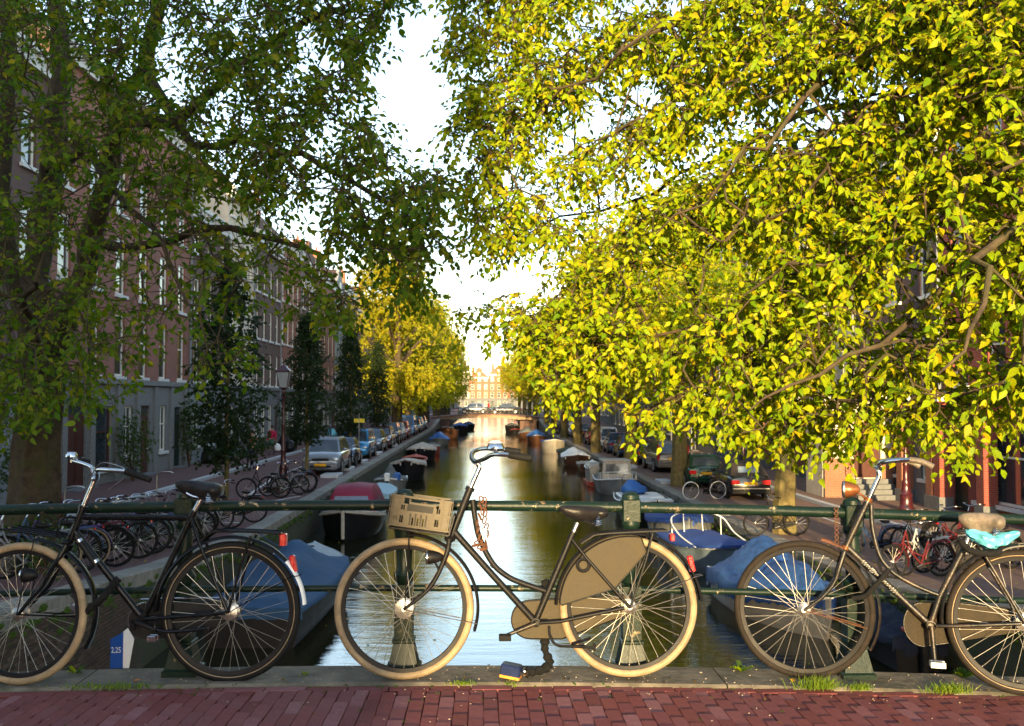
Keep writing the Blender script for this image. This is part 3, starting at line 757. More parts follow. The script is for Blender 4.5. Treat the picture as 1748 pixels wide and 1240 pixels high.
def twig_leaves(P,par,first,per,L,size,droop=.5,spread=.28,center=None):
    """leafy twigs at every new node: alternate leaves that hang from a thin drooping twig"""
    idx=np.arange(first,len(P)); n=len(idx)
    base=P[idx]; pp=P[np.array(par)[idx]]; dirn=base-pp; dirn/=np.linalg.norm(dirn,axis=1,keepdims=True)+1e-6
    rd=rng.normal(0,1,(n,3)); rd/=np.linalg.norm(rd,axis=1,keepdims=True)
    d=dirn*.6+rd*.75; d[:,2]-=droop*.6; d/=np.linalg.norm(d,axis=1,keepdims=True)
    Ls=L*rng.uniform(.5,1.15,n)
    t=(np.arange(per)+.7)/per
    pos=base[:,None,:]+d[:,None,:]*(Ls[:,None]*t[None,:])[:,:,None]
    pos[:,:,2]-=(Ls[:,None]*(t[None,:]**2))*droop*.45
    side=np.cross(d,np.array([0,0,1.])); side/=np.linalg.norm(side,axis=1,keepdims=True)+1e-6
    sg=np.where(np.arange(per)%2==0,1,-1)
    ld=side[:,None,:]*sg[None,:,None]*.75+d[:,None,:]*.55+rng.normal(0,.28,(n,per,3)); ld[:,:,2]-=droop*1.0
    nr=rng.normal(0,.42,(n,per,3)); nr[:,:,2]+=.5; nr[:,:,1]-=.75
    sz=size*rng.uniform(.65,1.2,(n,per))*np.where(rng.random((n,per))<.12,.5,1)
    twig=[(base[i],base[i]+d[i]*Ls[i]*.5-np.array([0,0,Ls[i]*.25*droop*.45]),pos[i,-1]) for i in range(n)]
    return pos.reshape(-1,3),ld.reshape(-1,3),nr.reshape(-1,3),sz.ravel(),twig
leaf_single=None
def finish_tree(root,P,par,nroot,rad,bark,leafm,per,L,size,rtip=.006,rexp=.36,droop=.5,detail=True,nleafobj=0,twigs=True,minr=0,name_crown='crown',thin=None):
    mb=MB(); branch_mesh(P,par,nroot,rtip,rexp,None,mb,5,minr,rad)
    mb.build('trunk',bark,root,True)
    pos,ld,nr,sz,tw=twig_leaves(P,par,nroot,per,L,size,droop)
    keep=np.ones(len(pos),bool)
    if thin is not None: keep&=thin(pos)
    pos,ld,nr,sz=pos[keep],ld[keep],nr[keep],sz[keep]
    rl=np.array(root.location)
    if twigs:
        t=MB()
        for a,b,c in tw: t.tube([a,b,c],[.0035,.003,.0015],3,cap=False)
        o=t.build('twigs',M['twig'],root); tag(o,kind='stuff')
    if nleafobj:
        # the leaves that show largest become parts of their own
        C=np.array(CAMM.inverted()); q=(pos+rl-np.array([0,0,EYE]))@C.T; dz=-q[:,2]; u=q[:,0]/dz*FPX+874; v_=620-q[:,1]/dz*FPX
        vis=(dz>1)&(u>0)&(u<1748)&(v_>0)&(v_<1240); sc_=np.where(vis,sz/np.maximum(dz,.1),0); o_=np.argsort(-sc_)[:nleafobj]
        B=basis(ld[o_],nr[o_])
        me=fast_mesh('leaf',LV.copy(),np.array([i for f in LF for i in f]),np.array([len(f) for f in LF]),leafm)
        for k,i in enumerate(o_):
            m4=Matrix([[*(B[k][0]*sz[i]),pos[i][0]],[*(B[k][1]*sz[i]),pos[i][1]],[*(B[k][2]*sz[i]),pos[i][2]],[0,0,0,1]])
            lo=link('leaf',me,root); lo.matrix_local=m4
        mk=np.ones(len(pos),bool); mk[o_]=False; pos,ld,nr,sz=pos[mk],ld[mk],nr[mk],sz[mk]
    me=leaves_mesh(name_crown,pos,ld,nr,sz,leafm,detail); o=link(name_crown,me,root); tag(o,kind='stuff'); return len(pos)
# ---- foreground left elm
def sample_px(poly,n,depth,dens=None):
    xs=[p[0] for p in poly]; ys=[p[1] for p in poly]; out=[]
    while len(out)<n:
        k=n*2; px=rng.uniform(min(xs),max(xs),k); py=rng.uniform(min(ys),max(ys),k); ok=inpoly(px,py,poly)
        for a,b in zip(px[ok],py[ok]):
            if dens is not None and rng.random()>dens(a,b): continue
            out.append(np.array(at(a,b,depth(a,b)))); 
            if len(out)>=n: break
    return out
def nz(a,b,s,o=0): return .5+.5*mnoise.noise(Vector((a*s,b*s,o)))*1.6
tl=thing('elm_tree','large dark elm with a thick mossy trunk standing at the left edge of the canal','tree',(0,0,0))
Yt=18; sT=lambda x,y,d=0: np.array(at(x,y,Yt+d))
base=sT(57,975)
trunk=[sT(57,985),sT(55,930),sT(58,850),sT(62,760),sT(72,680),sT(80,600)]
limbs=[(None,None,*refine(trunk,[.62,.52,.46,.43,.40,.38],.015,2))]
e=len(limbs[0][2])-1
def lim(p,i,pts,rr,wob=.06): limbs.append((p,i,*refine(pts,rr,wob,3)))
lim(0,e,[sT(82,560,.1),sT(70,420,.4),sT(90,280,.5),sT(108,130,.6),sT(95,-20,.8),sT(110,-180,1)],[.27,.24,.22,.2,.15,.1])
lim(0,e,[sT(110,560,-.4),sT(150,450,-.8),sT(172,340,-1),sT(205,200,-1.3),sT(255,70,-1.6),sT(300,-80,-2)],[.22,.19,.17,.15,.12,.08])
lim(0,e-1,[sT(50,560,.3),sT(10,420,.6),sT(5,280,.8),sT(12,120,.8),sT(0,-60,1)],[.22,.19,.17,.14,.1])
lim(2,4,[sT(215,425,-1.6),sT(330,395,-2.4),sT(430,400,-3.2),sT(560,440,-4)],[.08,.06,.045,.03])
lim(2,9,[sT(300,215,-2.0),sT(380,140,-2.6),sT(480,60,-3.4),sT(600,20,-4.4)],[.09,.07,.05,.03])
lim(2,11,[sT(330,250,-2.2),sT(450,250,-3.2),sT(560,290,-4.2),sT(700,360,-5)],[.07,.055,.04,.025])
lim(1,6,[sT(150,250,-1.5),sT(200,330,-3),sT(280,420,-4.5),sT(320,520,-5.5)],[.07,.05,.035,.02])
lim(0,e-1,[sT(60,610,-1),sT(70,560,-2.4),sT(40,520,-3.6),sT(60,480,-5)],[.1,.07,.05,.03])
nodes,par,rad=poly_nodes(limbs)
PL=[(-170,-160),(735,-160),(695,0),(630,90),(612,170),(665,255),(745,285),(800,350),(785,415),(700,455),(745,500),(640,500),(600,545),(470,520),(440,600),(340,655),(310,570),(250,610),(225,700),(120,690),(60,720),(-30,735),(-170,700)]
def depL(a,b):
    t=min(1,max(0,a/760)); return rng.uniform(11.5,20)*(1-t)+rng.uniform(11,14.5)*t
def dL(a,b):
    g=nz(a,b,.012,3); e_=.95 if b<430 else .85
    if 160<a<560 and 330<b<660: e_*=.36
    if -20<a<150 and 60<b<620: e_*=.55
    if a>600: e_*=1.0
    return e_*(.25+1.1*g if g>.36 else .12)
ptsL=sample_px(PL,7000,depL,dL)
P,par=grow(ptsL,nodes,par)
def tips_only(P,par,nroot,maxn):
    return P
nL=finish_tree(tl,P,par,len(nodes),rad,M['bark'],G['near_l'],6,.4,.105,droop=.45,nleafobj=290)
# ---- foreground right elm, trunk beyond the right edge of the photo
trr=thing('elm_tree','huge sunlit yellow-green elm whose branches hang in from the right over the bridge','tree',(0,0,0))
limbs=[(None,None,*refine([(9.3,13.2,-2.0),(9.2,13.1,-.6),(9.1,13,1.2),(9.0,12.9,3.0)],[.6,.45,.4,.38],.02,2))]
e=len(limbs[0][2])-1
A=lambda x,y,Y: np.array(at(x,y,Y))
lim(0,e,[(8.6,12.2,4.0),A(1700,150,10.5),A(1450,60,10.5),A(1180,-10,11),A(950,-40,12)],[.25,.17,.12,.08,.04])
lim(0,e,[(8.4,12.5,3.4),A(1650,330,11.5),A(1500,420,11.5),A(1380,500,11),A(1180,560,11.5),A(1000,620,12.5)],[.2,.13,.09,.06,.045,.025])
lim(0,e-1,[(8.3,11.5,2.6),A(1700,460,9.3),A(1540,560,8.6),A(1400,640,8.4),A(1280,700,8.6)],[.16,.09,.06,.04,.02])
lim(0,e,[(8.6,13.4,4.5),A(1500,180,13.5),A(1300,230,13.5),A(1120,330,13.5),A(900,400,14)],[.2,.13,.1,.06,.03])
lim(0,e,[(9,13,5),A(1650,-100,11),A(1500,-250,11)],[.25,.2,.12])
lim(1,5,[A(1440,130,9.5),A(1340,210,9),A(1240,300,9),A(1120,400,9.5)],[.08,.06,.04,.02])
lim(1,8,[A(1100,60,10.6),A(960,150,11.5),A(860,250,12.4)],[.06,.045,.02])
lim(0,e-1,[(8.4,10.5,2.8),A(1748,380,7.6),A(1680,520,7),A(1600,640,6.8)],[.14,.08,.05,.02])
nodes,par,rad=poly_nodes(limbs)
PR=[(800,-160),(785,-40),(760,90),(800,140),(775,190),(745,270),(790,340),(790,410),(860,435),(905,410),(1000,400),(1010,435),(960,460),(860,505),(775,525),(790,555),(850,570),(880,560),(930,650),(950,700),(1010,690),(1060,695),(1100,735),(1170,705),(1220,730),(1280,745),(1330,760),(1380,715),(1440,765),(1490,730),(1560,725),(1600,715),(1650,785),(1665,715),(1760,700),(1950,700),(2300,640),(2350,-160)]
def depR(a,b):
    t=min(1,max(0,(a-780)/970)); near=12.2*(1-t)+7.2*t
    return near+rng.gamma(1.3,1.25)
def dR(a,b):
    u_=a*.82-b*.57; v_=a*.57+b*.82; g=.5+.5*(1.1*mnoise.noise(Vector((u_*.0035,v_*.014,9)))+.5*mnoise.noise(Vector((a*.012,b*.012,4))))*1.5; 
    e_=1
    if a>1500 and 330<b<700: e_=.7
    if a<1000: e_=1.0
    if b>640: e_*=.72
    return e_*(.3+.9*g if g>.42 else .1)
ptsR=sample_px(PR,13000,depR,dR)
P,par=grow(ptsR,nodes,par)
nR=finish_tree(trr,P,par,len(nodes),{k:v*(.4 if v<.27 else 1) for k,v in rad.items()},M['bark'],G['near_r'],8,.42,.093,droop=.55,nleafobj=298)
print('leaves',nL,nR)
# ---- generic trees
def crown_tree(name,label,x,y,z,H,cr,cz0,ntip,leafm,per,size,trunk_r,shape='elm',L=.6,bark='bark',seed=1,group=None):
    global rng
    rng=np.random.default_rng(seed)
    rt=thing(name,label,'tree',(x,y,z),0,group)
    if shape=='col':
        limbs=[(None,None,*refine([(0,0,-.2),(0.02,0,H*.5),(0,.02,H*.97)],[trunk_r,trunk_r*.6,.012],.02,4))]
        pts=[]
        while len(pts)<ntip:
            h=rng.uniform(cz0,H); t=(h-cz0)/(H-cz0); r=cr*(.35+2.2*t)*(1-t)**.75*1.25 if t<.3 else cr*1.18*(1-t)**.62
            r*=.5+.95*nz(h*1.6,seed,1,2); a=rng.uniform(0,2*PI); q=math.sqrt(rng.random())
            pts.append(np.array([r*q*math.cos(a),r*q*math.sin(a),h-.2*q]))
    else:
        f=H*.3; limbs=[(None,None,*refine([(0,0,-.3),(.05,0,f*.6),(0,.1,f),(.1,0,H*.6),(-.1,.1,H*.9)],[trunk_r*1.3,trunk_r,trunk_r*.85,trunk_r*.5,.04],.04,2))]
        k=7
        for i in range(k):
            a=2*PI*i/k+rng.uniform(-.3,.3); ln=cr*rng.uniform(.6,.95); h0=H*rng.uniform(.28,.5)
            limbs.append((0,4,*refine([(.1*math.cos(a),.1*math.sin(a),h0),(ln*.5*math.cos(a),ln*.5*math.sin(a),h0+H*.12),(ln*math.cos(a),ln*math.sin(a),h0+H*rng.uniform(.08,.3))],[trunk_r*.4,trunk_r*.25,.02],.12,2)))
        pts=[]; blobs=[(rng.uniform(0,2*PI),rng.uniform(.35,.8),rng.uniform(cz0+H*.12,H*.88),rng.uniform(.28,.5)) for _ in range(13)]
        while len(pts)<ntip:
            if rng.random()<.8:
                a,rr,h,br=blobs[rng.integers(len(blobs))]; v=rng.normal(0,1,3); v/=np.linalg.norm(v); q=rng.random()**.4
                env=max(.25,math.sin(PI*min(1,max(0,(h-cz0)/(H-cz0)))**.8))
                p=np.array([cr*rr*env*math.cos(a),cr*rr*env*math.sin(a),h])+v*q*br*cr*np.array([1,1,.7])
            else:
                h=rng.uniform(cz0,H); t=(h-cz0)/(H-cz0); r=cr*math.sin(PI*t**.8)**.6; a=rng.uniform(0,2*PI); q=math.sqrt(rng.random()); p=np.array([r*q*math.cos(a),r*q*math.sin(a),h])
            if p[2]<cz0: continue
            pts.append(p)
    nodes,par,rad=poly_nodes(limbs); P,par=grow(pts,nodes,par)
    finish_tree(rt,P,par,len(nodes),rad,M[bark],leafm,per,L,size,rtip=.008,rexp=.42,droop=.35,detail=False,twigs=False,minr=.02)
    return rt
for i,(y,x,lb,H,cr) in enumerate([(30,-7.6,'bushy dark green young tree nearest the green rail, left of the lantern post',7.6,1.35),(43.0,-7.5,'slim dark green young tree directly in front of the silver car',7.2,1.1),(57.3,-7.5,'narrow dark green young tree behind the bright blue car',7.7,1.1),(71.5,-7.4,'narrowest dark green young tree, last before the golden elms',7.6,1.0)]):
    crown_tree('young_tree',lb,x,y,hl(y),H,cr,1.7,1100,G['dark'],8,.12,.09,'col',.4,'bark_w',20+i,'slim dark green trees along the left quay')
protoG=crown_tree('elm_tree','tall golden elm with bare upper trunk, nearest of the golden trees on the left quay',-7.3,86,hl(86),17,5.6,2.6,2300,G['gold'],12,.2,.42,'elm',.9,'bark',31,'golden elms lining the left quay')
protoM=crown_tree('elm_tree','green and gold elm standing right behind the nearest golden elm',-7.6,101,hl(101),15.5,5.5,2.4,2200,G['mid'],12,.2,.36,'elm',.9,'bark',33,'golden elms lining the left quay')
wd=['third','fourth','fifth','sixth','seventh','eighth']
for i,y in enumerate([115,129,156,172,190,215]):
    copy_tree(protoG if i%2 else protoM,(-7.2,y,hl(y)),1.3*i+1,'%s of the golden elms counted from the near end of the left quay'%wd[i])
# right quay elms
t1=crown_tree('elm_tree','elm with a sunlit moss-green trunk beside the black soft-top car on the right quay',8.75,28.6,hr(28.6),11,3.5,4.6,1000,G['near_r'],10,.13,.29,'elm',.7,'bark_w',41,'elms along the right quay')
t2=crown_tree('elm_tree','elm whose trunk stands between the grey off-roader and the green hatchback',8.85,44.5,hr(44.5),14,4.9,3.8,2100,G['mid'],11,.17,.33,'elm',.8,'bark_w',43,'elms along the right quay')
t3=crown_tree('elm_tree','green elm behind the brown soft-top car on the right quay',8.85,59,hr(59),15.5,5.8,3.4,2200,G['gold'],12,.19,.35,'elm',.9,'bark_w',45,'elms along the right quay')
for i,y in enumerate([73,87,101,115,129,156,174,195,220]):
    copy_tree(t3 if i%2 else t2,(8.4,y,hr(y)),.9*i+2,'%s elm on the right quay counting from the bridge in the foreground'%['fourth','fifth','sixth','seventh','eighth','ninth','tenth','eleventh','twelfth'][i])
rng=np.random.default_rng(99)
# shrubs and pot plants against the left houses
def shrub(label,x,y,z,w_,h_,n=260,size=.09,group=None):
    rt=thing('shrub',label,'shrub',(x,y,z),0,group); P=[];D=[];Nn=[];S=[]
    mb=MB()
    for i in range(9):
        a=rng.uniform(0,2*PI); q=rng.uniform(.2,.9); mb.tube([(0,0,0),(w_*q*.3*math.cos(a),w_*q*.3*math.sin(a),h_*.5),(w_*q*.5*math.cos(a),w_*q*.5*math.sin(a),h_*rng.uniform(.7,1))],[.02,.012,.005],4)
    mb.build('stem',M['twig'],rt)
    v=rng.normal(0,1,(n,3)); v/=np.linalg.norm(v,axis=1,keepdims=True); q=rng.random(n)**.4
    p=v*q[:,None]*np.array([w_/2,w_/2,h_/2])*(.75+.4*rng.random((n,1))); p[:,2]+=h_*.55; p=p[p[:,2]>.03]; n=len(p)
    d=rng.normal(0,1,(n,3)); d[:,2]-=.2; nn=rng.normal(0,.5,(n,3)); nn[:,2]+=1
    o=link('foliage',leaves_mesh('foliage',p,d,nn,size*rng.uniform(.6,1.3,n),G['shrub']),rt); tag(o,kind='stuff'); return rt
shrub('tall climbing shrub against the grey wooden shopfront',-14.0,40.6,hl(40),1.7,2.9,900,.13)
shrub('thin climbing plant on the right corner of the grey shopfront',-14.2,49,hl(49),1.2,3.4,700,.13)
shrub('low leafy plant at the foot of the house beyond the shopfront',-13.9,54.5,hl(54),1.7,1.0,350,.14)
shrub('small bush on the pavement beside the black bin bags',-13.5,62,hl(62),1.4,1.3,300,.14)
shrub('round clipped bush by the dark house door behind the lantern post',-13.7,70,hl(70),1.3,2.6,600,.12)
shrub('weedy green bush at the foot of the largest left tree',-7.5,17.2,hl(17)-.1,1.5,1.1,500,.09)
shrub('leafy weeds on the left quay edge between the tree and the parked bicycles',-6.5,15.3,hl(15.3),.9,.8,340,.07)
shrub('dark bush at the left edge of the photo beside the big trunk',-13.8,30,hl(30),1.5,2.6,700,.12)
# ------------------------------------------------------------------ near bridge railing
RY=5.265
def railing():
    rt=thing('bridge_railing','dark green tubular bridge railing with cast posts that the three front bicycles lean on','railing',(0,RY,0))
    ps=[at(x,1000,RY).x for x in (-62,315,690,1077,1456,1835)]
    ps=[ps[0]-1.19]+ps+[ps[-1]+1.19]
    for i in range(len(ps)-1):
        for nm,z,r,n in (('top_rail',.858,.0275,18),('mid_rail',.427,.0175,14)):
            a,b=ps[i]+.035,ps[i+1]-.035
            m=MB(); m.tube([(a+(b-a)*t,0,z+zd(a+(b-a)*t)) for t in np.linspace(0,1,9)],r,n); m.build(nm,M['rail'],rt,True)
    for i,x in enumerate(ps):
        z=zd(x); 
        sh=MB()
        if i==3+0:   # slim round shaft: the post behind the front wheel of the middle bicycle
            sh.lathe([(.032,.45),(.05,.47),(.055,.50),(.038,.53),(.042,.62),(.052,.72),(.055,.745),(.03,.77),(.03,.80)],(x,0,z),18)
        else:
            sh.lathe([(.032,.45),(.052,.47),(.056,.50),(.036,.53),(.042,.60),(.034,.74),(.046,.755),(.05,.775),(.04,.80)],(x,0,z),18)
        sh.sq([(.048,.16),(.048,.45)],(x,0,z)); sh.build('shaft',M['rail'],rt,True,ang=35)
        MB().sq([(.088,.0),(.088,.028),(.076,.036),(.052,.15),(.058,.155),(.058,.168),(.05,.172)],(x,0,z)).build('plinth',M['rail'],rt)
        bl=MB(); bl.bbox(x-.048,x+.048,-.048,.048,z+.79,z+.905,.006); bl.lathe([(.048,.905),(.044,.925),(.028,.938),(.001,.943)],(x,0,z),16); bl.build('post_block',M['rail'],rt,True,ang=35)
    return rt
railing()
# ------------------------------------------------------------------ bicycles
class Frame:
    """a bicycle's own upright plane: local x along the bicycle, y across it, z up; L() measures a point of the photo in it"""
    def __init__(s,base,yaw,lean):
        s.M=Matrix.Translation(base)@Matrix.Rotation(yaw,4,'Z')@Matrix.Rotation(lean,4,'X'); s.I=s.M.inverted()
    def L(s,px,py,w_=0):
        o=s.I@Vector((0,0,EYE)); d=s.I.to_3x3()@ray(px,py); t=(w_-o.y)/d.y; p=o+d*t; return Vector((p.x,w_,p.z))
def wheel(nm,root,c,R_,tyre,line=None,rim='rimblk',hub=(.02,.03),spokes=36,seg=64,tr=.019,lo=False,drum=False):
    o=link(nm,MB().lathe([(.001,-.045),(.012,-.045),(.012,-.04),(hub[1],-.032),(hub[1],-.026),(hub[0],-.022),(hub[0],.022),(hub[1],.026),(hub[1],.032),(.012,.04),(.012,.045),(.001,.045)],(0,0,0),10 if lo else 20,axis='y').mesh(nm,M['steel'],True),root,c)
    MB().torus((0,0,0),R_-tr,tr,seg,6 if lo else 12,sy=1).build('tyre',M[tyre],o,True)
    r=MB(); ri=R_-tr*2-.0; prof=[(ri+.004,-.014),(ri+.004,.014),(ri-.016,.011),(ri-.019,0),(ri-.016,-.011),(ri+.004,-.014)]
    r.lathe(prof,(0,0,0),seg,axis='y'); r.build('rim',M[rim],o,True)
    if line:
        l=MB(); l.torus((0,-tr*.86,0),ri+.011,.0028,seg,5); l.torus((0,tr*.86,0),ri+.011,.0028,seg,5); l.build('tyre_stripe',M[line],o,True)
    s=MB()
    for k in range(spokes):
        a=2*PI*k/spokes; sg=-1 if k%2 else 1; off=(1 if (k//2)%2 else -1)*R(62); y=.029*sg
        hp=(hub[1]*.85*math.cos(a+off),y,hub[1]*.85*math.sin(a+off)); rp=((ri-.012)*math.cos(a),0,(ri-.012)*math.sin(a))
        s.tube([hp,rp],.0028 if lo else .0011,3 if lo else 5,cap=False)
        if not lo: s.tube([tuple(x*.96 for x in rp),rp],.0026,5,cap=False)
    s.build('spokes',M['spoke'],o)
    return o
def fender(nm,root,c,R_,a0,a1,mt,w_=.028,end=None,lo=False):
    m=MB(); n=18 if lo else 36; rings=[]
    for i in range(n+1):
        a=a0+(a1-a0)*i/n; ring=[]
        for k in range(7):
            b=PI*k/6; rr=R_-.004+.014*math.sin(b); ring.append((c[0]+rr*math.cos(a),c[1]-w_*math.cos(b),c[2]+rr*math.sin(a)))
        for k in range(6,-1,-1):
            b=PI*k/6; rr=R_-.006+.012*math.sin(b); ring.append((c[0]+rr*math.cos(a),c[1]-(w_-.002)*math.cos(b),c[2]+rr*math.sin(a)))
        rings.append(ring)
    m.loft(rings); return m.build(nm,mt,root,True,ang=60)
def saddle(root,p0,p1,h,wd,mt,tilt=0,springs=True,lo=False):
    # p0 nose, p1 tail (local), h thickness
    m=MB(); rings=[]; n=9; L_=(Vector(p1)-Vector(p0))
    for i in range(n):
        t=i/(n-1); c=Vector(p0)+L_*t; ww=wd*(.2+.14*t if t<.4 else .256+.74*((t-.4)/.6)**1.1)*(1 if t<.92 else .85); 
        hh=h*(.42+.4*math.sin(PI*min(1,t*1.05)*.9)+.15*t); sag=-.012*math.sin(PI*t)
        if i==0: ww*=.5; hh*=.6
        if i==n-1: ww*=.72; hh*=.7
        ring=[]
        for k in range(12):
            a=2*PI*k/12; y=ww/2*math.cos(a); z=hh*(.55*math.sin(a) if math.sin(a)>0 else .75*math.sin(a)); ring.append((c.x,c.y+y,c.z+z+sag))
        rings.append(ring)
    m.loft(rings); o=m.build('saddle',mt,root,True,ang=70)
    if springs:
        s=MB()
        for sy in (-1,1):
            c=Vector(p1)-L_*.2; pts=[]
            for k in range(40): pts.append((c.x+.016*math.cos(k*.9),c.y+sy*wd*.25+.016*math.sin(k*.9),c.z-.02-k*.0013))
            s.tube(pts,.0028,4)
            s.tube([Vector(p0)+L_*.12+Vector((0,0,-.02)),Vector(p0)+L_*.5+Vector((0,sy*.012,-.05)),Vector(p1)-L_*.2+Vector((0,sy*wd*.25,-.075))],.0035,5)
        s.build('springs',M['chrome'],o,True)
    return o
def plate_xz(m,poly,y0,y1): return m.prism([(p.x,p.z) if hasattr(p,'z') else p for p in poly],y0,y1)
def pedal(m,c,sz=.045):
    for dy in (-.045,.0): m.bbox(c[0]-sz,c[0]+sz,c[1]+dy-.012,c[1]+dy+.004,c[2]-.014,c[2]+.014,.003)
    m.box(c[0]-.01,c[0]+.01,c[1]-.055,c[1]+.006,c[2]-.009,c[2]+.009)
def midbike(base,yaw,lean,label,group,lo=False,paint='bmatt',F=None,extras=True,tyre='cream',scale=1,bars='chrome'):
    F=F or Frame(Vector(base),yaw,lean); L=F.L
    rt=tag(link('bicycle',None),label,'bicycle',group); rt.matrix_world=F.M
    k=2 if lo else 5; n=6 if lo else 12; mt=M[paint]
    fh=L(690,1042); rh=L(1073,1035); bb=L(914,1062); fh.z=rh.z=.354
    Rw=.354
    wheel('front_wheel',rt,fh,Rw,tyre,None if lo else 'cream','rimblk',(.035,.048) if not lo else (.02,.03),16 if lo else 36,24 if lo else 72,lo=lo,tr=.02)
    wheel('rear_wheel',rt,rh,Rw,tyre,None,'rimblk',(.022,.034),16 if lo else 36,24 if lo else 72,lo=lo,tr=.02)
    f=MB()
    ht,hb=L(801,838),L(771,914)
    f.tube([ht,hb],.0185,n); f.tube([ht+(ht-hb)*.08,ht],.024,n); f.tube([hb,hb-(ht-hb)*.1],.023,n)
    f.tube([hb+(ht-hb)*.1,L(840,981),bb],.017,n)
    f.tube(curve([L(807,853),L(811,885),L(819,920),L(841,962),L(866,984),L(892,996),L(931,1009)],k),.0145,n)
    f.tube([L(838,968),L(845,962)],.01,n)
    f.tube([bb,L(975,917),L(979,908)],.0165,n)
    f.tube([bb+Vector((0,-.03,0)),bb+Vector((0,.03,0))],.024,n)
    for y in (-.055,.055):
        f.tube([bb+Vector((.02,y*.5,0)),bb+Vector((.12,y,.01)),rh+Vector((-.03,y,0))],.0095,n)
        f.tube([L(976,921)+Vector((0,y*.35,0)),L(1000,952)+Vector((0,y,0)),rh+Vector((0,y,0))],.0085,n)
    f.build('frame',mt,rt,True)
    fk=MB()
    for y in (-.045,.045):
        P=[L(767,921)+Vector((0,y*.7,0)),L(763,943)+Vector((0,y,0)),L(745,985)+Vector((0,y,0)),L(726,1010)+Vector((0,y,0)),fh+Vector((0,y,0))]
        fk.tube(curve(P,k),[.014-.006*i/(len(curve(P,k))-1) for i in range(len(curve(P,k)))],n)
    fk.ell(L(768,920),(.03,.045,.02),8,6); fk.build('fork',mt,rt,True)
    hd=MB(); st=L(819,797); hd.tube([ht,st],.0125,n); hd.tube(curve([st,L(814,790),L(808,787)],k),.014,n)
    hd.tube(curve([L(808,787),L(812,789,-.05),L(826,784,-.14),L(839,777,-.2),L(852,776,-.25),L(869,777,-.27)],k),.0115,n)
    hd.tube(curve([L(808,787),L(805,781,.05),L(807,773,.11),L(818,767,.17),L(838,766,.23),L(862,768,.26)],k),.0115,n)
    h=hd.build('handlebar',M[bars],rt,True)
    for s in (-1,1):
        a,b=(L(868,777,-.27),L(908,783,-.285)) if s<0 else (L(861,768,.26),L(888,772,.27)); MB().tube([a,a+(b-a)*.05,b-(b-a)*.04,b],[.013,.0165,.0175,.014],n).build('grip',M['rub'],h,True)
    if not lo:
        c=L(846,765,-.2); b_=MB().lathe([(.0,.036),(.02,.034),(.036,.021),(.043,.004),(.044,-.004),(.038,-.012),(.018,-.018),(.006,-.02),(.006,-.04)],c,24); b_.build('bell',M['chrome'],h,True)
        MB().lathe([(.0,.0375),(.02,.0355),(.036,.0235)],c,24).build('bell_cap',M['white'],h,True)
        MB().tube([L(800,830)+Vector((0,-.02,0)),curve([L(812,788)],1)[0]],.004,5).build('brake_rod',M['steel'],h,True)
    s_=MB(); s_.tube([L(976,916),L(986,893)],.0125,n); s_.build('seat_post',M['steel'],rt,True)
    saddle(rt,L(955,868),L(1036,874),.07,.2,M['leather'],springs=not lo,lo=lo)
    # chain case
    m=MB(); y0,y1=.032,.075; cdk=L(906,1060)
    poly=[]; 
    for q in range(14):
        a=PI/2+PI*q/13; poly.append((cdk.x+.098*math.cos(a),cdk.z+.096*math.sin(a)))
    poly+= [(L(960,1091).x,L(960,1093).z),(rh.x+.005,rh.z-.045),(rh.x+.04,rh.z-.02),(rh.x+.04,rh.z+.02),(rh.x,rh.z+.05),(L(965,1024).x,L(965,1024).z)]
    m.prism(poly,y0,y1); m.build('chain_case',M['beige' if not lo else 'dark'],rt)
    if not lo:
        rimt=MB(); pts=[Vector((p[0],y0-.001,p[1])) for p in poly]; rimt.tube(pts+[pts[0]],.0035,5); rimt.build('chain_case_rim',mt,rt,True)
    c_=MB(); ca=bb+Vector((0,-.045,0)); pe=L(861,1083)+Vector((0,-.05,0)); c_.tube([ca,pe],[.012,.009],n); c_.lathe([(.016,-.012),(.016,.012)],ca,10,axis='y')
    cb=bb+Vector((0,.045,0)); pf=cb+(cb-(pe+Vector((0,.09,0))))*1.0; c_.tube([cb,pf],[.012,.009],n); cr=c_.build('crank',M['worn' if not lo else 'steel'],rt,True)
    p=MB(); pedal(p,pe+Vector((0,-.01,0)),.03); p.build('pedal',M['rub'],cr); p=MB(); pedal(p,pf+Vector((0,.055,0)),.03); p.build('pedal',M['rub'],cr)
    fender('front_fender',rt,fh,Rw+.018,R(-18),R(88),mt,lo=lo)
    fender('rear_fender',rt,rh,Rw+.018,R(4),R(178),mt,lo=lo)
    cr_=MB()
    for y in (-.055,-.018,.018,.055): cr_.tube(curve([L(990,927)+Vector((0,y,0)),L(1004,918)+Vector((0,y,0)),L(1020,911)+Vector((0,y,0)),L(1080,907)+Vector((0,y,0)),L(1136,905)+Vector((0,y,0))],k),.0062,6)
    for y in (-.065,.065): cr_.tube([L(1110,909)+Vector((0,y,0)),L(1100,950)+Vector((0,y,0)),rh+Vector((0,y,0))],.006,6)
    cr_.tube([L(1136,905)+Vector((0,-.06,0)),L(1136,905)+Vector((0,.06,0))],.006,6); cr_.build('carrier',mt,rt,True)
    rl=L(1147,917); MB().bbox(rl.x-.012,rl.x+.01,-.03,.03,rl.z-.018,rl.z+.018,.004).build('rear_light',M['redl'],rt)
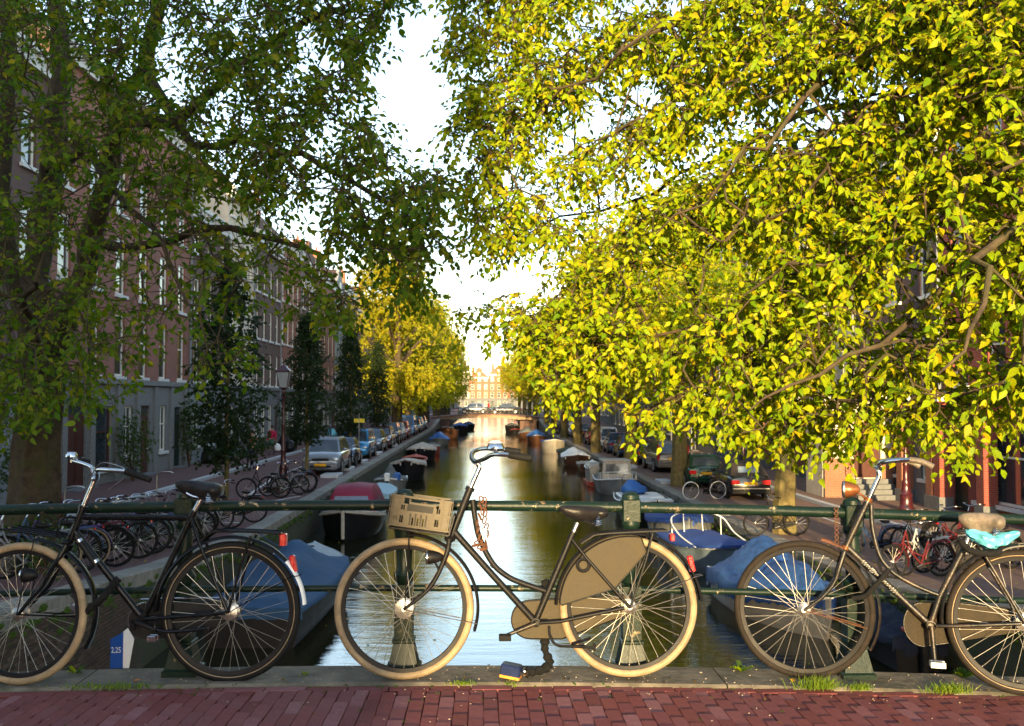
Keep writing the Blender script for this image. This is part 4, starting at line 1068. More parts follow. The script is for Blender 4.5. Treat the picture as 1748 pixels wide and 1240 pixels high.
    if not lo:
        # coat guard
        g=MB(); pg=[(rh.x+(Rw+.004)*math.cos(R(a)),rh.z+(Rw+.004)*math.sin(R(a))) for a in range(176,78,-6)]
        q1,q2=L(1101,942),L(1047,1003); pg+=[(q1.x,q1.z),(q2.x,q2.z),(L(958,1031).x,L(958,1031).z)]
        for y in (-.042,.040): g.prism(pg,y-.0015,y+.0015)
        g.build('coat_guard',M['beige'],rt)
        e=MB(); e.tube([Vector((a,-.046,b)) for a,b in pg]+[Vector((pg[0][0],-.046,pg[0][1]))],.004,5); e.build('coat_guard_edge',mt,rt,True)
        lk=MB(); lk.torus((L(994,963).x,-.05,L(994,963).z),.03,.009,24,8); lk.build('ring_lock',M['bmatt'],rt,True)
        kk=MB(); kk.tube(curve([L(936,1068)+Vector((0,-.05,0)),L(938,1085)+Vector((0,-.06,0)),L(950,1098)+Vector((0,-.06,0)),L(975,1100)+Vector((0,-.06,0)),L(1012,1102)+Vector((0,-.06,0))],k),.007,8)
        kk.tube([L(975,1096)+Vector((0,-.06,0)),L(1008,1091)+Vector((0,.02,0))],.007,8); kk.tube([L(1012,1107)+Vector((0,-.06,0)),L(1012,1094)+Vector((0,-.06,0))],.008,8); kk.build('kickstand',mt,rt,True)
        b_=MB(); 
        for y in (-.05,.05):
            b_.tube([fh+Vector((0,y,0)),L(814,1063)+Vector((0,y*.7,0))],.0025,5); b_.tube([rh+Vector((0,y,0)),L(1183,984)+Vector((0,y*.7,0)),L(1198,981)+Vector((0,y*.4,0))],.0022,5)
        b_.build('fender_stays',M['steel'],rt,True)
        hl_=MB(); c=L(739,949)+Vector((0,-.07,0)); hl_.lathe([(.0,-.035),(.033,-.030),(.036,-.02),(.033,.0),(.025,.03),(.012,.05),(.0,.054)],c,20,axis='x'); hl_.tube([c,c+Vector((.03,.02,-.06))],.006,6); o=hl_.build('headlight',M['bmatt'],rt,True)
        MB().lathe([(.0,-.038),(.03,-.034),(.037,-.028),(.037,-.022)],c,20,axis='x').build('lens_ring',M['chrome'],o,True)
        f2=L(1179,962); MB().bbox(-.014,.014,-.022,.022,-.04,.04,.006,Matrix.Translation(f2)@Matrix.Rotation(R(-12),4,'Y')).build('reflector',M['redl'],rt)
        fr=MB()
        for y in (-.1,-.035,.035,.1): fr.tube([L(668,898)+Vector((0,y,0)),L(767,912)+Vector((0,y,0))],.006,6)
        for q in (668,715,764): fr.tube([L(q,898+(q-668)*.14)+Vector((0,-.12,0)),L(q,898+(q-668)*.14)+Vector((0,.12,0))],.006,6)
        fr.tube([L(767,912)+Vector((0,-.1,0)),L(776,880)+Vector((0,-.1,0)),L(776,880)+Vector((0,.1,0)),L(767,912)+Vector((0,.1,0))],.006,6)
        for y in (-.06,.06): fr.tube([L(700,903)+Vector((0,y,0)),fh+Vector((0.005,y,0))],.003,5)
        fr.build('front_carrier',mt,rt,True)
    return rt,F
def P2(px,py,Y,z=0): v=at(px,py,Y); return Vector((v.x,Y,z))
bx=at(690,1157,5.09).x
mb_,FM=midbike((bx,5.09,zd(bx)+.001),R(.6),R(-3.0),'black step-through bicycle with cream tyres, beige coat guards and a crate, in the middle',None)
# crate
def crate():
    L=FM.L; A_=L(667,895); B_=L(765,908); ang=math.atan2(A_.z-B_.z,B_.x-A_.x)
    root=thing('crate','grey-brown plastic crate strapped on the front carrier of the middle bicycle','crate')
    root.matrix_world=FM.M@Matrix.Translation(Vector((A_.x,-.0,A_.z+.006)))@Matrix.Rotation(ang,4,'Y')
    W,D,H=(B_-A_).length,.27,.155
    def wall(W,rects,t=.008):
        m=MB(); xs=sorted({0,W}|{r[0] for r in rects}|{r[1] for r in rects}); zs=sorted({0,H}|{r[2] for r in rects}|{r[3] for r in rects})
        for i in range(len(xs)-1):
            for j in range(len(zs)-1):
                cx,cz=(xs[i]+xs[i+1])/2,(zs[j]+zs[j+1])/2
                if any(r[0]<cx<r[1] and r[2]<cz<r[3] for r in rects): continue
                m.box(xs[i],xs[i+1],0,t,zs[j],zs[j+1])
        for z in (.0,.074,H-.01): m.box(0,W,-.006,-.0005,z,z+.008)
        for q in (0,.145,.855,.985): m.box(q*W,q*W+.006,-.009,-.0065,0,H)
        return m
    r=[(.14*W+.02,.14*W+.045,.115,.145),(.14*W+.05,.8*W,.125,.143),(.72*W+.01,.80*W,.108,.124)]
    for q in (.17,.205,.77,.805): r.append((q*W,q*W+.007,.085,.108)); r.append((q*W-.003,q*W+.005,.02,.055))
    for q in (.37,.46,.55): r.append((q*W,q*W+.008,.012,.05))
    wall(W,r).build('side_panel',M['crate'],root).location=(0,-D/2,0)
    o=wall(W,r).build('side_panel',M['crate'],root); o.matrix_local=Matrix.Translation((W,D/2,0))@Matrix.Rotation(PI,4,'Z')
    for x,a in ((0,-PI/2),(W,PI/2)):
        rr=[(.06,D-.06,.11,.14)]+[(q,q+.02,.03,.09) for q in (.05,.1,.15,.2)]
        o=wall(D,rr).build('end_panel',M['crate'],root); o.matrix_local=Matrix.Translation((x,D/2 if x==0 else -D/2,0))@Matrix.Rotation(a,4,'Z')
    b=MB()
    for i in range(9): b.box(i*W/9+.004,(i+1)*W/9-.008,-D/2,D/2,.001,.006)
    b.box(0,W,-.01,.01,.0,.003); b.build('bottom',M['crate'],root)
    MB().box(.27*W,.71*W,-D/2-.003,-D/2+.004,.082,.115).build('label_field',M['cratedk'],root)
    rib=MB()
    for q in (.33,.42,.51,.6): rib.box(q*W,q*W+.006,-D/2-.006,-D/2+.002,.012,.07)
    rib.build('rib',M['cratedk'],root)
    for tx,px_,pz,s_ in (('C.O.L.',.28*W,.084,.012),('PL',.05*W,.03,.03)):
        text('lettering',tx,s_,M['beige'],root,(px_,-D/2-.005,pz),(PI/2,0,0))
crate()
# rusty chain with padlock on the curved tube
def chain():
    L=FM.L; root=thing('chain_lock','rusty chain with a grey padlock hung on the curved tube of the middle bicycle','lock'); root.matrix_world=FM.M.copy()
    def lk(c,ang,tw):
        m=MB(); pts=[]
        for k in range(13):
            a=2*PI*k/12; x=.0095*math.cos(a); z=.019*math.sin(a); pts.append(Vector((x,0,z)))
        m.tube(pts,.0037,6,cap=False); T=Matrix.Translation(c)@Matrix.Rotation(ang,4,'Y')@Matrix.Rotation(tw,4,'Z'); m.xf(T); m.build('chain_link',M['rust'],root,True)
    path=[(822,853),(820,864),(824,873),(819,882),(827,888),(815,893),(830,900),(816,905),(831,912),(818,918),(826,923),(830,930),(821,934),(812,931),(816,926),(826,938)]
    for i,(x,y) in enumerate(path): lk(L(x,y,-.03-.012*(i%2)),random.uniform(-.5,.5) if i<12 else 1.3,(i%2)*PI/2+.3)
    for i,(x,y) in enumerate([(827,855),(829,866),(828,876)]): lk(L(x,y,.02),.1,(i%2)*PI/2)
    c=L(827,908,-.045); MB().bbox(c.x-.013,c.x+.016,c.y-.012,c.y+.012,c.z-.035,c.z+.02,.005).build('padlock',M['steel'],root)
chain()
# heavy sleeved chain round the railing post, with blue lock case on the kerb
def heavy():
    root=thing('heavy_lock','black sleeved chain with dark blue lock case on the kerb below the middle bicycle','lock',(0,0,0))
    q=lambda x,y,Y:at(x,y,Y)
    pts=curve([q(932,992,5.24),q(930,1015,5.22),q(932,1050,5.23),q(931,1085,5.24),q(930,1108,5.24),q(938,1130,5.22)]+[Vector((q(935,1130,5.2).x,5.2,zd(0)+.035)),Vector((q(915,1140,5.14).x,5.14,zd(0)+.025)),Vector((q(898,1138,5.12).x,5.12,zd(0)+.028))],6)
    m=MB(); rr=[.021+.0045*math.sin(i*1.9)+.003*math.sin(i*.7) for i in range(len(pts))]; m.tube(pts,rr,12); m.ell(q(933,998,5.24),(.026,.02,.03),10,8); m.build('sleeve',M['sleeve'],root,True)
    c=q(873,1133,5.12); T=Matrix.Translation((c.x,5.12,zd(0)+.035))@Matrix.Rotation(R(-14),4,'Z')@Matrix.Rotation(R(8),4,'Y')
    MB().bbox(-.052,.05,-.035,.035,-.018,.036,.006,T).build('lock_case',M['lockblue'],root); MB().bbox(-.053,.051,-.036,.036,-.032,-.018,.003,T).build('orange_base',M['orange'],root)
    MB().tube(curve([T@Vector((.048,-.01,.0)),T@Vector((.07,-.012,.015)),T@Vector((.085,0,.0)),T@Vector((.07,.015,-.01))],4),.006,8).build('shackle',M['chrome'],root,True)
heavy()
# ---- left bicycle
def leftbike():
    b=at(38,1157,5.1); F=Frame(Vector((b.x,5.1,zd(b.x)+.002)),R(.5),R(-3.2)); L=F.L
    rt=tag(link('bicycle',None),'black diamond-frame bicycle at the left with a cream front tyre and white rear fender tip','bicycle'); rt.matrix_world=F.M
    Rw=.352; fh=L(36,1040); rh=L(394,1040); fh.z=rh.z=Rw; bb=L(244,1056); mt=M['bframe']; n=12
    fw=wheel('front_wheel',rt,fh,Rw,'cream',None,'rimblk',(.02,.033),36,72,tr=.02)
    fw.rotation_euler=(0,0,R(-9))
    wheel('rear_wheel',rt,rh,Rw,'rub','cream','rimblk',(.028,.04),36,72,tr=.02)
    f=MB(); ht,hb=L(141,869),L(124,913)
    f.tube([ht,hb],.0185,n); f.tube([ht+(ht-hb)*.12,ht],.0235,n); f.tube([hb,hb-(ht-hb)*.18],.022,n)
    f.tube([L(137,883),L(327,884)],.0155,n); f.tube([hb+(ht-hb)*.15,bb],.0175,n); f.tube([bb,L(326,884),L(332,872)],.0165,n)
    f.tube([bb+Vector((0,-.03,0)),bb+Vector((0,.03,0))],.024,n)
    for y in (-.058,.058):
        f.tube([bb+Vector((.02,y*.5,0)),bb+Vector((.12,y,.01)),rh+Vector((-.01,y,0))],.0095,n)
        f.tube([L(328,884)+Vector((0,y*.35,0)),L(345,925)+Vector((0,y,0)),rh+Vector((0,y,0))],.0085,n)
    f.build('frame',mt,rt,True)
    MB().tube([L(129,915,-.03),L(165,966,-.03)],.0155,n).build('pump',M['bmatt'],rt,True)
    MB().tube([L(134,922,-.03),L(137,926,-.03)],.0175,n).tube([L(162,957,-.03),L(165,961,-.03)],.0175,n).build('pump_clip',M['chrome'],rt,True)
    fk=MB()
    for y in (-.045,.045):
        e=fh+Vector((y*-.15,y,0)); P=curve([L(117,930)+Vector((0,y*.7,0)),L(108,950)+Vector((0,y,0)),L(93,972)+Vector((0,y,0)),L(78,1000)+Vector((0,y,0)),L(58,1022)+Vector((0,y,0)),e],5)
        fk.tube(P,[.0145-.006*i/(len(P)-1) for i in range(len(P))],n)
    fk.ell(L(116,926),(.03,.045,.02),10,8); fk.build('fork',mt,rt,True)
    hd=MB(); st=L(162,818); hd.tube([ht,st],.0125,n); hd.ell(st,(.018,.018,.018),10,8)
    hd.tube(curve([st,L(155,815)+Vector((0,.05,0)),L(143,806)+Vector((0,.12,0)),L(131,797)+Vector((0,.18,0)),L(124,786,.24),L(137,786,.27)],5),.011,n)
    hd.tube(curve([st,L(172,817)+Vector((0,-.05,0)),L(182,806)+Vector((0,-.12,0)),L(195,801)+Vector((0,-.2,0)),L(216,805,-.27)],5),.011,n)
    h=hd.build('handlebar',M['chrome'],rt,True)
    MB().tube([L(134,785,.27),L(152,790,.27)],.0165,n).build('grip',M['rub'],h,True); MB().tube([L(215,805,-.27),L(233,811,-.28),L(257,820,-.29)],[.018,.016,.0135],n).build('grip',M['rub'],h,True)
    c=L(122,779,.24); MB().lathe([(.0,.026),(.02,.022),(.03,.008),(.031,-.004),(.02,-.012),(.006,-.018),(.006,-.032)],c,20).build('bell',M['chrome'],h,True)
    MB().tube([L(214,815,-.28),L(185,838,-.2)],.0035,6).tube(curve([L(216,806,-.27),L(206,797,-.24),L(170,792,-.1),L(150,830,0),L(140,870,0)],6),.0025,5).build('brake_lever',M['steel'],h,True)
    MB().tube([L(330,876),L(343,853)],.0125,n).build('seat_post',M['chrome'],rt,True)
    sa=saddle(rt,L(300,826),L(378,836),.085,.21,M['leather'])
    cl=MB(); cl.tube(curve([L(318,842,-.02),L(330,848,-.02),L(345,850,-.02),L(362,852,-.02)],3),.007,8); cl.build('saddle_clamp',M['chrome'],sa,True)
    # chain case, disc with chrome edge
    m=MB(); cdk=L(246,1062); poly=[]
    for q in range(14):
        a=PI/2+PI*q/13; poly.append((cdk.x+.088*math.cos(a),cdk.z+.092*math.sin(a)))
    poly+=[(L(300,1090).x,L(300,1090).z),(rh.x+.02,rh.z-.05),(rh.x+.045,rh.z),(rh.x+.01,rh.z+.05),(L(280,1030).x,L(280,1030).z)]
    m.prism(poly,.03,.07); m.build('chain_case',M['dark'],rt)
    MB().tube([Vector((p[0],.028,p[1])) for p in poly[:9]],.004,6).tube([L(240,1024,.028),L(290,1022,.028),L(386,1021,.028)],.005,6).build('chrome_strip',M['chrome'],rt,True)
    cr=MB(); ca=bb+Vector((-.02,-.05,-.01)); pe=L(266,1076,-.06); cr.tube([ca,pe],[.0125,.01],n); pf=ca+(ca-pe)*1.0+Vector((0,.11,0)); cr.lathe([(.018,-.012),(.018,.012)],ca,10,axis='y'); c_=cr.build('crank',M['bmatt'],rt,True)
    p=MB(); pedal(p,pe+Vector((0,-.02,-.03)),.022); p.build('pedal',M['chrome'],c_)
    kk=MB(); kk.tube(curve([L(264,1062,-.05),L(266,1074,-.05),L(285,1079,-.06),L(320,1077,-.07),L(356,1073,-.07)],5),.0085,8); kk.bbox(L(262,0).x,L(270,0).x,-.06,-.03,L(0,1076).z,L(0,1062).z,.003); kk.build('kickstand',mt,rt,True)
    ff=fender('front_fender',rt,fh,Rw+.02,R(-28),R(80),mt)
    fender('rear_fender',rt,rh,Rw+.02,R(42),R(180),mt); fender('white_fender_tip',rt,rh,Rw+.0205,R(5),R(42),M['white'],w_=.0285)
    st_=MB()
    for y in (-.05,.05): st_.tube([fh+Vector((0,y,0)),L(140,1052)+Vector((0,y*.6,0))],.004,5); st_.tube([rh+Vector((0,y,0)),L(498,984)+Vector((0,y*.7,0)),L(514,982)+Vector((0,y*.4,0))],.0025,5)
    st_.build('fender_stays',mt,rt,True)
    ca_=MB()
    for y in (-.06,-.02,.02,.06): ca_.tube(curve([L(347,923)+Vector((0,y,0)),L(360,912)+Vector((0,y,0)),L(378,906)+Vector((0,y,0)),L(440,907)+Vector((0,y,0)),L(481,910)+Vector((0,y,0))],4),.0062,6)
    ca_.tube([L(481,910,-.06),L(481,910,.06)],.006,6)
    for y in (-.066,.066): ca_.tube([L(433,914)+Vector((0,y,0)),L(420,950)+Vector((0,y,0)),rh+Vector((0,y,0))],.0065,6)
    ca_.build('carrier',mt,rt,True)
    fc=MB()
    for y in (-.1,-.035,.035,.1): fc.tube([L(16,901)+Vector((0,y,0)),L(118,916)+Vector((0,y,0))],.0055,6)
    fc.tube([L(16,901,-.1),L(16,901,.1)],.0055,6); fc.tube(curve([L(98,914,-.1),L(101,896,-.1),L(108,885,-.06),L(128,884,.0),L(140,890,.06)],4),.0065,7); fc.tube([L(98,914,.1),L(102,890,.1),L(108,885,-.06)],.006,6)
    for y in (-.06,.06): fc.tube([L(70,908)+Vector((0,y,0)),fh+Vector((.005,y,0))],.003,5)
    fc.build('front_carrier',mt,rt,True)
    c=L(48,982,-.05); o=MB().lathe([(.0,-.036),(.03,-.032),(.036,-.02),(.035,.0),(.027,.03),(.012,.048),(.0,.052)],c,20,axis='x').tube([c,c+Vector((.06,.0,.04)),L(84,972,-.04)],.006,6).build('headlight',M['bmatt'],rt,True)
    MB().lathe([(.0,-.04),(.028,-.036),(.034,-.03),(.036,-.024)],c,20,axis='x').build('lens_ring',M['chrome'],o,True)
    MB().bbox(-.017,.017,-.028,.028,-.03,.03,.006,Matrix.Translation(L(484,921))).build('rear_light',M['redl'],rt)
    MB().bbox(-.014,.014,-.022,.022,-.042,.042,.006,Matrix.Translation(L(501,962))@Matrix.Rotation(R(-12),4,'Y')).build('reflector',M['redl'],rt)
    # fabric sleeved cable lock
    pts=curve([L(203,988,-.04),L(196,995,-.05),L(186,1008,-.06),L(170,1026,-.06),L(152,1040,-.05),L(144,1046,-.04)],5)
    lr=thing('chain_lock','thick black fabric chain lock joining the frame and front wheel of the left bicycle','lock'); lr.matrix_world=F.M.copy()
    MB().tube(pts,[.019+.003*math.sin(i*2.1) for i in range(len(pts))],12).build('sleeve',M['sleeve'],lr,True)
    T=Matrix.Translation(L(129,1039,-.045))@Matrix.Rotation(R(40),4,'Y'); MB().bbox(-.028,.028,-.012,.012,-.012,.014,.004,T).build('padlock',M['chrome'],lr); MB().bbox(-.03,.0,-.013,.013,.012,.04,.006,T@Matrix.Translation((-.03,0,.02))).build('ring_lock',M['dark'],lr)
leftbike()
# ---- right bicycle
def rightbike():
    a=at(1371,1145,5.17); b=at(1746,1172,4.86); yaw=math.atan2(4.86-5.17,b.x-a.x)
    F=Frame(Vector((a.x,5.17,zd(a.x)+.004)),yaw,R(-3.2)); L=F.L
    rt=tag(link('bicycle',None),'weathered black step-through bicycle at the right with a dusty saddle and peeling white lettering','bicycle'); rt.matrix_world=F.M
    Rw=.355; fh=L(1372,1037); rh=L(1746,1056); fh.z=Rw; rh.z=Rw-.005; bb=L(1588,1067); mt=M['worn']; n=12
    wheel('front_wheel',rt,fh,Rw,'brown_t',None,'rimblk',(.02,.032),36,72,tr=.018); wheel('rear_wheel',rt,rh,Rw,'brown_t','cream','rimblk',(.028,.04),36,72,tr=.02)
    f=MB(); ht,hb=L(1480,858),L(1444,934)
    f.tube([ht,hb],.0165,n); f.tube([hb+(ht-hb)*.02,bb],.0165,n)
    f.tube(curve([L(1487,862),L(1489,900),L(1500,945),L(1515,968),L(1532,983),L(1567,1002),L(1607,1018)],5),.0115,n)
    f.tube([bb,L(1604,1018),L(1650,928)],.0155,n); f.tube([bb+Vector((0,-.03,0)),bb+Vector((0,.03,0))],.024,n); f.tube([L(1512,976),L(1520,968)],.008,6)
    for y in (-.055,.055):
        f.tube([bb+Vector((.02,y*.5,0)),bb+Vector((.12,y,.01)),rh+Vector((-.02,y,0))],.0095,n); f.tube([L(1672,935)+Vector((0,y*.5,0)),L(1695,975)+Vector((0,y,0)),rh+Vector((0,y,0))],.009,n)
    f.build('frame',mt,rt,True)
    MB().tube([ht+(ht-hb)*.02,ht+(ht-hb)*.1],.022,n).tube([hb-(ht-hb)*.05,hb+(ht-hb)*.02],.021,n).build('headset_ring',M['copper'],rt,True)
    lt=MB(); A_=hb+(ht-hb)*.02; 
    # worn white letters on the down tube
    dv=(bb-A_).normalized(); up=Vector((-dv.z,0,dv.x)); 
    for k,t in enumerate([.2,.225,.25,.27,.3,.32,.345,.44,.465,.49,.52,.55,.575,.6]):
        c=A_+(bb-A_)*t+Vector((0,-.0163,0)); w_=random.uniform(.003,.006); h_=random.uniform(.007,.012)
        v=[c+dv*w_*s1+up*h_*s2+Vector((0,(.0 if abs(s2)<1 else .0035),0)) for s1,s2 in ((-1,-1),(1,-.6),(1.2,1),(-.6,.9))]; lt.add(v,[(0,1,2,3)])
    lt.build('lettering',M['white'],rt)
    fk=MB()
    for y in (-.045,.045):
        P=curve([L(1441,941)+Vector((0,y*.7,0)),L(1433,965)+Vector((0,y,0)),L(1424,992)+Vector((0,y,0)),L(1406,1015)+Vector((0,y,0)),L(1390,1028)+Vector((0,y,0)),fh+Vector((0,y,0))],5)
        fk.tube(P,[.0135-.006*i/(len(P)-1) for i in range(len(P))],n)
    fk.build('fork',mt,rt,True)
    hd=MB(); st=L(1501,812); hd.tube([ht,st],.0125,n); hd.tube(curve([st,L(1500,803),L(1503,798)],3),.014,n)
    for s in (-1,1): hd.tube(curve([L(1502,800)+Vector((0,0,0)),L(1496,797)+Vector((0,s*.08,0)),L(1502,790)+Vector((0,s*.17,.0)),L(1525,786)+Vector((0,s*.24,0)),L(1545,785)+Vector((0,s*.26,.0))],5),.011,n)
    h=hd.build('handlebar',M['chrome'],rt,True)
    for s in (-1,1): MB().tube(curve([L(1543,785)+Vector((0,s*.26,0)),L(1562,788)+Vector((0,s*.265,0)),L(1581,797)+Vector((0,s*.27,0))],3),[.015]*6+[.017],n).build('grip',M['tan'],h,True)
    c=L(1455,836,-.02); o=MB().lathe([(.0,-.05),(.04,-.045),(.044,-.035),(.036,0),(.022,.03),(.0,.04)],c,20,axis='x').tube([c,c+Vector((.05,.0,-.03)),L(1478,852)],.006,6).build('headlight',M['copper'],rt,True)
    MB().lathe([(.0,-.046),(.036,-.052),(.045,-.046),(.045,-.038)],c,20,axis='x').build('lens_ring',M['steel'],o,True)
    MB().tube([L(1648,931),L(1658,905)],.0125,n).build('seat_post',M['steel'],rt,True)
    saddle(rt,L(1636,884),L(1712,890),.095,.22,M['tan'])
    m=MB(); cdk=L(1577,1068); poly=[]
    for q in range(14):
        a_=PI/2+PI*q/13; poly.append((cdk.x+.092*math.cos(a_),cdk.z+.108*math.sin(a_)))
    poly+=[(L(1630,1098).x,L(1630,1098).z),(rh.x-.02,rh.z-.055),(rh.x+.03,rh.z-.02),(rh.x+.01,rh.z+.05),(L(1640,1032).x,L(1640,1032).z)]
    m.prism(poly,.03,.075); m.build('chain_case',M['case_r'],rt); MB().tube([Vector((p[0],.028,p[1])) for p in poly[:15]+[poly[-2],poly[-1]]],.003,6).build('chain_case_rim',M['worn'],rt,True)
    cr=MB(); ca=bb+Vector((0,-.045,0)); pe=L(1596,1130,-.055); cr.tube([ca,pe],[.013,.01],n); cr.lathe([(.02,-.012),(.02,.012)],ca,10,axis='y'); c_=cr.build('crank',M['worn'],rt,True)
    p=MB(); pedal(p,pe+Vector((.005,-.03,.0)),.036); p.build('pedal',M['steel'],c_)
    fender('front_fender',rt,fh,Rw+.016,R(-30),R(62),mt); fender('fender_nose',rt,fh,Rw+.020,R(58),R(76),M['rust'],w_=.024); fender('rear_fender',rt,rh,Rw+.018,R(0),R(186),mt)
    st_=MB()
    for y in (-.045,.045): st_.tube([fh+Vector((0,y,0)),L(1480,1072)+Vector((0,y*.6,0))],.0028,5)
    st_.build('fender_stays',M['rust'],rt,True)
    ca_=MB()
    for y in (-.06,.06): ca_.tube(curve([L(1700,943)+Vector((0,y,0)),L(1715,935)+Vector((0,y,0)),L(1748,930)+Vector((0,y,0)),L(1830,930)+Vector((0,y,0))],4),.0065,6); ca_.tube([L(1800,930)+Vector((0,y,0)),rh+Vector((0,y,0))],.006,6)
    for x in (1740,1775,1828): ca_.tube([L(x,930,-.06),L(x,930,.06)],.005,6)
    ca_.build('carrier',mt,rt,True)
    # plastic film tied under the saddle
    m=MB(); c0=L(1692,914); rings=[]
    for i in range(15):
        t=i/14; cx=L(1648+92*t,913).x; cz=L(1650,908+14*math.sin(PI*t)).z; w_=(.018+.05*math.sin(PI*t**.8)); ring=[]
        for k in range(16):
            a_=2*PI*k/16; nn=1+.45*mnoise.noise(Vector((t*6,k*.9,3))); ring.append((cx+.008*mnoise.noise(Vector((t*9,k,1))),w_*1.1*math.cos(a_)*nn,cz+w_*.62*math.sin(a_)*nn))
        rings.append(ring)
    m.loft(rings); bg_=m.build('plastic_bag',M['bluebag'],None,True,ang=25); bg_.matrix_world=F.M.copy(); tag(bg_,'crumpled light blue plastic bag tied under the saddle of the right bicycle','bag')
    m=MB(); pts=curve([L(1640,925,-.06),L(1660,942,-.08),L(1700,945,-.07),L(1712,935,-.03)],6); m.tube(pts,.016,10); o=m.build('saddle_strap',M['sleeve'],rt,True)
    lr=thing('chain_lock','dark fabric lock hanging between the frame and front wheel of the right bicycle','lock'); lr.matrix_world=F.M.copy()
    MB().tube(curve([L(1518,972,-.03),L(1505,988,-.05),L(1490,1004,-.05),L(1476,1018,-.04),L(1455,1022,-.03)],5),.013,10).build('sleeve',M['sleeve'],lr,True)
rightbike()
# small dangling chain on the fourth post
m=MB()
for i in range(8): m.torus((0,0,-.025*i),.010,.0025,10,5)
p_=at(1428,898,5.2); tag(m.build('hanging_chain',M['rust'],None,True,loc=(p_.x,5.2,p_.z+.09)),'short rusty chain dangling beside the fourth rail post','chain')
# ---- parked bicycles: a few sources, copied
LOW=Frame(Vector((bx,5.09,0)),0,0)
def lowbike(paint,tyre,label,group,bars='chrome'):
    rt,_=midbike(None,0,0,label,group,lo=True,paint=paint,F=LOW,tyre=tyre,bars=bars); return rt
GL='parked bicycles in the rack on the left quay'
_src=[]
def mkmat(n,c): return pm(n,c,.35,0,.2,20,.05)
BP=[('bmatt','rub','black'),('bp_blue','rub','dark blue'),('bp_red','rub','dark red'),('bp_grey','brown_t','grey'),('bp_green','rub','dark green'),('bp_purple','cream','purple')]
M['bp_blue']=mkmat('blue_bike_paint',(.02,.05,.12)); M['bp_red']=mkmat('red_bike_paint',(.1,.012,.015)); M['bp_grey']=mkmat('grey_bike_paint',(.2,.2,.22)); M['bp_green']=mkmat('green_bike_paint',(.015,.06,.03)); M['bp_purple']=mkmat('purple_bike_paint',(.05,.03,.12)); M['bp_white']=mkmat('white_bike_paint',(.35,.35,.35))
_used={}
def parked(kind,x,y,h,rz,label,group,lean=R(4),tyre=None):
    key=(kind,tyre)
    p=dict((a,(a,b,c)) for a,b,c in BP)[kind] if kind in [a for a,b,c in BP] else (kind,'rub','')
    if key not in _used:
        o=lowbike(p[0],tyre or p[1],label,group); _used[key]=o
    else: o=copy_tree(_used[key],label=label); 
    if group: o['group']=group
    elif 'group' in o: del o['group']
    o.matrix_world=Matrix.Translation((x,y,h(y)))@Matrix.Rotation(rz,4,'Z')@Matrix.Rotation(lean,4,'X')@Matrix.Translation((-.57,0,0)); return o
rows=[(15.6, -7.11, 'bp_grey', 'pale-wheeled grey bicycle, nearest of the rack beside the big trunk', 32, 'cream'), (16.34, -7.06, 'bp_blue', 'blue-grey bicycle second from the trunk in the left rack', 32, None), (17.08, -7.21, 'bp_purple', 'purple bicycle third from the trunk in the left rack', 32, None), (17.82, -7.03, 'bmatt', 'black bicycle fourth from the trunk in the left rack', 8, None), (18.56, -7.41, 'bp_red', 'nearer of the two dark red bicycles in the left rack', 26, None), (19.3, -7.12, 'bmatt', 'plain black bicycle right after the nearer dark red one in the left rack', 14, None), (20.04, -7.09, 'bp_green', 'nearer dark green bicycle in the left rack', 26, None), (20.78, -7.24, 'bp_grey', 'grey bicycle after the nearer dark green one in the left rack', 32, None), (21.52, -7.21, 'bp_blue', 'blue bicycle in the left rack behind the left bicycle saddle', 14, None), (22.26, -7.1, 'bmatt', 'black bicycle between the blue and the purple one in the left rack', 14, None), (23.0, -7.39, 'bp_purple', 'purple bicycle in the far half of the left rack', 32, None), (23.74, -7.18, 'bmatt', 'black bicycle whose wheel shows right of the second rail post', 8, None), (24.48, -7.3, 'bp_grey', 'grey bicycle near the far end of the left rack', 8, None), (25.22, -7.07, 'bmatt', 'black bicycle next to last in the left rack', 32, None), (25.96, -7.02, 'bp_red', 'red bicycle at the far end of the left rack', 8, None)]
for y,x,k,lb,dg,ty in rows: parked(k,x,y,hl,R(dg),lb,GL,lean=R(random.uniform(-3,6)),tyre=ty)
parked('bmatt',-6.75,27.4,hl,R(12),'black bicycle with a dark front crate standing beside the pale bay marking',None,lean=R(3))
for y,x,k,lb,dg in [(34.2,-7.4,'bmatt','black bicycle with a bag leaning on the lantern post at the quay',10),(35.2,-6.9,'bp_grey','grey bicycle just behind the lantern post in front of the silver car',28),(35.9,-6.7,'bmatt','black bicycle in front of the silver car, nearest the canal',35),(36.6,-6.9,'bp_blue','blue bicycle closest to the silver car bumper',24)]: parked(k,x,y,hl,R(dg),lb,'bicycles round the lantern post',lean=R(random.uniform(-3,5)))
parked('bmatt',-6.45,50,hl,R(80),'dark bicycle standing alongside the small dark blue car',None)
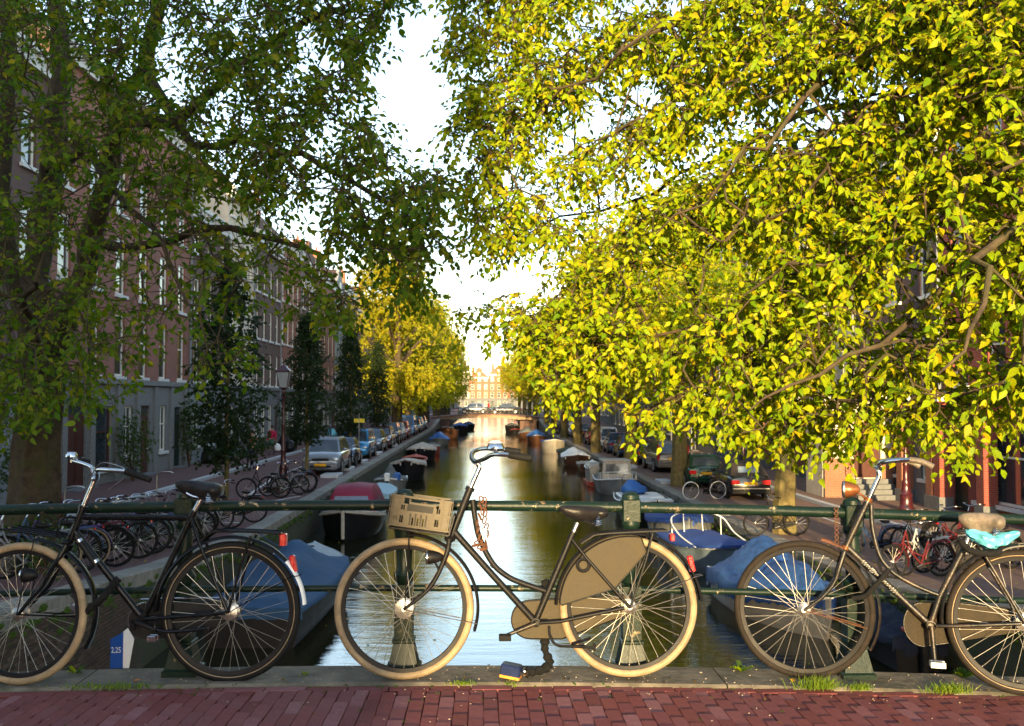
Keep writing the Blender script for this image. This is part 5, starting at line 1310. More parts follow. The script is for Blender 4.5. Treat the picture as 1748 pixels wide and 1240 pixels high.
# right quay
parked('bmatt',8.65,38.6,hr,R(12),'black bicycle with white tyres beside the green hatchback',None,tyre='white')
parked('bmatt',8.3,28.0,hr,R(-4),'dark bicycle leaning on the sunlit mossy trunk',None,lean=R(6))
for y,x,k,lb,dg in [(20.2,8.9,'bp_red','dark red bicycle nearest the fourth rail post on the right quay',14),(20.9,9.35,'bp_white','white-framed bicycle with a red reflector on the right quay',26),(21.3,10.0,'bmatt','black bicycle seen below the rail left of the dusty saddle',16),(21.8,10.3,'bp_grey','grey bicycle with a pale hub left of the dusty saddle',20),(21.6,11.1,'bmatt','black bicycle directly behind the dusty saddle on the right quay',12),(22.4,11.6,'bp_green','dark green bicycle at the right end of the right quay group',22),(23.8,9.4,'bp_blue','blue bicycle in the second row on the right quay',10),(24.2,10.6,'bmatt','black bicycle in the middle of the second row on the right quay',28),(24.6,11.7,'bp_red','red bicycle in the second row on the right quay',20),(25.2,12.6,'bmatt','black bicycle in the second row at the right edge',24),(19.2,11.9,'bmatt','black bicycle low at the right edge below the blue plastic bag',18),(19.9,12.6,'bp_purple','purple bicycle at the right edge of the nearest row',25)]:
    parked(k,x,y,hr,R(dg),lb,'bicycles parked on the near right quay',lean=R(random.uniform(-4,5)))
OW=['nearest','second','third','fourth','fifth','sixth','seventh','eighth','farthest']
for i in range(9): parked(['bmatt','bp_grey','bp_red','bmatt'][i%4],9.0+.2*random.random(),112+1.0*i,hr,R(20+5*random.random()),'%s bicycle of the crowded row on the right quay just before the distant bridge'%OW[i],'small bicycles near the right end of the distant bridge')
for i in range(5): parked(['bmatt','bp_grey'][i%2],-1.5+1.75*i,138.0,lambda y:-.55,R(4),'%s bicycle from the left leaning on the distant bridge railing'%['first','second','third','fourth','fifth'][i],'small bicycles on the distant bridge')
for i in range(5): parked(['bmatt','bp_blue'][i%2],-12.9,76+3.3*i,lambda y:hl(y)+.1,R(85),'%s of the dark bicycles leaning on the far left house fronts'%OW[i],'bicycles leaning on the left house fronts')
# ------------------------------------------------------------------ cars (front at -y, local origin on the ground)
def paint(name,c,metal=.35): 
    m=pm(name,c,.25,metal,.08,3,.0,.6,coat=.7); return m
_carmesh={}
def car(label,x,y,h,rz,col,kind='hatch',L=4.0,W=1.72,H=1.45,plate=True,group=None,roofmat=None,pname=None,lights='std'):
    rt=thing('parked_car',label,'car',(x,y,h(y)),rz,group); mt=paint('car_paint_'+pname,col)
    hw=W/2; r=.31 if kind not in('suv','mpv') else .35; gz=.2 if kind!='suv' else .26
    # belt / bonnet / boot heights along the length (0 front .. 1 rear)
    P={'hatch':dict(hood=(.0,.62,.74,.24,.92),belt=.93,g=(.22,.40,.84,.965),tail=.95),
       'suv':dict(hood=(.0,.74,.92,.22,1.03),belt=1.05,g=(.21,.36,.88,.975),tail=1.05),
       'mpv':dict(hood=(.0,.68,.86,.2,1.0),belt=1.0,g=(.16,.34,.9,.98),tail=1.0),
       'sedan':dict(hood=(.0,.6,.74,.26,.9),belt=.92,g=(.26,.42,.7,.86),tail=.94),
       'soft':dict(hood=(.0,.6,.76,.28,.9),belt=.93,g=(.29,.43,.84,.95),tail=.93),
       'round':dict(hood=(.0,.5,.78,.26,.95),belt=.9,g=(.27,.44,.72,.93),tail=.7),
       'wagon':dict(hood=(.0,.62,.76,.24,.93),belt=.94,g=(.24,.38,.9,.985),tail=.96)}[kind]
    belt=P['belt']; g0,g1,g2,g3=P['g']; Y=lambda t:(t-.5)*L
    st=[(0,.5*gz+.28,P['hood'][1]-.14,.80),(.012,gz+.02,P['hood'][1]-.02,.9),(.06,gz,P['hood'][2]-.03,.965),(P['hood'][3]*.6,gz,P['hood'][2]+.08,.995),(P['hood'][3],gz,P['hood'][4],1),(g1,gz,belt,1),(.6,gz,belt+.01,1),(g2,gz,belt+.01,.995),(.95,gz,P['tail']-.02,.965),(.985,gz+.02,P['tail']-.10,.93),(1,gz+.1,P['tail']-.3,.86)]
    m=MB(); rings=[]
    for t,zb,zt,ws in st:
        w_=hw*ws; y_=Y(t); zm=zb+(zt-zb)*.45; half=[(0,zb),(w_*.85,zb),(w_*.965,zb+.08),(w_,zm),(w_*.975,zt-.1),(w_*.90,zt-.025),(w_*.6,zt+.012),(0,zt+.03)]
        ring=[(a,y_,b) for a,b in half]+[(-a,y_,b) for a,b in half[-2:0:-1]]; rings.append(ring)
    m.loft(rings); m.build('body',mt,rt,True,ang=42)
    # cabin
    wb=hw*.89; wr=hw*.70 if kind!='mpv' else hw*.76; zr=H; y0,y1,y2,y3=Y(g0),Y(g1),Y(g2),Y(g3); zb_=belt-.02
    B=[Vector(p) for p in ((-wb,y0,zb_-.02),(wb,y0,zb_-.02),(wb,y3,zb_),(-wb,y3,zb_))]
    T=[Vector(p) for p in ((-wr,y1,zr-.05),(wr,y1,zr-.05),(wr,y2,zr-.06),(-wr,y2,zr-.06))]
    mid=(y1+y2)/2; m=MB()
    R0=[B[0],B[1],B[2],B[3]]; R1=[p.copy() for p in T]
    R2=[Vector((p.x*.88,p.y+(.12 if p.y<mid else -.1),zr)) for p in T]
    m.loft([R0,R1,R2],cap=False); m.add(R2,[(0,1,2,3)]); m.build('roof' if kind!='soft' else 'soft_top',M[roofmat] if roofmat else mt,rt,True,ang=30)
    def inset(a,b,c,d,l=.06,r_=.06,bt=.1,tp=.08,off=.008):
        # quad a,b bottom, c,d top (c above b); returns inset quad pushed outwards
        q=lambda u,v:(a*(1-u)+b*u)*(1-v)+(d*(1-u)+c*u)*v
        v=[q(l,bt),q(1-r_,bt),q(1-r_,1-tp),q(l,1-tp)]; n=(v[1]-v[0]).cross(v[3]-v[0]).normalized(); return [p+n*off for p in v]
    MB().add(inset(B[0],B[1],T[1],T[0],.07,.07,.06,.1),[(0,1,2,3)]).build('windscreen',M['cglass'],rt)
    if kind=='soft': MB().add(inset(B[2],B[3],T[3],T[2],.2,.2,.28,.2),[(0,1,2,3)]).build('rear_window',M['lens'] if 0 else pm('soft_window',(.2,.26,.32),.15,0,.2,5,.1),rt)
    else: MB().add(inset(B[2],B[3],T[3],T[2],.1,.1,.12,.14),[(0,1,2,3)]).build('rear_window',M['cglass'],rt)
    for sd in (0,1):
        a,b,c,d=(B[1],B[2],T[2],T[1]) if sd==0 else (B[3],B[0],T[0],T[3])
        fr=lambda A_,B_,t:A_*(1-t)+B_*t
        cuts=[(.0,.48),(.5,.82)] if kind in('hatch','soft','round') else [(.0,.38),(.41,.72),(.75,.97)]
        if sd: cuts=[(1-q,1-p) for p,q in cuts]
        for p,q in cuts:
            MB().add(inset(fr(a,b,p),fr(a,b,q),fr(d,c,q),fr(d,c,p),.06,.04,.1,.12),[(0,1,2,3)]).build('side_window',M['cglass'],rt)
    wm=MB(); wm.lathe([(.0,-.0),(r-.07,.0),(r-.02,.012),(r,.03),(r,.17),(r-.02,.19),(.0,.19)],(0,0,0),22,axis='x'); wmesh=wm.mesh('wheel',M['tyre'],True)
    rm=MB(); rm.lathe([(0,-.004),(.05,-.012),(.06,.0),(r*.6,-.006),(r*.66,-.01),(r*.7,.004)],(0,0,0),20,axis='x'); rmesh=rm.mesh('rim',M['steel'],True)
    am=MB(); am.lathe([(.0,.0),(r+.045,.0),(r+.05,.05)],(0,0,0),22,axis='x',a0=-.35,a1=PI+.35); 
    for yy in (Y(.19),Y(.81)):
        for s in (-1,1):
            o=link('wheel',wmesh,rt,(s*(hw+.005),yy,r)); o.rotation_euler=(0,0,PI if s>0 else 0); 
            ri=link('rim',rmesh,o,(0,0,0))
            a_=MB(); a_.lathe([(.001,.0),(r+.055,.0),(r+.06,.08)],(0,0,0),24,axis='x'); ao=a_.build('wheel_arch',M['dark'],rt,loc=(s*(hw+.001),yy,r+.01)); ao.rotation_euler=(0,0,PI if s>0 else 0)
    # front
    zl=P['hood'][1]-.05; yf=Y(0)
    if kind=='round': lp=[(s*hw*.72,yf+.16,zl+.12) for s in (-1,1)]
    else: lp=[(s*hw*.74,yf+.07,zl+.02) for s in (-1,1)]
    for p in lp:
        MB().ell((0,0,0),(.15,.09,.085) if kind!='suv' else (.16,.08,.1),12,8).build('headlight',M['lens'],rt,True,loc=p)
    MB().bbox(-hw*.42,hw*.42,yf-.006,yf+.1,zl-.04,zl+.07,.02).build('grille',M['dark'],rt)
    MB().bbox(-hw*.9,hw*.9,yf-.05,yf+.2,gz+.08,gz+.3,.04).build('front_bumper',mt if kind not in('soft','round') else M['steel'],rt,True)
    MB().bbox(-hw*.55,hw*.55,yf-.054,yf+.02,gz+.1,gz+.2,.012).build('air_intake',M['dark'],rt)
    # rear
    yr=Y(1); zt=P['tail']-.26
    for s in (-1,1):
        if lights=='tall': q=MB().bbox(-.07,.07,-.1,.0,-.35,.42,.03); lc=(s*hw*.86,yr-.01,zt+.25)
        else: q=MB().bbox(-.16,.16,-.12,.012,-.075,.085,.02); lc=(s*hw*.72,yr-.0,zt)
        q.build('tail_light',M['redl'],rt,loc=lc)
    MB().bbox(-hw*.92,hw*.92,yr-.2,yr+.05,gz+.06,gz+.27,.04).build('rear_bumper',mt if kind!='soft' else M['dark'],rt,True)
    if kind=='soft': MB().tube([(-hw*.85,yr+.06,gz+.24),(hw*.85,yr+.06,gz+.24)],.02,6).build('bumper_trim',M['steel'],rt,True)
    if plate:
        for yy,s in ((yf-.056,gz+.2 if 0 else gz+.22),(yr+.014,zt-.04)):
            n=MB().box(-.26,.26,-.006,.006,-.055,.055).build('number_plate',M['plate'],rt,loc=(0,yy,s))
    for s in (-1,1):
        MB().ell((0,0,0),(.1,.06,.075),10,6).build('mirror',mt if kind!='soft' else M['dark'],rt,True,loc=(s*(hw+.05),Y(g0)+.28,belt+.06))
        hx=MB().box(-.01,.012,-.09,.09,-.012,.012); hx.build('door_handle',M['dark'],rt,loc=(s*(hw*.985),Y(.52),belt-.15))
    return rt
GLc='cars parked along the left quay'; GRc='cars parked along the right quay'
XC=-7.15
cars_l=[('silver compact off-roader with a yellow plate, nearest car on the left quay',46.3,'suv',4.0,1.74,1.64,(.2,.215,.235),'silver'),
 ('small dark blue hatchback with round headlights behind the silver car',51.7,'round',3.7,1.68,1.42,(.03,.05,.09),'dkblue'),
 ('bright blue people carrier on the left quay beside a narrow tree',58.6,'mpv',4.05,1.76,1.66,(.02,.2,.4),'blue'),
 ('small dark grey-blue hatchback right behind the bright blue car',65.0,'hatch',3.8,1.68,1.45,(.03,.045,.06),'slate'),
 ('dark maroon estate car on the left quay before the black off-roader',71.0,'wagon',4.4,1.74,1.5,(.06,.012,.015),'maroon'),
 ('black off-roader with lit headlamp glass on the left quay',76.3,'suv',4.3,1.78,1.65,(.01,.012,.014),'black'),
 ('pale blue hatchback behind the black off-roader',82.3,'hatch',4.0,1.72,1.5,(.2,.3,.42),'paleblue'),
 ('small red car mostly hidden on the left quay',88.0,'hatch',3.8,1.68,1.5,(.3,.01,.01),'red'),
 ('blue van-like car beyond the small red car on the left quay',95.5,'mpv',4.5,1.85,1.9,(.06,.16,.32),'vanblue'),
 ('dark saloon just past the blue van-like car',103.0,'sedan',4.4,1.74,1.45,(.02,.025,.035),'ink'),
 ('light blue car second from the far bridge on the left quay',109.0,'hatch',4.0,1.72,1.5,(.15,.28,.42),'sky'),
 ('teal-blue car closest to the far bridge on the left quay',115.0,'hatch',4.0,1.72,1.5,(.03,.14,.2),'teal')]
for lb,y,k,L_,W_,H_,c,n in cars_l: car(lb,XC+random.uniform(-.08,.08),y,hl,R(random.uniform(-1,1)),c,k,L_,W_,H_,group=GLc,pname=n)
cars_r=[('black soft-top convertible with its hood up, nearest car on the right quay',10.15,38.2,'soft',3.9,1.66,1.4,(.012,.011,.012),'cabrio','cab','std'),
 ('dark green hatchback between the black convertible and the grey off-roader',9.55,43.3,'hatch',3.8,1.66,1.44,(.008,.05,.025),'green',None,'std'),
 ('grey-beige off-roader with tall upright tail lights on the right quay',9.8,52.6,'suv',4.5,1.8,1.66,(.16,.14,.12),'taupe',None,'tall'),
 ('dark brown convertible with a tan hood behind the grey off-roader',9.75,59.2,'soft',4.1,1.7,1.42,(.05,.035,.025),'brown','cabt','std'),
 ('navy blue hatchback on the right quay beyond the brown convertible',9.7,65.5,'hatch',4.0,1.7,1.5,(.02,.04,.11),'navy',None,'std'),
 ('blue saloon on the right quay before the white estate',9.7,71.0,'sedan',4.4,1.74,1.46,(.03,.07,.16),'royal',None,'std'),
 ('white estate car with tall red tail lights on the right quay',9.8,78.5,'wagon',4.5,1.76,1.7,(.6,.6,.6),'white',None,'tall'),
 ('bright red car beyond the white estate on the right quay',9.7,84.5,'hatch',3.9,1.68,1.5,(.4,.012,.012),'redb',None,'std'),
 ('small white round-backed car on the right quay',9.7,104,'round',3.9,1.6,1.5,(.6,.62,.64),'whiteb',None,'std'),
 ('dark red car past the white round-backed car',9.7,109,'hatch',4.0,1.7,1.5,(.2,.01,.012),'dred',None,'std'),
 ('black saloon near the far bridge on the right quay',9.7,98,'sedan',4.4,1.7,1.45,(.012,.012,.014),'blackr',None,'std')]
M['cab']=pm('black_canvas_hood',(.045,.035,.03),.9,0,.2,30,.4); M['cabt']=pm('tan_canvas_hood',(.1,.07,.045),.9,0,.2,30,.4)
for lb,x,y,k,L_,W_,H_,c,n,rm_,lt in cars_r: car(lb,x+.25,y+2.0,hr,PI+R(random.uniform(-1.5,1.5)),c,k,L_,W_,H_,group=GRc,pname=n,roofmat=rm_,lights=lt)
car('silver hatchback crossing the distant bridge, left of the figure in red',-1.1,141.5,lambda y:-.5,R(-90),(.3,.32,.34),'hatch',4.1,1.7,1.5,pname='silverb')
car('dark saloon crossing the distant bridge, right of the figure in red',3.3,141.5,lambda y:-.55,R(-90),(.05,.055,.07),'sedan',4.7,1.74,1.45,pname='darkb')
# ------------------------------------------------------------------ boats (bow at +y, origin at the waterline, centre)
def hullring(t,L,W,fb,bowf=.35,sheer=.25,blunt=2.2,tr=.8):
    # t 0 stern .. 1 bow: half width and heights
    if t<1-bowf: w_=W/2*(tr+(1-tr)*math.sin(PI/2*min(1,t/(1-bowf))))
    else: q=(t-(1-bowf))/bowf; w_=W/2*max(0.02,(1-q**blunt))
    zt=fb+sheer*max(0,(t-.35)/.65)**2+.06*max(0,(.3-t)/.3)
    return w_,zt
def boat(label,x,y,L,W,fb,hullm,rz=0,trim='white',cover=None,group=None,bowf=.35,sheer=.25,blunt=2.2,deckm='wood',tr=.82,ridge=.35,cov=(0,.95),peaks=(),wr=.05,drop=.08,band=None,floorm='dark'):
    rt=thing('moored_boat',label,'boat',(x,y,WZ),rz,group); n=22
    m=MB(); rings=[]
    for i in range(n+1):
        t=i/n; w_,zt=hullring(t,L,W,fb,bowf,sheer,blunt,tr); yy=(t-.5)*L
        fl=1.0; half=[(0,-.3),(w_*.55,-.28),(w_*.86,-.06),(w_*.95,zt*.4),(w_,zt),(max(w_-.05,.005),zt),(max(w_-.07,.004),zt*.55),(0,zt*.5)]
        yb=yy-(.12*(1-0) if i==n else 0)
        if i<2 or i>=n-1: half[6]=(half[5][0],zt-.01); half[7]=(0,zt-.01)
        rings.append([(a,yy if b>.1 else yy-(t**6)*L*.05,b) for a,b in half]+[(-a,yy if b>.1 else yy-(t**6)*L*.05,b) for a,b in half[-2:0:-1]])
    m.loft(rings); m.build('hull',M[hullm],rt,True,ang=50)
    for s in (-1,1):
        q=MB(); q.tube([(s*(hullring(i/n,L,W,fb,bowf,sheer,blunt,tr)[0]+.01),(i/n-.5)*L,hullring(i/n,L,W,fb,bowf,sheer,blunt,tr)[1]-.03) for i in range(n+1)],.035,6); q.build('rub_rail',M[trim],rt,True)
    # foredeck
    d=MB(); v=[];f=[]
    k=7
    for i in range(k+1):
        t=(1-bowf*.95)+bowf*.95*i/k; w_,zt=hullring(t,L,W,fb,bowf,sheer,blunt,tr); v+=[(-w_+.03,(t-.5)*L,zt+.012),(0,(t-.5)*L,zt+.05),(w_-.03,(t-.5)*L,zt+.012)]
    for i in range(k): f+=[(i*3,i*3+1,i*3+4,i*3+3),(i*3+1,i*3+2,i*3+5,i*3+4)]
    d.add(v,f).build('foredeck',M[deckm],rt)
    if cover: tarp(rt,cover,L,W,fb,bowf,sheer,blunt,tr,ridge,cov,peaks,wr,drop)
    return rt
def tarp(rt,mt,L,W,fb,bowf,sheer,blunt,tr,ridge,cov,peaks,wr,drop,name='canvas_cover'):
    m=MB(); a,b=cov; NX,NY=26,48; seed=random.random()*50; v=[];f=[]
    for j in range(NY+1):
        t=a+(b-a)*j/NY; w_,zt=hullring(t,L,W,fb,bowf,sheer,blunt,tr); w_+=.05
        e=min(1,min(j,NY-j)/3.0); rg=ridge*(math.sin(PI*min(1,max(0,(t-a)/(b-a))))**.45)*e
        for i in range(NX+1):
            u=-1+2*i/NX; z=zt+.03+rg*(1-abs(u)**1.35); y=(t-.5)*L
            for (pt,pu,ph,pw) in peaks: z+=ph*math.exp(-((t-pt)**2/(pw*.5)**2*1.0+(u-pu)**2/(pw*2.0)**2))*e
            w1=mnoise.noise(Vector((u*2.2,y*1.1,seed))); w2=mnoise.noise(Vector((u*7+y*1.5,y*2.6,seed+5))); w3=mnoise.noise(Vector((u*16,y*7,seed+9)))
            z+=(w1*.9+w2*.6+w3*.4)*wr*(1-abs(u)**6*.7)
            v.append((u*w_,y,z))
    s=NX+1
    for j in range(NY):
        for i in range(NX): f.append((j*s+i,j*s+i+1,(j+1)*s+i+1,(j+1)*s+i))
    # skirt
    for side in (0,NX):
        base=len(v)
        for j in range(NY+1):
            p=v[j*s+side]; dz=drop*(1+.5*mnoise.noise(Vector((j*.8,side,seed)))); v.append((p[0]*1.015,p[1],p[2]-dz))
        for j in range(NY): 
            q=(j*s+side,(j+1)*s+side,base+j+1,base+j); f.append(q if side==0 else q[::-1])
    for j in (0,NY):
        base=len(v)
        for i in range(NX+1): p=v[j*s+i]; v.append((p[0],p[1]+(-.02 if j==0 else .02),p[2]-drop-.12))
        for i in range(NX): f.append((j*s+i,j*s+i+1,base+i+1,base+i))
    m.add(v,f); return m.build(name,M[mt],rt,True,ang=80)
def rope(x0,y0,z0,x1,y1,z1,label):
    m=MB(); P=[Vector((x0,y0,z0)).lerp(Vector((x1,y1,z1)),t)-Vector((0,0,.18*math.sin(PI*t))) for t in np.linspace(0,1,9)]
    tag(m.tube(P,.012,5).build('mooring_rope',M['rope'],None,True),label,'rope')
def outboard(rt,y,z,mt='dark'):
    o=MB().bbox(-.13,.13,-.22,.12,z+.25,z+.62,.05).build('outboard_motor',M[mt],rt); MB().bbox(-.05,.05,-.12,-.02,-.35,z+.27,.01).build('motor_leg',M['dark'],o)
    o.location=(0,y,0); return o
M['rope']=pm('blue_rope',(.03,.08,.2),.9,0,.3,60,.5); 
M['tbl']=pm('slate_blue_canvas',(.02,.065,.14),.85,0,.25,5,.5,.3); M['tnavy']=pm('royal_blue_canvas',(.018,.05,.2),.75,0,.3,5,.5,.35); M['tb2']=pm('blue_sheeting',(.02,.1,.34),.5,0,.3,7,.6,.4)
M['tcream']=pm('cream_canvas',(.4,.36,.3),.85,0,.2,6,.5,.3); M['tgrey']=pm('grey_canvas',(.09,.1,.1),.85,0,.25,6,.5,.3); M['tgreen']=pm('dark_green_canvas',(.03,.05,.03),.85,0,.25,6,.5,.3)
M['tlblue']=pm('pale_blue_tarp',(.22,.36,.42),.6,0,.25,8,.6,.4); M['hblue2']=pm('silver_blue_hull',(.12,.16,.2),.4,0,.2,4,.1); M['tdark']=pm('midnight_canvas',(.012,.018,.038),.8,0,.3,5,.5); M['maroon']=pm('maroon_canvas',(.2,.02,.045),.7,0,.15,5,.3,.3)
M['hblk']=pm('black_hull',(.01,.01,.012),.5,0,.3,4,.1); M['hgrey']=pm('grey_hull',(.16,.17,.17),.5,0,.25,4,.15,dirt=(.1,.1,.08)); M['hwht']=pm('off_white_hull',(.36,.33,.28),.45,0,.15,4,.1,dirt=(.3,.25,.18))
M['hred']=pm('red_hull',(.35,.05,.03),.5,0,.2,4,.1); M['hbrn']=pm('varnished_hull',(.1,.045,.025),.4,0,.3,6,.1); M['hblue']=pm('faded_blue_hull',(.03,.1,.2),.5,0,.3,4,.15,dirt=(.1,.12,.12)); M['deck']=pm('pale_deck_boards',(.3,.34,.36),.7,0,.2,14,.3)
GB='boats moored along the left quay wall'; GB2='boats moored along the right quay wall'
def hoop(rt):
    m=MB(); m.tube(curve([(-.78,.6,.66),(-.8,-.6,.85),(-.72,-1.35,1.2),(0,-1.6,1.34),(.72,-1.35,1.2),(.8,-.6,.85),(.78,.6,.66)],5),.02,8)
    for x in (-.72,-.25,.3,.72): m.tube([(x,-1.45 if abs(x)<.5 else -1.3,.6),(x,-1.57 if abs(x)<.5 else -1.35,1.3 if abs(x)<.5 else 1.2)],.014,6)
    m.build('hoop_rail',M['white'],rt,True)
# ---- left row
b=boat('large grey-blue canvas covered boat with a black hull, nearest on the left',-4.15,21.6,6.8,2.15,.62,'hblk',0,'hgrey','tbl',GB,ridge=.28,cov=(.0,.8),peaks=((.62,0,.42,.22),(.42,.2,.25,.25)),wr=.035,deckm='deck',blunt=2.6,sheer=.3)
m=MB()
for i in range(11): m.box(-.95+.17*i,-.95+.17*i+.15,2.0,2.02,1.0,1.01)
cl_=MB().tube([(-.1,2.72,.93),(.12,2.72,.93)],.018,6).tube([(0,2.72,.86),(0,2.72,.93)],.02,6).build('cleat',M['dark'],b)
rb=boat('cabin boat with a maroon canopy and black hull, bow towards the bridge',-4.35,34.6,6.0,2.0,.62,'hblk',PI,'tcream',None,GB,blunt=2.4,sheer=.42,deckm='tcream',bowf=.42)
def canopy(rt):
    W=1.72; y0,y1=-1.9,1.2; m=MB(); rings=[]
    for i,(y,zt,ws) in enumerate([(y1,.72,1),(y1-.28,1.32,.9),(y1-.55,1.5,.86),(0,1.56,.86),(y0+.5,1.5,.86),(y0,1.1,.95),(y0-.05,.7,1)]):
        w_=W/2*ws; ring=[(-w_*1.04,y,.66),(-w_*1.0,y,max(.67,zt-.25)),(-w_*.82,y,zt-.04),(0,y,zt+.03),(w_*.82,y,zt-.04),(w_*1.0,y,max(.67,zt-.25)),(w_*1.04,y,.66)]; rings.append(ring)
    m.loft(rings,closed=False); c=m.build('canopy',M['maroon'],rt,True,ang=45)
    g=MB().add([(-.62,y1+.02,.8),(.62,y1+.02,.8),(.55,y1-.2,1.24),(-.55,y1-.2,1.24)],[(0,1,2,3)]); g.build('front_window',pm('cloudy_window',(.14,.18,.24),.2,0,.2,4,.1),c)
    for s in (-1,1): MB().add([(s*.92,y1-.25,.76),(s*.92,y1-1.2,.76),(s*.885,y1-1.1,1.22),(s*.885,y1-.45,1.2)],[(0,1,2,3)]).build('side_window',M['tgrey'],c)
canopy(rb)
MB().tube([(0,3.03,.1),(0,3.06,1.28)],.055,8).build('stem_post',M['tcream'],rb,True)
for s in (-1,1):
    q=MB(); P=[]
    for i in range(9): t=.55+.45*i/8; w_,zt=hullring(t,6.0,2.0,.62,.42,.42,2.4,.82); P.append((s*(w_+.015),(t-.5)*6.0,zt-.1))
    q.tube(P,.05,6,sq=2.0); q.build('cream_band',M['tcream'],rb,True)
boat('low boat under a pale blue striped tarp behind the maroon canopy boat',-4.5,43.6,3.6,1.5,.45,'hblk',0,'white','tlblue',GB,ridge=.22,wr=.06)
b=boat('small open motorboat with a grey hood and white outboard on the left',-4.5,49.8,4.0,1.55,.5,'hgrey',PI,'white','tgrey',GB,ridge=.25,cov=(.3,.8),peaks=((.55,0,.5,.15),),wr=.05); outboard(b,2.05,.35,'white')
MB().bbox(-.6,-.25,1.2,1.6,.6,.95,.08).build('blue_bundle',M['tb2'],b)
boat('black-hulled boat under a cream canvas in the left row',-4.15,57.2,4.8,1.95,.75,'hblk',PI,'hbrn','tcream',GB,ridge=.32,wr=.05,sheer=.4,drop=.14)
boat('flat faded blue barge beside the cream covered boats on the left',-4.7,64.3,3.8,1.9,.3,'hblue',0,'hblue',None,GB)
boat('flat red-decked dinghy just past the faded blue barge',-4.6,68.4,3.2,1.7,.42,'hred',0,'hred',None,GB,deckm='hred')
boat('wide boat with a smooth cream cover and dark hull on the left',-4.45,75,5.4,2.15,.75,'hblk',PI,'white','tcream',GB,ridge=.5,wr=.03,drop=.12)
boat('small red and white boat with a dark hood on the left row',-4.2,84,4.0,1.5,.55,'hred',PI,'white','tgrey',GB,ridge=.3,cov=(.0,.7))
boat('grey boat heaped with bright blue sheeting on the left',-4.1,97,5.0,2.0,.6,'hgrey',PI,'hgrey','tb2',GB,ridge=.7,wr=.15,cov=(.1,.85))
bg_=boat('large dark barge close to the distant bridge on the left',-3.9,115,7.5,2.6,.9,'hbrn',PI,'hblk',None,GB,sheer=.5)
MB().bbox(-.7,.7,-1,1.5,.6,1.35,.06).build('cabin',M['hbrn'],bg_)
boat('blue-covered boat in the shade under the left end of the distant bridge',-3.0,138,7.0,2.2,.8,'hblk',PI,'hblk','tb2',GB,ridge=.5)
boat('dark boat with a blue canopy beyond the distant bridge on the left',-2.0,150,6.0,2.0,.7,'hblk',PI,'white','tbl',GB,ridge=.5)
# ---- right row
b=boat('boat under heaped wrinkled blue tarpaulin nearest on the right, behind the right bicycle',6.1,19.6,5.2,1.95,.55,'hwht',0,'white','tb3',GB2,ridge=.5,cov=(.0,.97),peaks=((.8,0,.5,.3),(.3,-.2,.3,.3)),wr=.12,drop=.2) if 'tb3' in M else None
M['tb3']=pm('faded_blue_tarp',(.018,.06,.19),.6,0,.4,9,.8,.4)
b=boat('boat under a heaped wrinkled blue tarpaulin, nearest boat on the right',6.2,20.6,4.6,1.9,.6,'hwht',PI+.1,'white','tb3',GB2,ridge=.4,cov=(.0,.98),peaks=((.25,0,.5,.35),(.7,.2,.25,.3)),wr=.15,drop=.3,blunt=1.8,bowf=.6)
b=boat('dark blue canvas boat with a white hoop rail, behind the right front wheel',6.2,26.4,5.0,1.8,.62,'hblue2',PI+.16,'white','tnavy',GB2,ridge=.2,cov=(.05,.93),wr=.04,sheer=.35,blunt=1.7,bowf=.62); hoop(b)
b2=boat('grey-hulled boat with a royal blue cover, third from the near right corner',6.45,32.4,4.6,2.05,.62,'hgrey',R(176),'tnavy','tnavy',GB2,ridge=.4,wr=.05,drop=.14,cov=(0,.97),blunt=2,bowf=.5)
def bowrail(rt,L,W,fb,z=.5,sheer=.3):
    m=MB(); P=[]
    ts=[.62,.75,.88,.97]; L_=[]
    for t in ts: w_,zt=hullring(t,L,W,fb,.35,sheer,2.4,.82); L_.append((w_*.95,(t-.5)*L,zt))
    pts=[(p[0],p[1],p[2]+.05) for p in L_[:1]]+[(p[0],p[1],p[2]+z) for p in L_[1:]]+[(-p[0],p[1],p[2]+z) for p in L_[:0:-1]]+[(-L_[0][0],L_[0][1],L_[0][2]+.05)]
    m.tube(curve(pts,4),.016,7)
    for s in (-1,1):
        for p in L_[1:]: m.tube([(s*p[0],p[1],p[2]),(s*p[0],p[1],p[2]+z)],.012,6)
    m.build('bow_rail',M['white'],rt,True)
for i,(u) in enumerate((-.6,)): MB().ell((.93,-.9,.22),(.1,.1,.22),10,8).build('fender_buoy',M['dark'],b,True)
b=boat('black-hulled boat with a white deck and blue sheet over its motor on the right',6.3,38.2,5.2,2.1,.62,'hblk',PI,'white',None,GB2,deckm='white',bowf=.6)
MB().bbox(-.85,.85,-2.5,-.5,.45,.7,.05).build('stern_deck',M['white'],b)
m=MB(); m.ell((0,0,0),(.55,.6,.25),14,8)
m.V=[(a+.08*mnoise.noise(Vector((a*4,b_*4,c))),b_,c+.22*max(0,1-abs(a-.1)*2.6-abs(b_)*1.8)+.1*mnoise.noise(Vector((a*9,b_*9,2)))+.12*mnoise.noise(Vector((a*5,b_*5,c*5)))) for a,b_,c in m.V]; m.build('blue_sheet',M['tb2'],b,True,loc=(.2,-1.7,.85))
b=boat('small cabin cruiser with a white wheelhouse on the right row',6.5,48.6,5.2,1.9,.6,'hgrey',PI,'white',None,GB2,deckm='tcream')
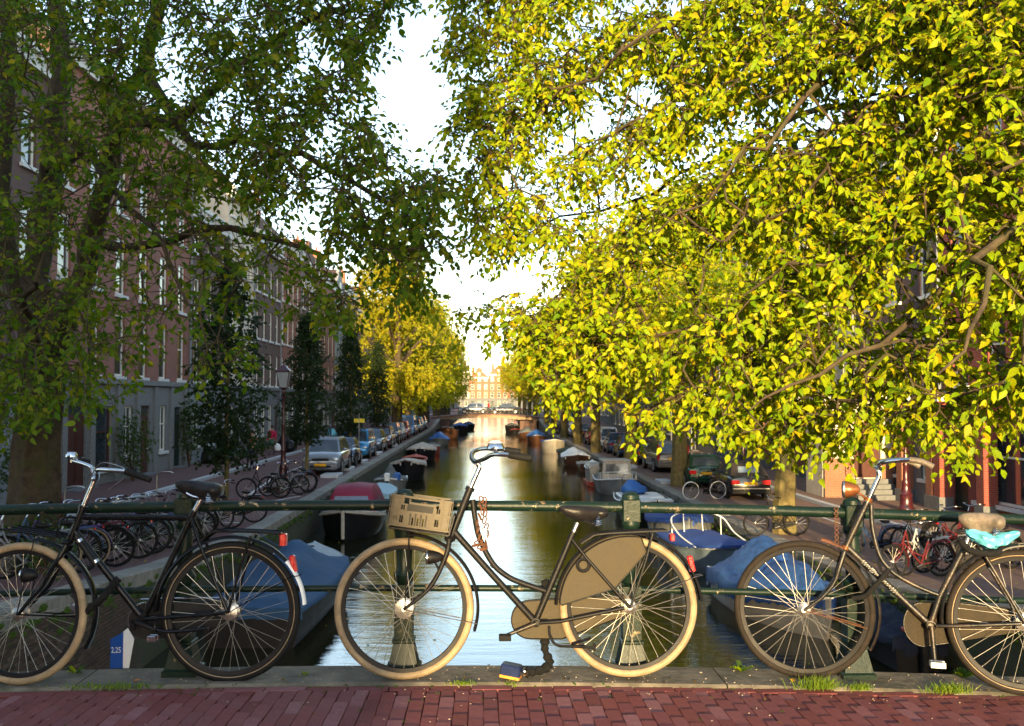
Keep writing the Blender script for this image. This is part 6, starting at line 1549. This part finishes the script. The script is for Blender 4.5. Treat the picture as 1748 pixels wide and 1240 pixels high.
def cabin(rt,x0,x1,y0,y1,z0,z1,mt):
    c=MB(); c.loft([[(x0,y0,z0),(x1,y0,z0),(x1,y1,z0),(x0,y1,z0)],[(x0*.9,y0*.95,z1),(x1*.9,y0*.95,z1),(x1*.9,y1*.85,z1),(x0*.9,y1*.85,z1)]]); o=c.build('wheelhouse',M[mt],rt)
    MB().bbox(x0*.98,x1*.98,y0*1.0,y1*.9,z1,z1+.06,.02).build('cabin_roof',M[mt],o)
    f=lambda s:MB()
    zc=z0+(z1-z0)*.38; zd_=z0+(z1-z0)*.88
    yy=lambda z:y1*(1-.15*(z-z0)/(z1-z0))+.012
    MB().add([(x0*.78,yy(zc),zc),(x1*.78,yy(zc),zc),(x1*.72,yy(zd_),zd_),(x0*.72,yy(zd_),zd_)],[(0,1,2,3)]).build('cabin_window',M['glass'],o)
    for s in (x0,x1):
        xx=lambda z:s*(1-.1*(z-z0)/(z1-z0))+(.012 if s>0 else -.012)
        MB().add([(xx(zc),y0*.8,zc),(xx(zc),y1*.8,zc),(xx(zd_),y1*.72,zd_),(xx(zd_),y0*.75,zd_)],[(0,1,2,3)]).build('cabin_window',M['glass'],o)
cabin(b,-.72,.72,-.9,.9,.55,1.5,'tcream'); bowrail(b,5.2,1.9,.6,.3,.25)
b=boat('stubby white boat with a red waterline, stern towards the bridge, on the right',6.0,52.6,3.0,1.05,.95,'hwht',0,'white',None,GB2,deckm='white',bowf=.5); MB().bbox(-.54,.54,-1.53,1.0,.02,.26,.02).build('red_waterline',M['hred'],b); MB().bbox(-.5,.5,-1.4,.6,.85,1.15,.12).build('cuddy',M['hwht'],b)
b=boat('small cluttered wooden boat on the right, before the white draped boat',6.75,63,4.0,1.3,.4,'hbrn',PI,'hwht','tcream',GB2,ridge=.1,wr=.1,cov=(.1,.7))
boat('brown boat draped with a rumpled white sheet on the right',6.45,68.5,5.0,1.85,.55,'hbrn',PI,'hbrn','white',GB2,ridge=.55,wr=.12,cov=(0,.8))
boat('low dark green covered boat on the right beyond the white draped boat',6.7,77,4.6,1.7,.45,'hgrey',PI,'hgrey','tgreen',GB2,ridge=.3)
boat('cream-hulled boat with a blue interior cover in the right row',6.1,85.5,5.6,2.0,.85,'hwht',PI,'white','tnavy',GB2,ridge=.15,cov=(0,.8),sheer=.35)
boat('boat with a bright blue cover near the middle of the right row',5.7,104,5.2,2.0,.65,'hbrn',PI,'white','tb2',GB2,ridge=.7,wr=.08)
b=boat('brown motorboat with a grey hood, far along the right row',5.3,115,6.0,2.1,.6,'hbrn',PI,'hbrn','tgrey',GB2,ridge=.7,cov=(0,.55))
boat('dark boat lying under the right end of the distant bridge',4.2,139,6.5,1.9,.8,'hblk',PI,'hblk','tgrey',GB2,ridge=.4)
boat('small black rowing boat with a red seat before the distant bridge',4.4,132,3.6,1.3,.45,'hblk',PI,'hred',None,GB2)
# moored hull with motor at the near right corner
b=boat('dark boat with an outboard wrapped in dark blue canvas, low behind the right chain case',8.6,14.2,3.0,1.3,.4,'hgrey',0,'dark','tnavy',None,ridge=.25,cov=(0,.95),wr=.1) if 0 else None
b=boat('dark boat with a canvas-wrapped motor behind the chain case of the right bicycle',7.2,17.6,2.6,1.0,.4,'hblk',0,'dark','tdark',None,ridge=.3,cov=(0,.95),wr=.15); outboard(b,-1.4,.35,'dark'); MB().bbox(-.2,.2,-1.2,-1.0,.62,.68,.02).build('red_strap',M['hred'],b)
rope(-4.3,24.1,-2.1,-5.7,25.5,hl(25.5)+.02,'thin blue mooring rope from the nearest left boat to the quay')
# water gauge sign
def gauge():
    X=-5.0; Y=14; c=at(208,1106,Y); rt=thing('clearance_sign','blue and white clearance sign reading 2,25 below the left bicycle','sign',(c.x,Y,c.z))
    s=Y/FPX*1.0
    MB().prism([(-19*s,-34*s),(2*s,-34*s),(2*s,26*s),(-19*s,14*s)],0,.012).build('blue_panel',pm('sign_blue',(.01,.07,.3),.4,0,.1,8,.02),rt)
    MB().prism([(2.2*s,-34*s),(12*s,-34*s),(20*s,14*s),(9*s,32*s),(2.2*s,27*s)],0,.012).build('white_panel',M['white'],rt)
    text('lettering','2,25',.11,M['white'],rt,(-17.5*s,-.006,-8*s),(PI/2,0,0),sx=.72)
    MB().tube([(0,.03,-2.2),(0,.03,.2)],.03,8).build('sign_post',M['dark'],rt,True)
gauge()
# ------------------------------------------------------------------ street lamps, posts, signs
def lamppost(label,x,y,h,H=4.4,s=1.0):
    rt=thing('street_lamp',label,'street lamp',(x,y,h(y)),0,'maroon cast-iron lantern posts')
    p=MB(); p.lathe([(.27,0),(.27,.1),(.22,.16),(.2,.5),(.22,.55),(.17,.62),(.13,.9),(.15,.95),(.1,1.05),(.085,1.5),(.11,1.55),(.08,1.62),(.06,2.4),(.085,2.46),(.055,2.52),(.042,H-.95),(.07,H-.9),(.05,H-.8),(.16,H-.72)],(0,0,0),14); p.build('post',M['lamp'],rt,True,ang=50)
    c=MB(); z0,z1=H-.7,H-.15; c.sq([(.13,z0),(.22,z1)],(0,0,0)); l=c.build('lantern',M['lglass'],rt)
    f=MB()
    for a,b in ((1,1),(1,-1),(-1,1),(-1,-1)): f.tube([(a*.133,b*.133,z0),(a*.225,b*.225,z1)],.013,4)
    f.sq([(.145,z0-.03),(.145,z0)],(0,0,0)); f.sq([(.25,z1),(.25,z1+.04),(.12,z1+.16),(.1,z1+.2),(.03,z1+.26),(.001,z1+.36)],(0,0,0)); f.build('lantern_frame',M['lamp'],l)
    a=MB(); a.tube([(-.3,0,H-1.05),(.3,0,H-1.05)],.018,6); a.build('ladder_bar',M['lamp'],rt,True); return rt
lamppost('maroon lamp post behind the left bicycle handlebar, in front of the shop doors',-9.55,22.8,hl,5.0)
lamppost('maroon lamp post with a glass lantern on the quay before the silver car',-7.1,36,hl,4.5)
lamppost('maroon lamp post far back on the left pavement near the blue bin bags',-13.0,88,lambda y:hl(y)+.1,5.2)
lamppost('maroon lamp post on the right pavement in front of the red brick piers',14.4,33.5,lambda y:hr(y)+.1,5.0)
lamppost('maroon lamp post between the green hatchback and the black convertible',10.9,41.3,hr,4.6)
lamppost('maroon lamp post half hidden by leaves further along the right quay',11.6,70,hr,4.6)
pr=thing('porch','cream painted porch with a dark red door and stone steps on the right','porch',(14.6,38.2,hr(38)+.1))
w_=holes_wall(-1.35,1.35,0,3.7,[(-.2,.85,.75,2.9)],.2); w_.box(-1.35,1.35,.25,2.2,0,3.68); w_.build('wall',M['plas'],pr); MB().box(-.2,.85,.16,.2,.75,2.9).build('door',M['door'],pr)
MB().box(-1.35,-.22,-.03,-.004,0,1.5).box(.88,1.35,-.03,-.004,0,1.5).build('brick_dado',M['b3'],pr); MB().box(-1.5,1.5,-.15,2.3,3.7,3.9).build('cornice',M['sill'],pr)
m=MB()
for q in range(4): m.box(-.5,1.15,-1.2+q*.3,-.031,q*.18,.18+q*.18)
m.build('steps',M['plinth'],pr)
m=MB()
for s in (-.6,1.25): m.tube([(s,-1.2,0),(s,-1.2,1.0),(s,-.1,1.7)],.02,6)
m.build('handrail',M['lamp'],pr,True)
# yellow sign
rt=thing('parking_sign','small yellow sign on a thin grey post beside the blue people carrier','sign',(-6.75,55.2,hl(55))); MB().tube([(0,0,0),(0,0,2.6)],.03,8).build('sign_post',M['steel'],rt,True); MB().bbox(-.28,.3,-.02,.02,2.1,2.32,.01).build('sign_panel',pm('sign_yellow',(.7,.5,.03),.5,0,.1,6,.02),rt)
rt=thing('parking_sign','small blue square sign on a pale post far down the right quay','sign',(8.6,92,hr(92))); MB().tube([(0,0,0),(0,0,3.0)],.05,8).build('sign_post',M['plasg'],rt,True); MB().bbox(-.3,.3,-.03,-.0,2.3,2.95,.01).build('sign_panel',pm('sign_blue2',(.01,.08,.35),.4,0,.1,8,.02),rt)
# bicycle stands (hoops) and bags
for i,(x,y,lb) in enumerate([(-10.6,33,'bent steel cycle hoop nearest the shopfront on the left pavement'),(-11.3,27.5,'steel cycle hoop behind the parked bicycles on the left')]):
    rt=MB().tube(curve([(0,0,0),(0,0,.85),(.08,0,.98),(.4,0,1.0),(.52,0,.95)],4),.025,8).build('cycle_hoop',M['steel'],None,True,loc=(x,y,hl(y))); tag(rt,lb,'bike stand')
def bag(lb,x,y,h,r,mt='binbag',cat='bag',z=1):
    m=MB(); m.ell((0,0,0),(r,r*.85,r*.8*z),14,10); sd=random.random()*9
    m.V=[(a*(1+.22*mnoise.noise(Vector((a*5,b*5,c*5+sd)))),b*(1+.22*mnoise.noise(Vector((a*5,b*5+3,c*5+sd)))),max(-r*.62,c*(1+.25*mnoise.noise(Vector((a*6,b*6,c*4+sd))))+(.35*r if c>.6*r else 0))) for a,b,c in m.V]
    o=m.build('rubbish_bag',M[mt],None,True,ang=60,loc=(x,y,h+r*.62)); tag(o,lb,cat); return o
bag('black rubbish bag leaning by the doorstep of the plant-covered shopfront',-13.9,51.3,hl(51)+.1,.42)
bag('smaller black rubbish bag in front of the doorstep bag',-13.2,50.9,hl(51)+.1,.33)
bag('shiny black rubbish bag on the pavement left of the lantern post',-12.4,63.5,hl(63)+.1,.55)
bag('black rubbish bag on the kerb side of the shiny one',-11.95,62.6,hl(63)+.1,.42)
bag('light blue rubbish bag on the far left pavement',-12.9,86.3,hl(87)+.1,.45,'bluebag')
bag('dark rubbish bag next to the light blue one',-12.2,86.8,hl(87)+.1,.45)
rt=MB().lathe([(.0,.02),(.2,.0),(.26,.4),(.24,.4),(.2,.05)],(0,0,0),14).build('flower_tub',pm('teal_plastic',(.02,.22,.24),.5,0,.2,8,.1),None,True,loc=(-13.4,57.5,hl(57)+.1)); tag(rt,'teal plastic tub on the pavement beside the leafy plant','tub')
rt=thing('milk_crate','white plastic crate standing by the base of the near left lamp post','crate',(-9.0,21.2,hl(21)+0)); 
for a in range(4):
    m=MB()
    for i in range(6): m.box(-.2+i*.075,-.2+i*.075+.02,-.2,-.185,0,.3)
    for z in (0,.09,.18,.27): m.box(-.2,.2,-.197,-.188,z,z+.03)
    o=m.build('crate_side',M['white'],rt); o.rotation_euler=(0,0,a*PI/2)
# ------------------------------------------------------------------ people
def skinmesh(name,verts,edges,rads,mt,parent):
    me=bpy.data.meshes.new(name); me.from_pydata(verts,edges,[]); o=bpy.data.objects.new(name,me); COL.objects.link(o)
    md=o.modifiers.new('skin','SKIN'); me.skin_vertices[0].data[0].use_root=True
    for i,r in enumerate(rads): me.skin_vertices[0].data[i].radius=(r,r)
    sb=o.modifiers.new('sub','SUBSURF'); sb.levels=1; sb.render_levels=1
    bpy.context.view_layer.update(); dg=bpy.context.evaluated_depsgraph_get(); m2=bpy.data.meshes.new_from_object(o.evaluated_get(dg)); bpy.data.objects.remove(o)
    m2.materials.clear(); m2.materials.append(mt); m2.polygons.foreach_set('use_smooth',[True]*len(m2.polygons)); return link(name,m2,parent)
def person(label,x,y,z,rz,H=1.7,top=(.3,.01,.03),bot=(.02,.02,.025),stride=.14,hold=None,sit=False,hairc='hair',group=None):
    k=H/1.7; rt=thing('person',label,'person',(x,y,z),rz,group)
    # faces -y; joints
    s=stride
    hip=.92; J=dict(pel=(0,0,hip),ch=(0,0,1.3),nk=(0,0,1.46),hd=(0,-.01,1.56),hd2=(0,-.01,1.66),sl=(-.17,0,1.4),sr=(.17,0,1.4),el=(-.24,s*.6,1.13),er=(.24,-s*.6,1.13),wl=(-.25,s*.4-.1,.88),wr=(.25,-s*.9-.06,.9),hl_=(-.25,s*.4-.13,.8),hr_=(.25,-s*.9-.09,.82),
      gl=(-.09,0,.88),gr=(.09,0,.88),kl=(-.1,-s*.9,.48),kr=(.1,s*.5,.48),al=(-.1,-s*1.1,.08),ar=(.1,s*1.6,.12),tl=(-.1,-s*1.1-.16,.04),tr=(.1,s*1.6-.14,.05))
    if sit: J.update(kl=(-.12,-.3,.62),kr=(.12,-.34,.78),al=(-.12,-.2,.22),ar=(.12,-.28,.4),tl=(-.12,-.34,.18),tr=(.12,-.42,.36),el=(-.26,-.2,1.15),er=(.26,-.2,1.15),wl=(-.25,-.42,1.12),wr=(.25,-.42,1.12),hl_=(-.25,-.5,1.12),hr_=(.25,-.5,1.12))
    def sk(nm,names,edges,rad,mt,extra=0): skinmesh(nm,[tuple(c*k for c in J[n]) for n in names],[(names.index(a),names.index(b)) for a,b in edges],[(rad[n]+extra)*k for n in names],mt,rt)
    rd=dict(pel=.13,ch=.14,nk=.055,hd=.09,hd2=.085,sl=.062,sr=.062,el=.045,er=.045,wl=.032,wr=.032,hl_=.04,hr_=.04,gl=.085,gr=.085,kl=.062,kr=.062,al=.04,ar=.04,tl=.04,tr=.04)
    E=[('pel','ch'),('ch','nk'),('nk','hd'),('hd','hd2'),('ch','sl'),('sl','el'),('el','wl'),('wl','hl_'),('ch','sr'),('sr','er'),('er','wr'),('wr','hr_'),('pel','gl'),('gl','kl'),('kl','al'),('al','tl'),('pel','gr'),('gr','kr'),('kr','ar'),('ar','tr')]
    nm=['pel']+[n for n in J if n!='pel']; sk('body',nm,E,rd,M['skin'])
    jm=pm('jacket_'+str(len(bpy.data.objects)),top,.8,0,.2,20,.3); tm=pm('trousers_'+str(len(bpy.data.objects)),bot,.85,0,.2,20,.3)
    n2=['pel','ch','sl','el','wl','sr','er','wr']; sk('jacket',n2,[e for e in E if e[0] in n2 and e[1] in n2],rd,jm,.022)
    n3=['pel','gl','kl','al','gr','kr','ar']; sk('trousers',n3,[e for e in E if e[0] in n3 and e[1] in n3],rd,tm,.02)
    for a,b in (('al','tl'),('ar','tr')):
        A_,B_=Vector(J[a])*k,Vector(J[b])*k; m=MB(); m.ell((A_+B_)/2-Vector((0,0,.01)),(.05,.15,.05),10,6); m.build('shoe',M['leather'],rt,True)
    hc=Vector(J['hd2'])*k; h=MB(); h.ell(hc+Vector((0,.02,.0)),(.1*k,.11*k,.11*k),12,8); h.build('hair',M[hairc],rt,True)
    return rt,jm
LP=lambda y:hl(y)+.1
rt,_=person('person in a red jacket walking on the left pavement with a white carrier bag',-12.4,59.5,LP(59.5),0,1.68,(.35,.01,.05),(.12,.1,.07))
bag('white carrier bag held by the person in the red jacket',-12.02,59.3,LP(59)+.25,.2,'white','bag',1.4)
bag('dark green handbag on the hip of the person in the red jacket',-12.35,59.1,LP(59)+.62,.15,'bp_green','bag')
person('person in dark clothes walking behind the lantern post on the left pavement',-11.9,64,LP(64),R(10),1.78,(.012,.012,.015),(.015,.015,.018))
person('person in a green coat beside the one in red on the left pavement',-12.6,66,LP(66),R(-10),1.7,(.03,.05,.03),(.02,.02,.02))
cy,_=person('cyclist in a brown jacket riding towards the bridge on the left road',-10.95,48,hl(48)+.12,0,1.74,(.16,.06,.02),(.015,.015,.018),sit=True)
o=parked('bmatt',-10.95,48.0,hl,R(90),'black bicycle ridden by the cyclist in the brown jacket',None,lean=0)
person('person in black standing under the trees far down the right pavement',13.6,88,hr(88)+.1,PI,1.78,(.01,.01,.012),(.012,.012,.015))
person('figure in red on the distant bridge between the two cars',.95,139.9,-.5,R(90),1.7,(.45,.01,.02),(.03,.03,.05))
# ------------------------------------------------------------------ weeds on the kerb
def tuft(lb,px,py,n,hh,spread,mt='grass'):
    c=at(px,py,5.06); zz=zd(c.x); Y=5.02 if py>1150 else 5.2
    P=np.zeros((n,3)); P[:,0]=rng.normal(0,spread,n); P[:,1]=rng.normal(0,.018,n); 
    D=np.stack([rng.normal(0,.45,n)+P[:,0]*3,rng.normal(0,.35,n),np.ones(n)],1); Nn=rng.normal(0,1,(n,3)); Nn[:,1]-=1
    V=[];F=[]; m=MB()
    for i in range(n):
        L_=hh*random.uniform(.3,.95); d=Vector(D[i]).normalized(); s=Vector((random.uniform(-1,1),random.uniform(-.5,.5),0)).normalized()*.0022; b=Vector(P[i]); bend=Vector((d.x,d.y,-.45))*L_*.35
        a1=b+d*L_*.5; a2=b+d*L_*.85+bend*.5; m.add([b-s,b+s,a1+s*.8,a1-s*.8,a2],[(0,1,2,3),(3,2,4)])
    o=m.build('grass_tuft',G[mt],None,loc=(c.x,Y,zz-.002)); tag(o,lb,'grass tuft',kind='stuff'); return o
tuft('thick bright green grass tuft in front of the right bicycle front wheel',1395,1160,260,.11,.045)
tuft('small green grass tuft between the right front wheel and the pedal',1463,1165,120,.06,.035)
tuft('wide green grass tuft below the right bicycle pedal',1613,1172,260,.085,.05)
tuft('low thin grass growing along the kerb edge under the left bicycle',195,1152,200,.05,.12)
tuft('tiny grass tuft right of the middle front wheel',790,1158,90,.03,.03)
tuft('tiny green sprig beside the blue lock case',872,1158,40,.03,.02)
tuft('tiny tuft on the kerb right of the left bicycle',512,1142,30,.03,.01)
def weed(lb,px,py,n,s):
    c=at(px,py,5.3); rt=thing('weed',lb,'weed',(c.x,5.3,zd(c.x)))
    me=MB()
    for i in range(n):
        a=2*PI*i/n+random.uniform(-.3,.3); L_=s*random.uniform(.6,1.1); up=random.uniform(.25,.9); d=Vector((math.cos(a),math.sin(a)*.5,up)).normalized(); sd=Vector((-math.sin(a),math.cos(a),0))*L_*.16
        b=Vector((0,0,0)); p1=d*L_*.4; p2=d*L_*.8; t=d*L_+Vector((0,0,-L_*.25)); mm=MB().add([b,p1-sd,p1+sd,p2-sd*.8,p2+sd*.8,t,p1+Vector((0,0,-.004)),p2+Vector((0,0,-.004))],[(0,2,6),(0,6,1),(1,6,7,3),(6,2,4,7),(3,7,5),(7,4,5)]); mm.build('leaf',G['shrub'] if i%3 else G['near_r'],rt)
weed('broad-leafed weed on the kerb between the middle and right bicycles',1265,1135,9,.09)
weed('yellowing weed by the rear wheel of the right bicycle',1645,1150,10,.1)
weed('purple-green weed growing at the railing left of the clearance sign',130,1128,9,.08)
def flat_leaf(lb,px,py,mt,s=.06):
    c=at(px,py,5.1); v=LV*s; m=MB().add([tuple(p) for p in v],LF); o=m.build('fallen_leaf',mt,None,loc=(c.x,5.1,zd(c.x)+.006)); o.rotation_euler=(.15,.1,random.uniform(0,6)); tag(o,lb,'leaf')
ylw=pm('yellow_leaf',(.5,.25,.02),.6,0,.2,30,.1); orl=pm('orange_leaf',(.35,.1,.02),.6,0,.2,30,.1)
flat_leaf('fallen yellow leaf beside the right front wheel on the kerb',1353,1143,ylw,.05); flat_leaf('fallen orange-brown leaf on the kerb under the left bicycle',228,1147,orl,.04)
# fixed yellow leaf litter on the streets
def litter(name,X0,X1,Y0,Y1,h,n,mt):
    P=np.stack([rng.uniform(X0,X1,n),rng.uniform(Y0,Y1,n),np.zeros(n)],1); P[:,2]=[h(y)+.02 for y in P[:,1]]
    D=rng.normal(0,1,(n,3)); D[:,2]*=.1; Nn=np.tile([0,0,1.],(n,1)); o=link(name,leaves_mesh(name,P,D,Nn,rng.uniform(.05,.09,n),mt,False)); tag(o,'scattered fallen leaves on the %s quay street'%('right' if X0>0 else 'left'),'leaves',kind='stuff')
litter('fallen_leaves',7.9,12.3,16,70,hr,900,G['gold']); litter('fallen_leaves',-11.3,-6.2,14,60,hl,500,G['gold'])
litter('floating_leaves',XL+.2,XR-.2,8,60,lambda y:WZ-.012,160,G['gold'])

m=MB()
for i in range(420):
    x=random.uniform(-3.1,3.2); y=random.uniform(5.04,5.36)**1; r=random.uniform(.0015,.0055)
    if random.random()<.35: y=random.uniform(4.3,5.03); z=zpave(x,y)
    else: z=zd(x)
    m.ell((x,y,z+r*.3),(r,r*.8,r*.6),5,3)
tag(m.build('grit',pm('grit_stones',(.3,.24,.18),.9,0,.5,300,0),None),'small grit and crumbs strewn over the kerb and paving','grit',kind='stuff')
n=46; P=np.zeros((n,3)); P[:,0]=rng.uniform(-2.9,3.0,n); P[:,1]=np.where(rng.random(n)<.7,rng.uniform(5.0,5.12,n),rng.uniform(4.35,5.0,n)); P[:,2]=[(zd(x) if y>5.035 else zpave(x,y))+.006 for x,y,_ in P]
D=rng.normal(0,1,(n,3)); D[:,2]=rng.normal(0,.15,n); Nn=np.tile([0,0,1.],(n,1))+rng.normal(0,.2,(n,3)); tag(link('small_leaves',leaves_mesh('small_leaves',P,D,Nn,rng.uniform(.012,.03,n),leafmat('litter_leaves',[(.2,.12,.03),(.12,.06,.02),(.3,.2,.04)],(1,1,.6)),True)),'tiny dry leaves scattered along the kerb','leaves',kind='stuff')
m=MB()
for i in range(150):
    x=random.uniform(-3,3); y=5.03+random.gauss(0,.006) if random.random()<.6 else random.uniform(4.4,5.0); x=x if y>5 else round(x/.0695)*.0695; r=random.uniform(.003,.009); z=(zd(x) if y>5.035 else zpave(x,y))
    for q in range(3): m.ell((x+random.gauss(0,.006),y+random.gauss(0,.008),z),(r*.6,r,r*.5),5,3)
tag(m.build('joint_moss',M['moss'],None),'moss growing in the joints between kerb and paving bricks','moss',kind='stuff')
house('B',0,22,14.5,'b4','unseen brown brick corner house added behind the bridge to shade the left half',4,7,pos=(-2.35,-14,-.5),rz=PI,far=True,depth=14)  # out of view, added as shade caster; its corner sets the shade edge
house('B',0,22,15.5,'b1','unseen red-brown brick house added behind the bridge for shade, further left',4,7,pos=(-24.5,-14,-.5),rz=PI,far=True,depth=14)  # out of view, added to widen the shading block
